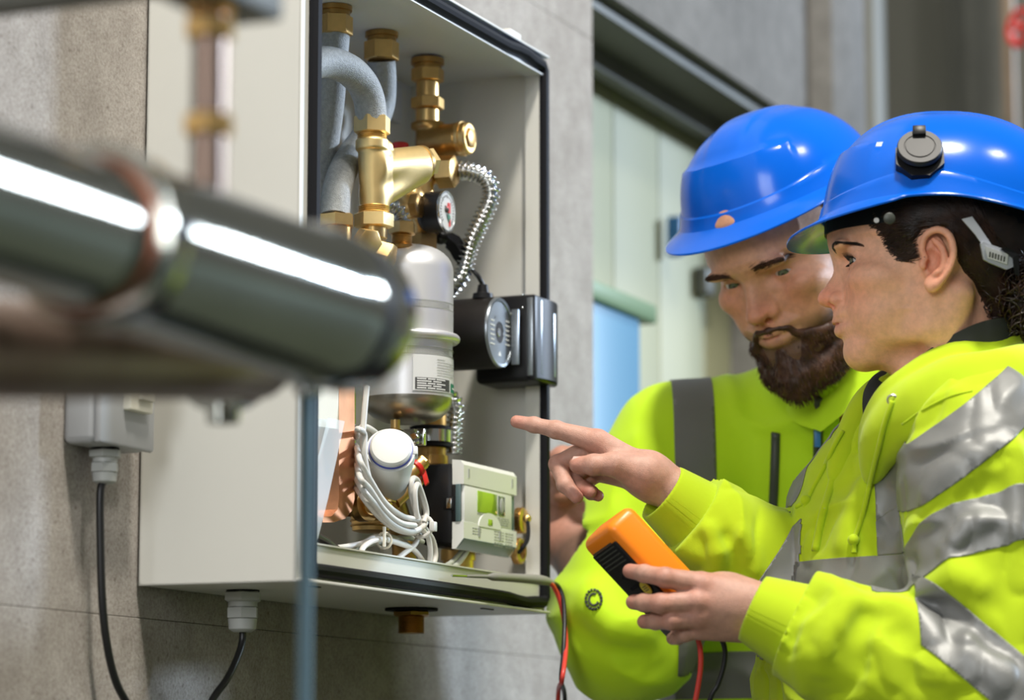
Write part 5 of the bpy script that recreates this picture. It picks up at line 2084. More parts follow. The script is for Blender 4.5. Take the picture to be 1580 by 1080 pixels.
# pointing right hand
wr = H(1030, 752, 2.955)
lo_, hi_ = H(780, 800, 2.90), H(1075, 630, 3.06)
v = Vol(np.minimum(lo_, hi_) - 0.015, np.maximum(lo_, hi_) + 0.015, 0.00125)
i_m, m_m, r_m, p_m = H(922, 681, 2.965), H(908, 694, 2.985), H(912, 712, 3.000), H(922, 728, 3.010)
pw = H(1000, 733, 2.962)
for a_, r_ in ((i_m, 0.0125), (m_m, 0.0120), (r_m, 0.0115), (p_m, 0.0105)):
    v.cone(a_, pw, r_, 0.0165, 0.010)
v.cone(pw, H(1060, 768, 2.955), 0.0215, 0.023, 0.012)
v.cone(H(1000, 730, 2.95), H(1010, 745, 2.97), 0.020, 0.020, 0.01)
idx = [i_m, H(858, 663, 2.975), H(824, 655.5, 2.982), H(797, 650.5, 2.986)]
finger(v, idx, [0.0118, 0.0086, 0.0074, 0.0064], 0.003)
mid = [m_m, H(861, 716, 2.985), H(872, 748, 2.968), H(890, 767, 2.962)]
finger(v, mid, [0.0112, 0.0090, 0.0080, 0.0066], 0.0012)
rng = [r_m, H(880, 736, 3.000), H(896, 752, 2.978), H(911, 759, 2.968)]
finger(v, rng, [0.0108, 0.0088, 0.0075, 0.0064], 0.0012)
pky = [p_m, H(898, 748, 3.010), H(912, 760, 2.990), H(923, 765, 2.980)]
finger(v, pky, [0.0100, 0.0078, 0.0068, 0.0058], 0.0012)
th_ = [H(985, 729, 2.948), H(948, 716, 2.938), H(916, 717, 2.938), H(891, 717, 2.945)]
v.cone(th_[0], th_[1], 0.0175, 0.0125, 0.010)
v.cone(th_[1], th_[2], 0.0122, 0.0098, 0.003)
v.cone(th_[2], th_[3], 0.0100, 0.0083, 0.003)
v.ell(th_[2], 0.0104, 0.003)
V, Q = v.mesh(2)
tips = [(idx[3], 0.012), (mid[3], 0.010), (rng[3], 0.010), (pky[3], 0.010), (th_[3], 0.012), (i_m, 0.010), (mid[1], 0.010)]
body_parts.append((V, Q, hand_colors(V, tips, (0.53, 0.295, 0.22))))
nails = []
nails.append(nail(None, None, th_[3] + nrm(H(890, 700, 2.93) - H(890, 717, 2.945)) * 0.0080, th_[3] - th_[2], H(886, 705, 2.925) - th_[3], 0.0058, 0.011))
nails.append(nail(None, None, mid[3] * 0.7 + mid[2] * 0.3 + nrm(H(860, 770, 2.95) - mid[3]) * 0.0066, mid[3] - mid[2], H(868, 775, 2.945) - mid[3], 0.0048, 0.009))
# hand on the tester
lo_, hi_ = H(945, 1010, 2.72), H(1230, 860, 2.86)
v = Vol(np.minimum(lo_, hi_) - 0.02, np.maximum(lo_, hi_) + 0.02, 0.00125)
I0, M0, R0, P0_ = H(1082, 902, 2.772), H(1076, 928, 2.765), H(1077, 951, 2.768), H(1083, 970, 2.778)
wp = H(1165, 945, 2.775)
for a_, r_, b_ in ((I0, 0.0125, H(1150, 922, 2.775)), (M0, 0.0122, H(1155, 936, 2.772)), (R0, 0.0118, H(1155, 950, 2.775)), (P0_, 0.0110, H(1150, 965, 2.782))):
    v.cone(a_, b_, r_, 0.0165, 0.009)
v.cone(H(1135, 935, 2.785), H(1220, 945, 2.775), 0.024, 0.0245, 0.012)
v.ell(H(1115, 925, 2.785), (0.03, 0.016, 0.026), 0.01)
fi = [I0, H(1026, 891, 2.762), H(994, 885, 2.776), H(972, 881, 2.790)]
finger(v, fi, [0.0118, 0.0090, 0.0080, 0.0070], 0.0015)
fm = [M0, H(1020, 931, 2.758), H(994, 930, 2.772), H(977, 929, 2.785)]
finger(v, fm, [0.0115, 0.0092, 0.0082, 0.0071], 0.0015)
fr_ = [R0, H(1036, 957, 2.762), H(1012, 958, 2.776), H(994, 959, 2.788)]
finger(v, fr_, [0.0110, 0.0088, 0.0078, 0.0068], 0.0015)
fp_ = [P0_, H(1056, 977, 2.778), H(1046, 982, 2.79), H(1038, 985, 2.80)]
finger(v, fp_, [0.0095, 0.0078, 0.0070, 0.0062], 0.0015)
tb2 = [H(1120, 915, 2.80), H(1085, 905, 2.835), H(1060, 915, 2.845), H(1047, 925, 2.847)]
finger(v, tb2, [0.0165, 0.0120, 0.0100, 0.0082], 0.004)
for q_ in (I0, M0, R0):
    v.ell(q_ + nrm(CAM - q_) * 0.004, (0.0095, 0.0095, 0.0085), 0.006)
V, Q = v.mesh(2)
tips = [(fi[3], 0.013), (fm[3], 0.012), (fr_[3], 0.012), (fi[1], 0.011), (fm[1], 0.011), (fr_[1], 0.010), (I0, 0.014), (M0, 0.013), (R0, 0.012)]
body_parts.append((V, Q, hand_colors(V, tips, (0.53, 0.295, 0.22))))
def join_parts(L):
    Vs, Qs, Cs, o = [], [], [], 0
    for V, Q, C in L:
        Vs.append(V)
        Qs.append(Q + o)
        Cs.append(C)
        o += len(V)
    return (np.concatenate(Vs), np.concatenate(Qs)), np.concatenate(Cs)
BQ, BC = join_parts(body_parts)
wb_ = vol_obj('body', BQ, 'skin', wo_.e, wo_.o, None, BC)
mat('nail', (0.66, 0.42, 0.36), rough=0.28, spec=0.5)
for n_ in nails:
    wo_.part('fingernail', n_, 'nail', sub=wb_)
for s in (1, -1):
    eyeball(wb_, wo_.o, WX, (76, s * 32, 8.5), (1, 0.16, -0.04), 12.1, (0.16, 0.15, 0.08))
# lashes and brow
rr = np.random.default_rng(3)
ls, br = [], []
for s in (1, -1):
    for i in range(34):
        q = -1 + 2 * i / 33
        az = math.radians(6 + 54 * q)
        el = math.radians(15 * math.sqrt(max(0, 1 - q * q)) + 1.5 * q)
        d = np.array([math.cos(el) * math.cos(az), s * math.cos(el) * math.sin(az), math.sin(el)])
        p = np.array([76, s * 32, 8.5]) + d * 12.8
        o2 = d * 5.5 + np.array([1.5, s * q * 2, 0.6])
        L = rr.uniform(0.75, 1.1)
        ls.append(app(WX, np.array([p + o2 * L * t + np.array([0, 0, 3.2 * L * t * t]) for t in np.linspace(0, 1, 5)])))
    for i in range(20):
        q = -0.9 + 1.8 * i / 19
        az = math.radians(6 + 50 * q)
        el = math.radians(-10 * math.sqrt(max(0, 1 - q * q)))
        d = np.array([math.cos(el) * math.cos(az), s * math.cos(el) * math.sin(az), math.sin(el)])
        p = np.array([76, s * 32, 8.5]) + d * 12.8
        ls.append(app(WX, np.array([p + d * 3.2 * t + np.array([0.5, 0, -1.6 * t]) for t in np.linspace(0, 1, 4)])))
hb = bvh_of((BQ[0][:len(body_parts[0][0])], body_parts[0][1]))
def head_surf(X, bvh, p, d):
    """head surface point hit from outside, coming in along -d (head space, mm)"""
    a_ = app(X, np.asarray(p, float) + np.asarray(d, float) * 130)
    dd = X[:3, :3] @ (-np.asarray(d, float))
    h = bvh.ray_cast(Vector(a_), Vector(nrm(dd)))
    return None if h[0] is None else np.array(h[0])
for s in (1, -1):
    for i in range(210):
        u_ = rr.uniform(0.45 if s < 0 else 0, 1)
        p = np.array([0, s * (21 + 27 * u_), 20.5 + 6.0 * math.sin(u_ * 2.3) - 2.0 * u_ + rr.normal(0, 1.2) * (1 - 0.6 * u_)])
        L = rr.uniform(4, 7)
        sl = 0.5 - 0.9 * u_
        pts = [head_surf(WX, hb, p + np.array([80, s * L * t, L * t * sl]), nrm((1, s * 0.5 * u_, 0))) for t in np.linspace(0, 1, 4)]
        if any(q is None for q in pts):
            continue
        dn = nrm(WX[:3, :3] @ np.array((1, s * 0.7, 0)))
        br.append(np.array([q + dn * 0.0007 * (0.6 + 0.8 * k_ / 3) for k_, q in enumerate(pts)]))
strands(wb_, wo_.o, 'eyelashes', ls, 0.00032, 'lash')
strands(wb_, wo_.o, 'eyebrows', br, 0.00034, 'hair_brown')

# ---------------------------------------------------------------- hair
v = Vol((-125, -92, -110), (80, 92, 110), 2.0)
v.ell((1, 0, 40), (103, 79, 91))
v.ell((-52, 0, -18), (38, 52, 46), 22)
HP = [(71, 42), (60, 36), (49, 30), (43, 22), (36, 17), (30, 17), (25, 22), (20, 30), (14, 36), (-3, 32), (-13, 16), (-13, 0), (-18, -8), (-30, -20), (-42, -40), (-50, -66), (-80, -66), (-125, -40), (-125, 110), (80, 110)]
X_, Y_, Z_ = v.grid((slice(None),) * 3)
sd = sdpoly(X_[:, :, 0][:, :, None] * 1.0, Z_[0][None] * 1.0, HP).astype(np.float32)
k = 9.0
h = np.maximum(k - np.abs(v.F - sd), 0) / k
v.F = np.maximum(v.F, sd) + h * h * k * 0.25
v.F += 0.5 * lattice_noise(v, (9, 9, 3.5), 5) + 0.6
hairVQ = v.mesh(1)
hv = app(WX, hairVQ[0])
hair = vol_obj('hair', (hv, hairVQ[1]), 'hair_brown', wo_.e, wo_.o)
hb2 = bvh_of((hv, hairVQ[1]))
st = []
BUN = np.array([-84.0, 30.0, -30.0])
for i in range(2600):
    # start along the hairline on the near and far side, sweep back and down to the bun
    s = 1 if i % 4 else -1
    t0 = rr.uniform(0, 1)
    hl = spline([(72, 44), (60, 32), (51, 16), (40, 5), (28, 10), (17, 36), (-1, 38), (-17, 10), (-32, -16), (-44, -44)], 8)
    a_ = hl[int(t0 * (len(hl) - 1))] + rr.normal(0, 2.2, 2) + np.array([-1, 1]) * rr.uniform(-0.06, 1) ** 1.0 * 26
    e_ = np.array([BUN[0] + 20, BUN[2] + rr.normal(0, 12)])
    pts = []
    wav = rr.uniform(0, 6)
    lift = rr.uniform(0.0002, 0.0022)
    for t in np.linspace(0, 1, 12):
        q = a_ * (1 - t) + e_ * t + np.array([0, 26]) * math.sin(math.pi * t) * rr.uniform(0.9, 1.1) * (0.2 + max(0, a_[0] + 20) / 90)
        q = q + np.array([0.3, 1]) * 1.4 * math.sin(wav + 9 * t)
        if -12 < q[0] < 24 and q[1] < 34:
            q[1] = 34 + rr.uniform(0, 3)
        w_ = head_surf(WX, hb2, (q[0], 0, q[1]), (0, s, 0)) if True else None
        if w_ is None:
            continue
        pts.append(w_ + s * nrm(WX[:3, 1]) * lift)
    if len(pts) > 4:
        j = np.linalg.norm(np.diff(np.array(pts), axis=0), axis=1)
        if j.max() < 0.05:
            st.append(spline(np.array(pts), 3))
for i in range(1100):
    t0 = rr.uniform(0, 0.5)
    a_ = hl[int(t0 * (len(hl) - 1))] + np.array([rr.uniform(-9, 3), rr.uniform(-3, 7)])
    if a_[0] < 34 and a_[1] < 32:
        continue
    dv = nrm(np.array([-1.0, 0.25 + rr.normal(0, 0.25)]))
    L = rr.uniform(8, 20)
    pts = []
    for t in np.linspace(0, 1, 6):
        q = a_ + dv * L * t
        w_ = head_surf(WX, hb, (q[0], 0, q[1]), (0, 1, 0))
        if w_ is not None:
            pts.append(w_ + nrm(WX[:3, 1]) * (0.0003 + 0.0022 * t))
    if len(pts) == 6 and np.linalg.norm(np.diff(np.array(pts), axis=0), axis=1).max() < 0.012:
        st.append(np.array(pts))
strands(hair, wo_.o, 'hair_strands', st, 0.00042, 'hair_strand', 0.00025)
# curly bun at the nape
cl = []
for i in range(850):
    c0 = BUN + rr.normal(0, 1, 3) * (20, 22, 24)
    c0 = BUN + (c0 - BUN) * min(1, 40 / (np.linalg.norm(c0 - BUN) + 1e-6))
    ax_ = nrm(rr.normal(0, 1, 3) + np.array([-0.3, 0.2, -1.0]))
    a1, b1 = perp(ax_)
    R_ = rr.uniform(3.5, 10)
    turns = rr.uniform(0.7, 2.0)
    L = rr.uniform(14, 40)
    ph0 = rr.uniform(0, 6.28)
    cl.append(app(WX, np.array([c0 + ax_ * L * (t - 0.4) + R_ * (1 - 0.3 * t) * (math.cos(ph0 + turns * 6.28 * t) * a1 + math.sin(ph0 + turns * 6.28 * t) * b1) for t in np.linspace(0, 1, 22)])))
for i in range(60):
    a0 = BUN + rr.normal(0, 1, 3) * (10, 12, 8) + np.array([4, 0, 18])
    d0 = nrm(rr.normal(0, 1, 3) + np.array([-0.3, 0.4, 0.5])) * rr.uniform(10, 26)
    cl.append(app(WX, np.array([a0 + d0 * t + np.array([0, 0, -10 * t * t]) + rr.normal(0, 0.3, 3) for t in np.linspace(0, 1, 9)])))
strands(hair, wo_.o, 'curly_bun', cl, 0.00085, 'hair_strand', 0.0005, seg=4)
v = Vol(BUN - 48, BUN + 48, 2.2)
v.ell(BUN, (29, 31, 36))
v.cone(BUN, (-60, 10, 0), 18, 22, 12)
v.F += 3.0 * lattice_noise(v, 8, 8)
bq = v.mesh(1)
vol_obj('bun_core', (app(WX, bq[0]), bq[1]), 'hair_brown', hair, wo_.o)
# ================================================================ the hooded jacket
SH_L, EL_L, WR_L = H(1522, 690, 2.80), H(1545, 1112, 2.715), H(1190, 951, 2.765)
SH_R, EL_R, WR_R = H(1405, 728, 3.10), H(1290, 965, 2.99), H(1032, 768, 2.955)
RES = 0.0027
v = Vol((0.135, 2.60, 0.93), (0.66, 3.30, 1.49), RES)
TM = np.stack([TF, TL, WZ])
NB = H(1470, 645, 2.96)
v.ell(H(1428, 842, 2.97), (0.116, 0.165, 0.155), 0, M=TM)
v.ell(H(1382, 960, 2.98), (0.125, 0.165, 0.17), 0.06, M=TM)
v.ell(H(1390, 1130, 2.99), (0.135, 0.170, 0.16), 0.06, M=TM)
for a_, b_, ra, rb in ((NB, SH_L, 0.062, 0.066), (NB + TL * -0.02, SH_R, 0.055, 0.056)):
    v.cone(a_, b_, ra, rb, 0.035)
v.cone(NB - WZ * 0.06, NB + WZ * 0.015, 0.085, 0.066, 0.04)
# sleeves
v.path([SH_L, SH_L * 0.55 + EL_L * 0.45, EL_L], [0.074, 0.069, 0.064], 0.03, n=3)
v.path([EL_L, EL_L * 0.55 + WR_L * 0.45 + WZ * 0.004, WR_L * 0.88 + EL_L * 0.12], [0.066, 0.060, 0.046], 0.022, n=3)
v.path([SH_R, EL_R], [0.068, 0.060], 0.03, n=2)
v.path([EL_R, EL_R * 0.5 + WR_R * 0.5, WR_R * 0.86 + EL_R * 0.14], [0.060, 0.055, 0.043], 0.02, n=3)
base = v.F.copy()
bq0 = bvh_of(v.mesh(0))
# soft folds traced over the cloth: (points, height, width)
folds = [
    # near forearm
    ([(1205, 905), (1245, 893), (1288, 905), (1308, 935)], 0.012, 0.016),
    ([(1262, 925), (1236, 945), (1222, 975), (1226, 1010)], -0.009, 0.010),
    ([(1196, 925), (1204, 960), (1202, 1000)], 0.006, 0.010),
    ([(1330, 915), (1300, 945), (1272, 990), (1262, 1050)], 0.009, 0.013),
    ([(1345, 935), (1325, 985), (1330, 1050)], -0.007, 0.012),
    ([(1335, 930), (1385, 935), (1425, 960), (1452, 1010), (1462, 1070)], 0.010, 0.014),
    ([(1240, 985), (1236, 1030), (1244, 1078)], 0.008, 0.010),
    ([(1380, 965), (1395, 1010), (1400, 1070)], -0.006, 0.012),
    # pinch at the inside of the elbow
    ([(1412, 915), (1440, 908), (1475, 890), (1525, 915)], 0.012, 0.014),
    ([(1415, 930), (1455, 935), (1500, 962), (1560, 1015)], -0.009, 0.010),
    ([(1480, 985), (1530, 1035), (1578, 1060)], 0.008, 0.016),
    # upper arm
    ([(1425, 790), (1446, 742), (1495, 705), (1560, 690)], 0.008, 0.013),
    ([(1440, 835), (1482, 775), (1545, 735)], -0.006, 0.013),
    ([(1560, 660), (1574, 760), (1560, 850)], 0.007, 0.013),
    ([(1530, 680), (1540, 760), (1530, 830)], -0.004, 0.014),
    ([(1450, 860), (1490, 820), (1550, 800)], 0.004, 0.012),
    # far sleeve
    ([(1085, 800), (1105, 850), (1100, 900)], 0.007, 0.011),
    ([(1118, 815), (1132, 860), (1128, 900)], -0.006, 0.010),
    ([(1140, 815), (1160, 850), (1170, 890)], 0.006, 0.011),
    # chest
    ([(1345, 720), (1312, 790), (1296, 860)], 0.006, 0.014),
    ([(1372, 740), (1362, 800), (1352, 860)], -0.005, 0.013),
    ([(1275, 790), (1262, 830), (1240, 875)], -0.004, 0.012),
]
for pts, amp, sig in folds:
    v.fold(cast_line(bq0, pts, 0.0, 3), amp * 1.15, sig * 0.85)
v.F += 0.0022 * lattice_noise(v, (0.06, 0.06, 0.045), 11)
n1 = lattice_noise(v, (0.060, 0.060, 0.040), 12)
v.F -= 0.0055 * (np.maximum(0, 0.5 - np.abs(n1)) / 0.5) ** 1.5 - 0.0016
n1 = lattice_noise(v, (0.030, 0.030, 0.042), 14)
v.F += 0.0030 * (np.maximum(0, 0.4 - np.abs(n1)) / 0.4) ** 1.5
del n1
# neck opening: bore along the neck, V at the front
v.cone(app(WX, (-18, 0, -90)), app(WX, (-26, 0, -230)), 0.060, 0.062, 0.008, '-')
v.cone(H(1354, 612, 2.925), H(1330, 690, 2.915), 0.022, 0.005, 0.01, '-')
SHIRT = [H(1372, 604, 2.965), H(1358, 640, 2.957), H(1346, 674, 2.952)]
# cut at the cuffs
def sleeve_end(p, d, rad):
    """cut the sleeve beyond p along d, only near the wrist"""
    p, d = np.asarray(p), nrm(d)
    def fn(X, Y, Z):
        x, y, z = X - p[0], Y - p[1], Z - p[2]
        t = x * d[0] + y * d[1] + z * d[2]
        rr_ = np.sqrt(np.maximum(x * x + y * y + z * z - t * t, 0))
        return np.maximum(-t, rr_ - rad)
    v.put(fn, p - 0.11, p + 0.11, 0, '-')
dl = nrm(WR_L - EL_L)
dr_ = nrm(WR_R - EL_R)
sleeve_end(WR_L - dl * 0.022, dl, 0.085)
sleeve_end(WR_R - dr_ * 0.030, dr_, 0.080)
hood_v = v.mesh(2)
hoodie = vol_obj('hooded_jacket', hood_v, 'hivis', wo_.e, wo_.o)
hbv = bvh_of(hood_v)
# ribbed cuffs
def cuff(thing, p, d, r0, r1, L, m_, name='cuff'):
    a_, b_ = perp(d)
    rows = []
    prof = [(-0.012, r1 * 0.98), (0.0, r1), (0.006, r1 * 0.97), (L * 0.5, (r0 + r1) / 2), (L, r0), (L + 0.003, r0 * 0.97), (L + 0.002, r0 * 0.88), (L * 0.5, r0 * 0.86)]
    m = MB()
    seg = 80
    vs_ = []
    for t, r in prof:
        for k in range(seg):
            an = 2 * math.pi * k / seg
            q = r * (1 + 0.022 * math.cos(an * 40))
            vs_.append(np.asarray(p) + d * t + q * (math.cos(an) * a_ + math.sin(an) * b_))
    fs = [(i * seg + k, i * seg + (k + 1) % seg, (i + 1) * seg + (k + 1) % seg, (i + 1) * seg + k) for i in range(len(prof) - 1) for k in range(seg)]
    m.add(vs_, fs)
    return thing.part(name, m, m_, sharp=0)
cuff(wo_, WR_L - dl * 0.030, dl, 0.0325, 0.043, 0.046, 'hivis')
cuff(wo_, WR_R - dr_ * 0.038, dr_, 0.0315, 0.040, 0.044, 'hivis')
# hood: two soft rolls around the neck
v = Vol((0.24, 2.68, 1.28), (0.70, 3.22, 1.53), 0.0026)
hd1 = [H(1338, 705, 2.875), H(1350, 660, 2.86), H(1372, 622, 2.845), H(1412, 588, 2.835), H(1462, 563, 2.835), H(1520, 546, 2.84), H(1580, 537, 2.875), H(1612, 537, 2.95), H(1590, 545, 3.03), H(1520, 560, 3.07), H(1440, 585, 3.06), H(1385, 620, 3.03), H(1350, 650, 2.99), H(1330, 690, 2.95)]
v.path(hd1, [0.006, 0.010, 0.013, 0.015, 0.016, 0.017, 0.020, 0.024, 0.022, 0.016, 0.014, 0.012, 0.010, 0.006], 0.010, n=4)
hd2 = [H(1345, 735, 2.868), H(1366, 672, 2.838), H(1412, 628, 2.815), H(1480, 600, 2.800), H(1560, 588, 2.805), H(1630, 590, 2.87), H(1650, 595, 2.98), H(1600, 605, 3.09)]
v.path(hd2, [0.008, 0.015, 0.021, 0.025, 0.028, 0.034, 0.036, 0.034], 0.014, n=4)
hd4 = [H(1378, 588, 3.01), H(1344, 618, 2.975), H(1320, 655, 2.955), H(1302, 700, 2.935), H(1292, 735, 2.925)]
v.path(hd4, [0.012, 0.013, 0.013, 0.012, 0.008], 0.008, n=4)
hd3 = [H(1362, 690, 2.85), H(1440, 640, 2.80), H(1530, 618, 2.785), H(1600, 615, 2.81)]
v.path(hd3, [0.010, 0.018, 0.022, 0.024], 0.016, n=4)
v.F += 0.0022 * lattice_noise(v, 0.035, 21)
v.cone(app(WX, (-14, 0, -60)), app(WX, (-26, 0, -200)), 0.056, 0.058, 0.006, '-')
hoodq = v.mesh(2)
hd = vol_obj('hood', hoodq, 'hivis', wo_.e, wo_.o)
hbh = bvh_of(hoodq)
# dark shirt collar inside
m = MB()
cc = [app(WX, p) for p in ((50, 0, -124), (40, 32, -110), (10, 54, -88), (-30, 62, -68), (-64, 46, -60), (-78, 0, -58), (-64, -46, -60), (-30, -62, -68), (10, -54, -88), (40, -32, -110))]
q = np.array(spline(cc + [cc[0]], 6))[:-1]
m.grid([list(q + WZ * 0.010) + [q[0] + WZ * 0.010], list(q * 1.0 - WZ * 0.035) + [q[0] - WZ * 0.035]])
wo_.part('shirt_collar', m, 'dark_shirt')
vs_ = Vol(np.min(SHIRT, 0) - 0.05, np.max(SHIRT, 0) + 0.05, 0.003)
vs_.path(SHIRT, [0.022, 0.020, 0.014], 0.005)
vol_obj('shirt', vs_.mesh(1), 'dark_shirt', wo_.e, wo_.o)
# tape: waist, brace, sleeve bands
def dl_(V):
    return np.minimum(seg_dist(V, SH_L, EL_L), seg_dist(V, EL_L, WR_L)) - 0.062
def dr2_(V):
    return np.minimum(seg_dist(V, SH_R, EL_R), seg_dist(V, EL_R, WR_R)) - 0.058
def ell_d(V, c, r):
    q = (V - c) @ TM.T
    k0 = np.linalg.norm(q / r, axis=1)
    return k0 * (k0 - 1) / (np.linalg.norm(q / np.square(r), axis=1) + 1e-9)
def dt_(V):
    return np.minimum.reduce([ell_d(V, H(1428, 842, 2.97), (0.116, 0.165, 0.155)), ell_d(V, H(1382, 960, 2.98), (0.125, 0.165, 0.17)), ell_d(V, H(1390, 1130, 2.99), (0.135, 0.170, 0.16))])
torso = lambda V: (dt_(V) < dl_(V) + 0.004) & (dt_(V) < dr2_(V) + 0.004)
arm_l = lambda V: dl_(V) < dt_(V) + 0.006
arm_r = lambda V: dr2_(V) < dt_(V) + 0.006
zw = H(1300, 905, 2.87)[2]
band(wo_, 'waist_band', hood_v, [((0, 0, zw - 0.027), (0, 0, 1)), ((0, 0, zw + 0.027), (0, 0, -1))], torso, 'tape_silver')
def near(L, r):
    L = np.array(L)
    return lambda V: np.min([np.linalg.norm(V - q, axis=1) for q in L], 0) < r
ub = cast_line(hbv, [(1384, 752), (1430, 712), (1480, 672), (1530, 636), (1575, 612)], 0, 4)
dd_ = nrm(-0.79 * RT - 0.61 * UP)
nn_ = nrm(-0.61 * RT + 0.79 * UP)
c0_ = at(1470, 684, 2.76)
xl = at(1362, 760, 2.80)
band(wo_, 'brace_band', hood_v, [(c0_ - nn_ * 0.0245, nn_), (c0_ + nn_ * 0.0245, -nn_), (xl, RT)], near(ub, 0.075), 'tape_silver')
lb = cast_line(hbv, [(1384, 750), (1384, 800), (1384, 860), (1384, 885)], 0, 4)
band(wo_, 'brace_band', hood_v, [(at(1357, 800, 2.82), RT), (at(1412, 800, 2.82), -RT), ((0, 0, zw + 0.0275), (0, 0, 1)), (c0_ - nn_ * 0.0245, -nn_)], lambda V: near(lb, 0.08)(V) & (dt_(V) < dl_(V) + 0.012), 'tape_silver')
fb = cast_line(hbv, [(1300, 690), (1270, 730), (1230, 800), (1200, 850)], 0, 3)
band(wo_, 'brace_band', hood_v, [(NB - TL * 0.075, -TL), (NB - TL * 0.125, TL), ((0, 0, zw + 0.0275), (0, 0, 1))], lambda V: torso(V), 'tape_silver')
da = nrm(EL_L - SH_L)
pa = H(1490, 868, 2.745)
na = nrm(da + 0.45 * FW * -1 + 0.12 * RT)
band(wo_, 'sleeve_band', hood_v, [(pa - na * 0.024, na), (pa + na * 0.024, -na)], lambda V: arm_l(V) & (seg_dist(V, SH_L, EL_L) < 0.12), 'tape_silver')
pb_ = H(1500, 1018, 2.72)
nb_ = nrm(-0.66 * RT - 0.75 * UP - 0.1 * FW)
band(wo_, 'sleeve_band', hood_v, [(pb_ - nb_ * 0.026, nb_), (pb_ + nb_ * 0.026, -nb_), (at(1410, 930, 2.72), RT)], lambda V: arm_l(V) & ((V - EL_L) @ dl < 0.16), 'tape_silver')
for t, s_ in ((0.40, 0.0), (0.15, 0.3)):
    pc = EL_R + (WR_R - EL_R) * t
    nr2 = nrm(dr_ + s_ * WZ)
    band(wo_, 'sleeve_band', hood_v, [(pc - nr2 * 0.023, nr2), (pc + nr2 * 0.023, -nr2)], arm_r, 'tape_silver')
# zip, drawstrings, eyelet
def on_cloth(pts, r, name, m_, back=0.0015, flat=1.0, bvh=None, n=8, src=None):
    L = cast_line(bvh or hbv, pts, back, n)
    if len(L) < 3:
        print('MISS', name)
        return
    m = MB()
    L = np.array(L)
    L[1:-1] = (L[:-2] + L[1:-1] * 2 + L[2:]) / 4
    m.tube(L, r, 8, flat=flat)
    return wo_.part(name, m, m_, sharp=0)
on_cloth([(1300, 680), (1292, 710), (1284, 745), (1275, 775), (1268, 800), (1258, 850)], 0.0042, 'zip_tape', 'hivis', 0.001)
on_cloth([(1296, 690), (1288, 720), (1280, 755), (1272, 785)], 0.0012, 'zip_teeth', 'zip_metal', 0.004)
both = bvh_of((np.concatenate([hood_v[0], hoodq[0]]), np.concatenate([hood_v[1], hoodq[1] + len(hood_v[0])])))
on_cloth([(1377, 618), (1366, 650), (1356, 690), (1346, 730), (1337, 770), (1328, 805), (1318, 832)], 0.0026, 'drawstring', 'hivis', 0.003, bvh=both)
on_cloth([(1300, 665), (1286, 690), (1272, 720), (1255, 752), (1244, 772), (1228, 782)], 0.0025, 'drawstring', 'hivis', 0.003, bvh=both)
for px, py in ((1317, 833), (1243, 772)):
    c = cast(both, px, py, 0.004)
    if c is not None:
        m = MB()
        m.sphere(c, 0.0058, 14, 10)
        m.tube([c, c - WZ * 0.012], 0.003, 8)
        wo_.part('drawstring_knot', m, 'hivis')
c = cast(both, 1377, 617, 0.002)
if c is not None:
    m = MB()
    e_ = nrm(CAM - c)
    a_, b_ = perp(e_)
    m.tube([c + 0.0045 * (math.cos(t) * a_ + math.sin(t) * b_) for t in np.linspace(0, 6.283, 18, endpoint=False)], 0.0013, 6, closed=True)
    wo_.part('eyelet', m, 'zip_metal')
# stitched seams
for sm in ([(1392, 655), (1425, 632), (1465, 612), (1500, 603)],):
    on_cloth(sm, 0.0011, 'seam', 'hivis', 0.0004, bvh=both)
# lower body
v = Vol((WP[0] - 0.28, WP[1] - 0.28, -0.01), (WP[0] + 0.30, WP[1] + 0.34, 1.1), 0.008)
hc = H(1390, 1130, 2.99)
v.ell((hc[0], hc[1], 0.95), (0.13, 0.17, 0.13), 0, M=TM)
for s in (1, -1):
    hp = A3(hc[0], hc[1], 0.92) + TL * 0.085 * s
    v.path([hp, hp * (1, 1, 0) + WZ * 0.5 + TF * 0.02, hp * (1, 1, 0) + WZ * 0.08], [0.092, 0.072, 0.058], 0.03, n=3)
vol_obj('trousers', v.mesh(1), 'trousers', wo_.e, wo_.o)
for s in (1, -1):
    ft = A3(hc[0], hc[1], 0) + TL * 0.085 * s
    v = Vol(ft - 0.22, ft + 0.22, 0.005)
    v.cone(ft + WZ * 0.05, ft + TF * 0.13 + WZ * 0.035, 0.045, 0.042)
    v.cone(ft + WZ * 0.04 - TF * 0.02, ft + WZ * 0.14, 0.047, 0.055, 0.02)
    v.cut((0, 0, 0.002), (0, 0, -1))
    vol_obj('boot', v.mesh(1), 'boot', wo_.e, wo_.o)

# ================================================================ multimeter in her hand
ml = nrm(0.68 * RT - 0.73 * UP)
mq = nrm(0.73 * RT + 0.68 * UP)
mw = nrm(0.46 * mq - 0.89 * FW)
mt = nrm(np.cross(ml, mw))
if mt @ mq < 0:
    mt = -mt                              # from the back of the tester into its body
rt = at(936, 812, 2.785)                  # top of the ridge nearest the lens
MLn, MWd, MTk = 0.134, 0.072, 0.036
mc_ = rt + ml * MLn / 2 - mw * MWd / 2 + mt * MTk / 2
mm_ = Thing('multimeter', 'orange and black handheld multimeter held with its back to the viewer', 'multimeter', mc_)
mat('orange_rubber', (0.95, 0.25, 0.005), rough=0.36, bump=0.04, bscale=600)
mat('sticker_yellow', (0.75, 0.60, 0.05), rough=0.45)
m = MB()
m.box(mc_, MLn / 2, MWd / 2, MTk / 2, axes=(ml, mw, mt), bevel=0.009, seg=4)
mm_.part('holster', m, 'orange_rubber')
m = MB()
m.box(mc_ - mt * (MTk / 2 + 0.0002) + ml * 0.004, MLn / 2 - 0.012, MWd / 2 - 0.007, 0.002, axes=(ml, mw, mt), bevel=0.0018)
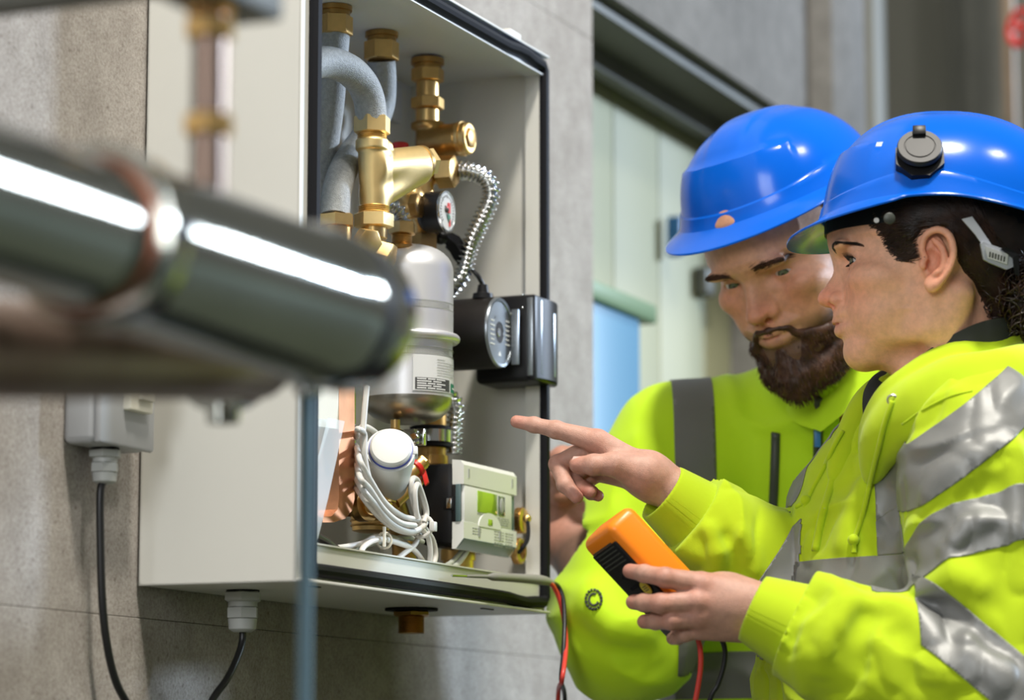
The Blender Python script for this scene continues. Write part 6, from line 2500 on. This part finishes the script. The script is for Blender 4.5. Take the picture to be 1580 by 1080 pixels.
bk = mm_.part('back_plate', m, 'black_plastic')
m = MB()
bp0 = mc_ - mt * (MTk / 2 + 0.0024)
for i in range(6):
    m.box(bp0 - ml * (0.052 - i * 0.0042), 0.0007, MWd / 2 - 0.013, 0.0002, axes=(ml, mw, mt))
mm_.part('back_print', m, 'zip_dark', sub=bk)
m = MB()
m.prism([bp0 + ml * x + mw * y for x, y in ((-0.018, -0.010), (-0.022, 0.0), (-0.016, 0.008), (-0.012, 0.004), (-0.014, -0.004))], -mt * 0.0014)
m.box(bp0 - ml * 0.004, 0.0015, 0.012, 0.001, axes=(ml, mw, mt))
m.box(bp0 + ml * 0.004 + mw * 0.004, 0.0085, 0.0015, 0.001, axes=(ml, mw, mt))
mm_.part('stand_clip', m, 'rubber', sub=bk)
m = MB()
m.box(bp0 + ml * 0.030, 0.016, MWd / 2 - 0.011, 0.0012, axes=(ml, mw, mt), bevel=0.001)
mm_.part('battery_door', m, 'black_plastic', sub=bk)
m = MB()
r_ = nrm(at(997, 907, 1) - CAM)
st_ = CAM + r_ * float(((bp0 - mt * 0.0012 - CAM) @ mt) / (r_ @ mt))
m.lathe(st_, -mt, [(0, 0.0075), (0.0008, 0.0075)], 24)
sk = mm_.part('sticker', m, 'sticker_yellow')
m = MB()
for i in (-1, 0, 1):
    m.box(st_ - mt * 0.001 + ml * 0.0022 * i, 0.0004, 0.0042, 0.0001, axes=(ml, mw, mt))
mm_.part('sticker_text', m, 'ink', sub=sk)
e0 = mc_ + ml * MLn / 2
# each lead runs from the probe on the cabinet sill down in a loop and up into the tester
cable('test_lead', 'red test lead looping from the cabinet sill to the multimeter', RED_END + [at(861, 1085, 3.28), at(862, 1300, 3.22), at(900, 1520, 3.1), at(975, 1580, 2.95), at(1035, 1450, 2.84), at(1062, 1200, 2.80),
      H(1068, 1110, 2.80), H(1076, 1065, 2.80), H(1081, 1030, 2.80), H(1080, 1000, 2.80), H(1072, 975, 2.80), H(1058, 962, 2.80)], 0.0026, 'red_cable')
cable('test_lead', 'black test lead looping from the cabinet sill to the multimeter', BLACK_END + [at(872, 1090, 3.29), at(872, 1280, 3.24), at(920, 1480, 3.12), at(1000, 1540, 2.98), at(1060, 1400, 2.86), at(1078, 1180, 2.82),
      H(1094, 1085, 2.815), H(1108, 1055, 2.815), H(1117, 1025, 2.815), H(1118, 1000, 2.815), H(1108, 978, 2.815), H(1085, 962, 2.815)], 0.0026, 'black_cable')
# ================================================================ the bearded man
MS = 0.00104
MR = Rz(math.radians(232.6)) @ Ry(math.radians(28.1)) @ Rx(math.radians(7.1))
M0_ = at(1230.7, 398.9, 3.30)
MX = xform(MR, M0_, MS)
MP = A3(M0_[0] + 0.06, M0_[1] + 0.14, 0)
mo = Thing('person', 'bearded person in a blue helmet and yellow zip jacket looking down at the meter', 'person', MP)
SKIN_M = (0.60, 0.30, 0.175)
V, Q, info = build_head(M_PROF, M_C, True, res=1.7, eye_x=76, lid=(13, -10))
C_ = head_colors(V, info, SKIN_M, True)
x, y, z = V.T
# short beard shadow on the skin under the beard
bd_ = np.clip((-44 + (92 - x) * 0.42 - z) / 20, 0, 1) * np.clip((x + 5) / 20, 0, 1) * np.clip((z + 125) / 12, 0, 1)
lipd = np.min([np.linalg.norm(V - q, axis=1) for q in list(spline(info['up'], 5)) + list(spline(info['lo'], 5))], 0)
bd_ *= np.clip((lipd - 5) / 3, 0, 1)
side = np.clip((np.abs(y) - 52) / 8, 0, 1) * np.clip((20 - z) / 10, 0, 1) * np.clip((x - 4) / 8, 0, 1) * np.clip((34 - x) / 8, 0, 1) * np.clip((z + 60) / 10, 0, 1)
bd_ = np.clip(bd_ + side, 0, 1)[:, None] * 0.85
C_ = C_ * (1 - bd_) + np.array((0.06, 0.028, 0.015)) * bd_
mparts = [(app(MX, V), Q, C_)]
mhb = bvh_of((mparts[0][0], Q))
# right hand gripping the side of the cabinet, bare forearm
EM, WM = H(972, 985, 3.30), H(884, 838, 3.44)
v = Vol(np.minimum(H(820, 1000, 3.36), H(980, 650, 3.36)) - 0.02, np.maximum(H(1000, 660, 3.60), H(830, 1000, 3.6)) + 0.02, 0.0022)
v.cone(EM, WM, 0.046, 0.031, 0.0)
pm = H(893, 765, 3.465)
v.cone(WM, pm, 0.030, 0.032, 0.02, flat=(nrm(FW), 1.25))
v.ell(H(895, 745, 3.455), (0.042, 0.026, 0.045), 0.02)
for k_, (sx, sy, tx, ty, dd) in enumerate(((868, 706, 838, 716, 3.43), (866, 734, 836, 744, 3.425), (868, 764, 838, 772, 3.43), (874, 792, 846, 800, 3.44))):
    finger(v, [H(905, sy + 12, 3.45), H(sx, sy, dd), H(tx, ty, 3.46), H(tx + 6, ty + 6, 3.50)], [0.0155, 0.0125, 0.0110, 0.0095], 0.006)
finger(v, [H(915, 790, 3.44), H(925, 750, 3.41), H(905, 722, 3.405), H(888, 712, 3.41)], [0.018, 0.0135, 0.0115, 0.0095], 0.008)
V, Q = v.mesh(2)
C2 = np.tile(np.array((0.60, 0.28, 0.20)), (len(V), 1))
fa = np.clip(((V - WM) @ nrm(EM - WM) - 0.0) / 0.03, 0, 1)[:, None]
C2 = C2 * (1 - 0.8 * fa) + np.array((0.07, 0.05, 0.028)) * 0.8 * fa
mparts.append((V, Q, C2))
BQm, BCm = join_parts(mparts)
mbody = vol_obj('body', BQm, 'skin', mo.e, mo.o, None, BCm)
for s in (1, -1):
    eyeball(mbody, mo.o, MX, (76, s * 32, 8.5), (1, 0.22, -0.22), 12.1, (0.10, 0.13, 0.06))
# brows
rr = np.random.default_rng(9)
br = []
for s in (1, -1):
    for i in range(230):
        u_ = rr.uniform(0, 1)
        p = np.array([60, s * (13 + 32 * u_), 23 + 5 * math.sin(u_ * 2.2) - 3 * u_ + rr.normal(0, 2.0) * (1 - 0.5 * u_)])
        L = rr.uniform(5, 9)
        sl = 0.35 - 0.7 * u_
        pts = [head_surf(MX, mhb, p + np.array([20, s * L * t, L * t * sl]), nrm((1, s * 0.5 * u_, 0))) for t in np.linspace(0, 1, 4)]
        if any(q is None for q in pts):
            continue
        dn = nrm(MR @ np.array((1, s * 0.7, 0)))
        br.append(np.array([q + dn * 0.0009 * (0.6 + 0.9 * k_ / 3) for k_, q in enumerate(pts)]))
strands(mbody, mo.o, 'eyebrows', br, 0.00032, 'beard_hair')
# beard: solid core and strands
v = Vol((-20, -92, -160), (132, 92, 30), 2.4)
for s in (1, -1):
    v.path([(16, s * 65, 10), (16, s * 63, -16), (22, s * 58, -48), (42, s * 49, -78), (66, s * 32, -100), (86, 0, -106)], [3, 5, 8, 12, 15, 16], 8, n=4)
    v.path([(60, s * 46, -68), (76, s * 36, -66), (87, s * 28, -58)], [9, 6, 3], 7, n=4)
    v.path([(89, s * 28, -60), (99, s * 17, -46.5), (107, 0, -43)], [3.4, 3.4, 2.2], 3, n=5)
v.cone((91, 0, -74), (92, 0, -104), 9, 17, 10)
for s in (1, -1):
    v.cone((80, s * 20, -78), (78, s * 18, -100), 12, 14, 10)
v.cone((76, 0, -96), (88, 0, -114), 18, 14, 12)
# keep the lips free
v.ell((106, 0, -55.5), (16, 25, 8.6), 3, '-')
v.F += 1.6 * lattice_noise(v, 6, 4)
bq_ = v.mesh(1)
beard = vol_obj('beard', (app(MX, bq_[0]), bq_[1]), 'beard_hair', mo.e, mo.o)
nV = normals_of(bq_[0], bq_[1])
sel = rr.choice(len(nV), 5200)
bs = []
for i in sel:
    p, n_ = bq_[0][i], nV[i]
    if n_ @ np.array([1, 0, 0]) < -0.5:
        continue
    if abs(p[1]) < 27 and -66 < p[2] < -40 and p[0] > 84 and rr.uniform() < 0.75:
        continue
    L = rr.uniform(3, 7) * (0.5 if p[2] > -56 else 1)
    d = nrm(n_ * 0.8 + np.array([0.2, 0, -1.2]) + rr.normal(0, 0.3, 3)) * L
    bs.append(app(MX, np.array([p - n_ * 1.0 + d * t + np.array([0, 0, -2.0]) * t * t for t in np.linspace(0, 1, 4)])))
strands(beard, mo.o, 'beard_strands', bs, 0.0006, 'beard_hair')
# short hair under the helmet
v = Vol((-112, -90, -60), (60, 90, 70), 3.0)
v.ell((2, 0, 42), (102, 79.5, 87))
HPm = [(30, 60), (26, 14), (20, 10), (12, 24), (-10, 28), (-26, 10), (-34, -14), (-50, -34), (-112, -34), (-112, 70), (30, 70)]
X_, Y_, Z_ = v.grid((slice(None),) * 3)
v.F = np.maximum(v.F, sdpoly(X_[:, :, 0][:, :, None] * 1.0, Z_[0][None] * 1.0, HPm).astype(np.float32))
hq = v.mesh(1)
vol_obj('hair', (app(MX, hq[0]), hq[1]), 'beard_hair', mo.e, mo.o)

# ---------------------------------------------------------------- his jacket
MF = nrm(A3(-0.30, -0.95, 0))
ML_ = np.cross(WZ, MF)
MM = np.stack([MF, ML_, WZ])
SR, SL = H(1052, 700, 3.420), H(1480, 670, 3.360)
ER, EL_ = H(972, 978, 3.300), H(1520, 1010, 3.320)
NBm = H(1285, 650, 3.430)
v = Vol((0.0, 3.02, 0.92), (0.70, 3.82, 1.56), 0.0042)
v.ell(H(1255, 840, 3.450), (0.125, 0.195, 0.20), 0, M=MM)
v.ell(H(1250, 1060, 3.460), (0.130, 0.180, 0.20), 0.06, M=MM)
v.cone(NBm - WZ * 0.02, SR, 0.082, 0.074, 0.06)
v.cone(NBm - WZ * 0.02, SL, 0.082, 0.074, 0.06)
v.cone(NBm - WZ * 0.06, app(MX, (-6, 0, -128)), 0.095, 0.070, 0.03)
v.path([SR, SR * 0.5 + ER * 0.5 - RT * 0.008, ER], [0.078, 0.074, 0.074], 0.035, n=3)
wq = EM + (WM - EM) * 0.46
v.path([ER, ER * 0.4 + wq * 0.6, wq], [0.074, 0.064, 0.052], 0.02, n=3)
v.path([SL, EL_], [0.076, 0.070], 0.035, n=2)
mb_ = bvh_of(v.mesh(0))
for pts, amp, sig in (([(905, 900), (935, 950), (990, 985)], 0.010, 0.020), ([(880, 960), (930, 1000), (1000, 1010)], -0.007, 0.014), ([(1010, 880), (985, 930), (1000, 990)], 0.008, 0.018),
                      ([(1150, 800), (1140, 900), (1120, 980)], 0.008, 0.022), ([(1220, 700), (1230, 800), (1215, 900)], 0.005, 0.02), ([(985, 660), (1000, 720), (1000, 790)], 0.006, 0.018)):
    v.fold(cast_line(mb_, pts, 0, 3), amp, sig)
v.F += 0.003 * lattice_noise(v, (0.09, 0.09, 0.07), 31)
n1 = lattice_noise(v, (0.075, 0.075, 0.055), 33)
v.F -= 0.005 * (np.maximum(0, 0.5 - np.abs(n1)) / 0.5) ** 1.5 - 0.0014
v.cone(app(MX, (-2, 0, -70)), app(MX, (-22, 0, -175)), 0.069, 0.069, 0.01, '-')
d_ = nrm(wq - EM)
def cutfn(X, Y, Z):
    x, y, z = X - wq[0], Y - wq[1], Z - wq[2]
    t = x * d_[0] + y * d_[1] + z * d_[2]
    return np.maximum(-t, np.sqrt(np.maximum(x * x + y * y + z * z - t * t, 0)) - 0.09)
v.put(cutfn, wq - 0.11, wq + 0.11, 0, '-')
jq = v.mesh(2)
vol_obj('zip_jacket', jq, 'hivis_shell', mo.e, mo.o)
jb = bvh_of(jq)
cuff(mo, wq - d_ * 0.01, d_, 0.040, 0.046, 0.012, 'tape_dark')
zwm = H(1150, 1040, 3.320)[2]
dtm = lambda V: np.minimum.reduce([(np.linalg.norm(((V - c) @ MM.T) / np.array(r), axis=1) - 1) * 0.15 for c, r in ((H(1255, 840, 3.450), (0.125, 0.195, 0.20)), (H(1250, 1060, 3.460), (0.130, 0.180, 0.20)))])
darm = lambda V: np.minimum.reduce([seg_dist(V, SR, ER), seg_dist(V, ER, wq), seg_dist(V, SL, EL_)]) - 0.07
tm = lambda V: dtm(V) < darm(V) + 0.006
band(mo, 'waist_band', jq, [((0, 0, zwm - 0.026), (0, 0, 1)), ((0, 0, zwm + 0.026), (0, 0, -1))], tm, 'tape_dark')
cb = cast_line(jb, [(1074, 585), (1072, 640), (1068, 700), (1066, 780), (1064, 850), (1062, 920)], 0, 4)
band(mo, 'brace_band', jq, [(at(1040, 700, 3.34), RT - 0.0 * UP), (at(1104, 700, 3.34), -RT)], near(cb, 0.09), 'tape_dark')
def man_line(pts, r, name, m_, back=0.002, sub=None, flat=1.0):
    L = cast_line(jb, pts, back, 6)
    if len(L) < 3:
        print('MISS', name)
        return None
    m = MB()
    m.tube(np.array(L), r, 8, flat=flat)
    return mo.part(name, m, m_, sharp=0, sub=sub)
zp = man_line([(1264, 612), (1263, 650), (1262, 700), (1261, 760), (1259, 840), (1256, 960), (1254, 1080)], 0.0055, 'front_zip', 'zip_dark')
man_line([(1197, 668), (1196, 710), (1194, 760), (1191, 812)], 0.0055, 'pocket_zip', 'zip_dark')
c = cast(jb, 1261, 668, 0.008)
if c is not None:
    m = MB()
    m.box(c, 0.0035, 0.0025, 0.016, axes=(RT, FW, WZ), bevel=0.001)
    mo.part('zip_puller', m, 'blue_paint', sub=zp)
# round printed emblem on the sleeve
m = MB()
ec_ = cast(jb, 916, 925)
if ec_ is not None:
    for i in range(16):
        t0 = 2 * math.pi * i / 16
        L = [cast(jb, 916 + 15 * math.cos(t0 + q) * 0.8, 925 + 15 * math.sin(t0 + q), 0.0012) for q in np.linspace(0, 0.26, 4)]
        if all(q is not None for q in L):
            m.tube(np.array(L), 0.0018, 6)
    L = [cast(jb, 916 + 9 * math.cos(q) * 0.8, 925 + 9 * math.sin(q), 0.0012) for q in np.linspace(0.4, 5.2, 16)]
    if all(q is not None for q in L):
        m.tube(np.array(L), 0.0014, 6)
    em = mo.part('sleeve_emblem', m, 'zip_dark')
# collar
m = MB()
cc = [app(MX, p) for p in ((62, 0, -150), (50, 34, -136), (14, 58, -116), (-30, 66, -98), (-64, 46, -86), (-78, 0, -84), (-64, -46, -86), (-30, -66, -98), (14, -58, -116), (50, -34, -136))]
q = np.array(spline(cc + [cc[0]], 6))[:-1]
rows_ = []
cen = q.mean(0)
for dz, sc in ((0.016, 1.0), (0.018, 1.03), (0.014, 1.06), (-0.02, 1.10)):
    rr_ = cen + (q - cen) * sc + WZ * dz
    rows_.append(list(rr_) + [rr_[0]])
m.grid(rows_)
mo.part('collar', m, 'hivis_shell', sharp=0)
# lower body
v = Vol((MP[0] - 0.32, MP[1] - 0.30, -0.01), (MP[0] + 0.34, MP[1] + 0.36, 1.08), 0.009)
hc = H(1250, 1060, 3.460)
v.ell((hc[0], hc[1], 0.94), (0.135, 0.18, 0.13), 0, M=MM)
for s in (1, -1):
    hp = A3(hc[0], hc[1], 0.92) + ML_ * 0.095 * s
    v.path([hp, hp * (1, 1, 0) + WZ * 0.5 + MF * 0.02, hp * (1, 1, 0) + WZ * 0.08], [0.10, 0.08, 0.064], 0.03, n=3)
vol_obj('trousers', v.mesh(1), 'trousers', mo.e, mo.o)
for s in (1, -1):
    ft = A3(hc[0], hc[1], 0) + ML_ * 0.095 * s
    v = Vol(ft - 0.24, ft + 0.24, 0.006)
    v.cone(ft + WZ * 0.05, ft + MF * 0.15 + WZ * 0.04, 0.049, 0.047)
    v.cone(ft + WZ * 0.045 - MF * 0.02, ft + WZ * 0.15, 0.052, 0.060, 0.02)
    v.cut((0, 0, 0.002), (0, 0, -1))
    vol_obj('boot', v.mesh(1), 'boot', mo.e, mo.o)
# ================================================================ hard hats
wh, whr = build_helmet(WX, 'hard_hat', 'blue hard hat with black round side plug on the pointing person', app(WX, (0, 0, 60)))
mh_, mhr = build_helmet(MX @ xform(Ry(math.radians(-8)), (-2, 0, 12), 0.95), 'hard_hat', 'plain blue hard hat on the bearded person', app(MX, (0, 0, 60)))
# round plug over the accessory slot, near side of the first hat
LA = lambda p: app(WX, p)
LD = lambda d: nrm(WX[:3, :3] @ np.asarray(d, float))
pn = LD((0.0, 0.92, 0.40))
pu_ = LD((0.0, -0.40, 0.92))
pr_ = np.cross(pu_, pn)
shw = [o for o in wh.e.children if o.name.startswith('shell')][0]
sv_ = np.array([v.co for v in shw.data.vertices]) + wh.o
sb_ = BVHTree.FromPolygons([tuple(q) for q in sv_], [tuple(f.vertices) for f in shw.data.polygons])
pc_ = cast(sb_, 1419, 243)
if pc_ is None:
    pc_ = LA((15, 100, 97))
m = MB()
an = [math.radians(q) for q in (22, 68, 112, 158, 202, 250, 290, 338)]
m.prism([pc_ + pn * -0.006 + 0.0245 * (math.cos(q) * pr_ + 0.98 * math.sin(q) * pu_) - pu_ * 0.002 for q in an], pn * 0.012)
plug = wh.part('plug_base', m, 'black_plastic')
mat('plug_plastic', (0.010, 0.0095, 0.009), rough=0.5, bump=0.08, bscale=900)
pt_ = nrm(pn + 0.12 * pu_)
m = MB()
m.lathe(pc_ + pn * 0.006 + pu_ * 0.003, pt_, [(0, 0.0195), (0.002, 0.0215), (0.006, 0.0215), (0.0075, 0.0205), (0.0075, 0.0150), (0.0066, 0.0146), (0.0066, 0.0138), (0.0076, 0.0134), (0.0078, 0.004)], 48)
wh.part('plug_disc', m, 'plug_plastic', sub=plug)
m = MB()
m.box(pc_ + pn * 0.012 + pu_ * 0.0215, 0.0062, 0.004, 0.0052, axes=(pr_, pn, pu_), bevel=0.001)
wh.part('plug_tab', m, 'black_plastic', sub=plug)
# nape strap with its grey ratchet plate
def plate(pts, d, t, m_, name, sub=None, bev=0):
    m = MB()
    q = [at(x, y, dd) for x, y, dd in pts]
    m.prism(q, FW * t)
    return wh.part(name, m, m_, sub=sub)
strap = plate([(1484, 338, 2.80), (1500, 334, 2.80), (1513, 352, 2.80), (1532, 380, 2.805), (1520, 384, 2.805), (1505, 362, 2.80)], 0, 0.003, 'strap_grey', 'nape_strap')
pl1 = plate([(1513, 376, 2.797), (1517, 373, 2.797), (1560, 388, 2.805), (1566, 394, 2.806), (1563, 412, 2.808), (1553, 416, 2.806), (1526, 405, 2.800), (1518, 400, 2.798)], 0, 0.006, 'strap_grey', 'ratchet_plate')
plate([(1520, 380, 2.7955), (1556, 392, 2.803), (1554, 408, 2.804), (1524, 398, 2.798)], 0, 0.002, 'meter_grey', 'ratchet_inset', sub=pl1)
for i_ in range(6):
    plate([(1527 + i_ * 4.4, 388 + i_ * 1.5, 2.7945 + i_ * 0.0013), (1529 + i_ * 4.4, 388.6 + i_ * 1.5, 2.795 + i_ * 0.0013), (1528 + i_ * 4.4, 397 + i_ * 1.4, 2.796 + i_ * 0.0013), (1526 + i_ * 4.4, 396.4 + i_ * 1.4, 2.7955 + i_ * 0.0013)], 0, 0.001, 'zip_dark', 'ratchet_tooth', sub=pl1)
plate([(1544, 384, 2.80), (1553, 381, 2.80), (1572, 392, 2.803), (1573, 425, 2.806), (1566, 424, 2.806), (1563, 398, 2.802)], 0, 0.005, 'black_plastic', 'ratchet_clip')
# moulded marks under the brim
def mark(pts, name):
    q = [cast(sb_, x, y, 0.0004) for x, y in pts]
    if any(k_ is None for k_ in q):
        print('MISS', name)
        return
    m = MB()
    m.prism(q, nrm(CAM - q[0]) * 0.0004)
    wh.part(name, m, 'ink')
mark([(1215, 370), (1234, 361), (1217, 366)], 'brim_arrow')
for x_, y_, w_ in ((1221, 358, 1.4), (1226, 356.5, 1.4), (1231, 355, 1.4), (1237, 353, 3)):
    mark([(x_ - w_, y_ - w_), (x_ + w_, y_ - w_), (x_ + w_, y_ + w_), (x_ - w_, y_ + w_)], 'brim_mark')
# grey anchor of the harness beside the temple
m = MB()
q = at(1372, 337, 2.80)
m.lathe(q, -FW, [(0, 0.0055), (0.002, 0.0055), (0.003, 0.004)], 20)
wh.part('harness_anchor', m, 'zip_dark')
m = MB()
q = at(1352, 340, 2.80)
m.lathe(q, -FW, [(0, 0.0025), (0.002, 0.0025)], 12)
wh.part('harness_stud', m, 'grey_plastic')
for o_ in bpy.data.objects:
    if o_.name.split('.')[0] in ('hair_strands', 'curly_bun', 'eyelashes', 'eyebrows', 'beard_strands', 'back_print', 'sticker_text', 'sleeve_emblem'):
        o_['kind'] = 'stuff'
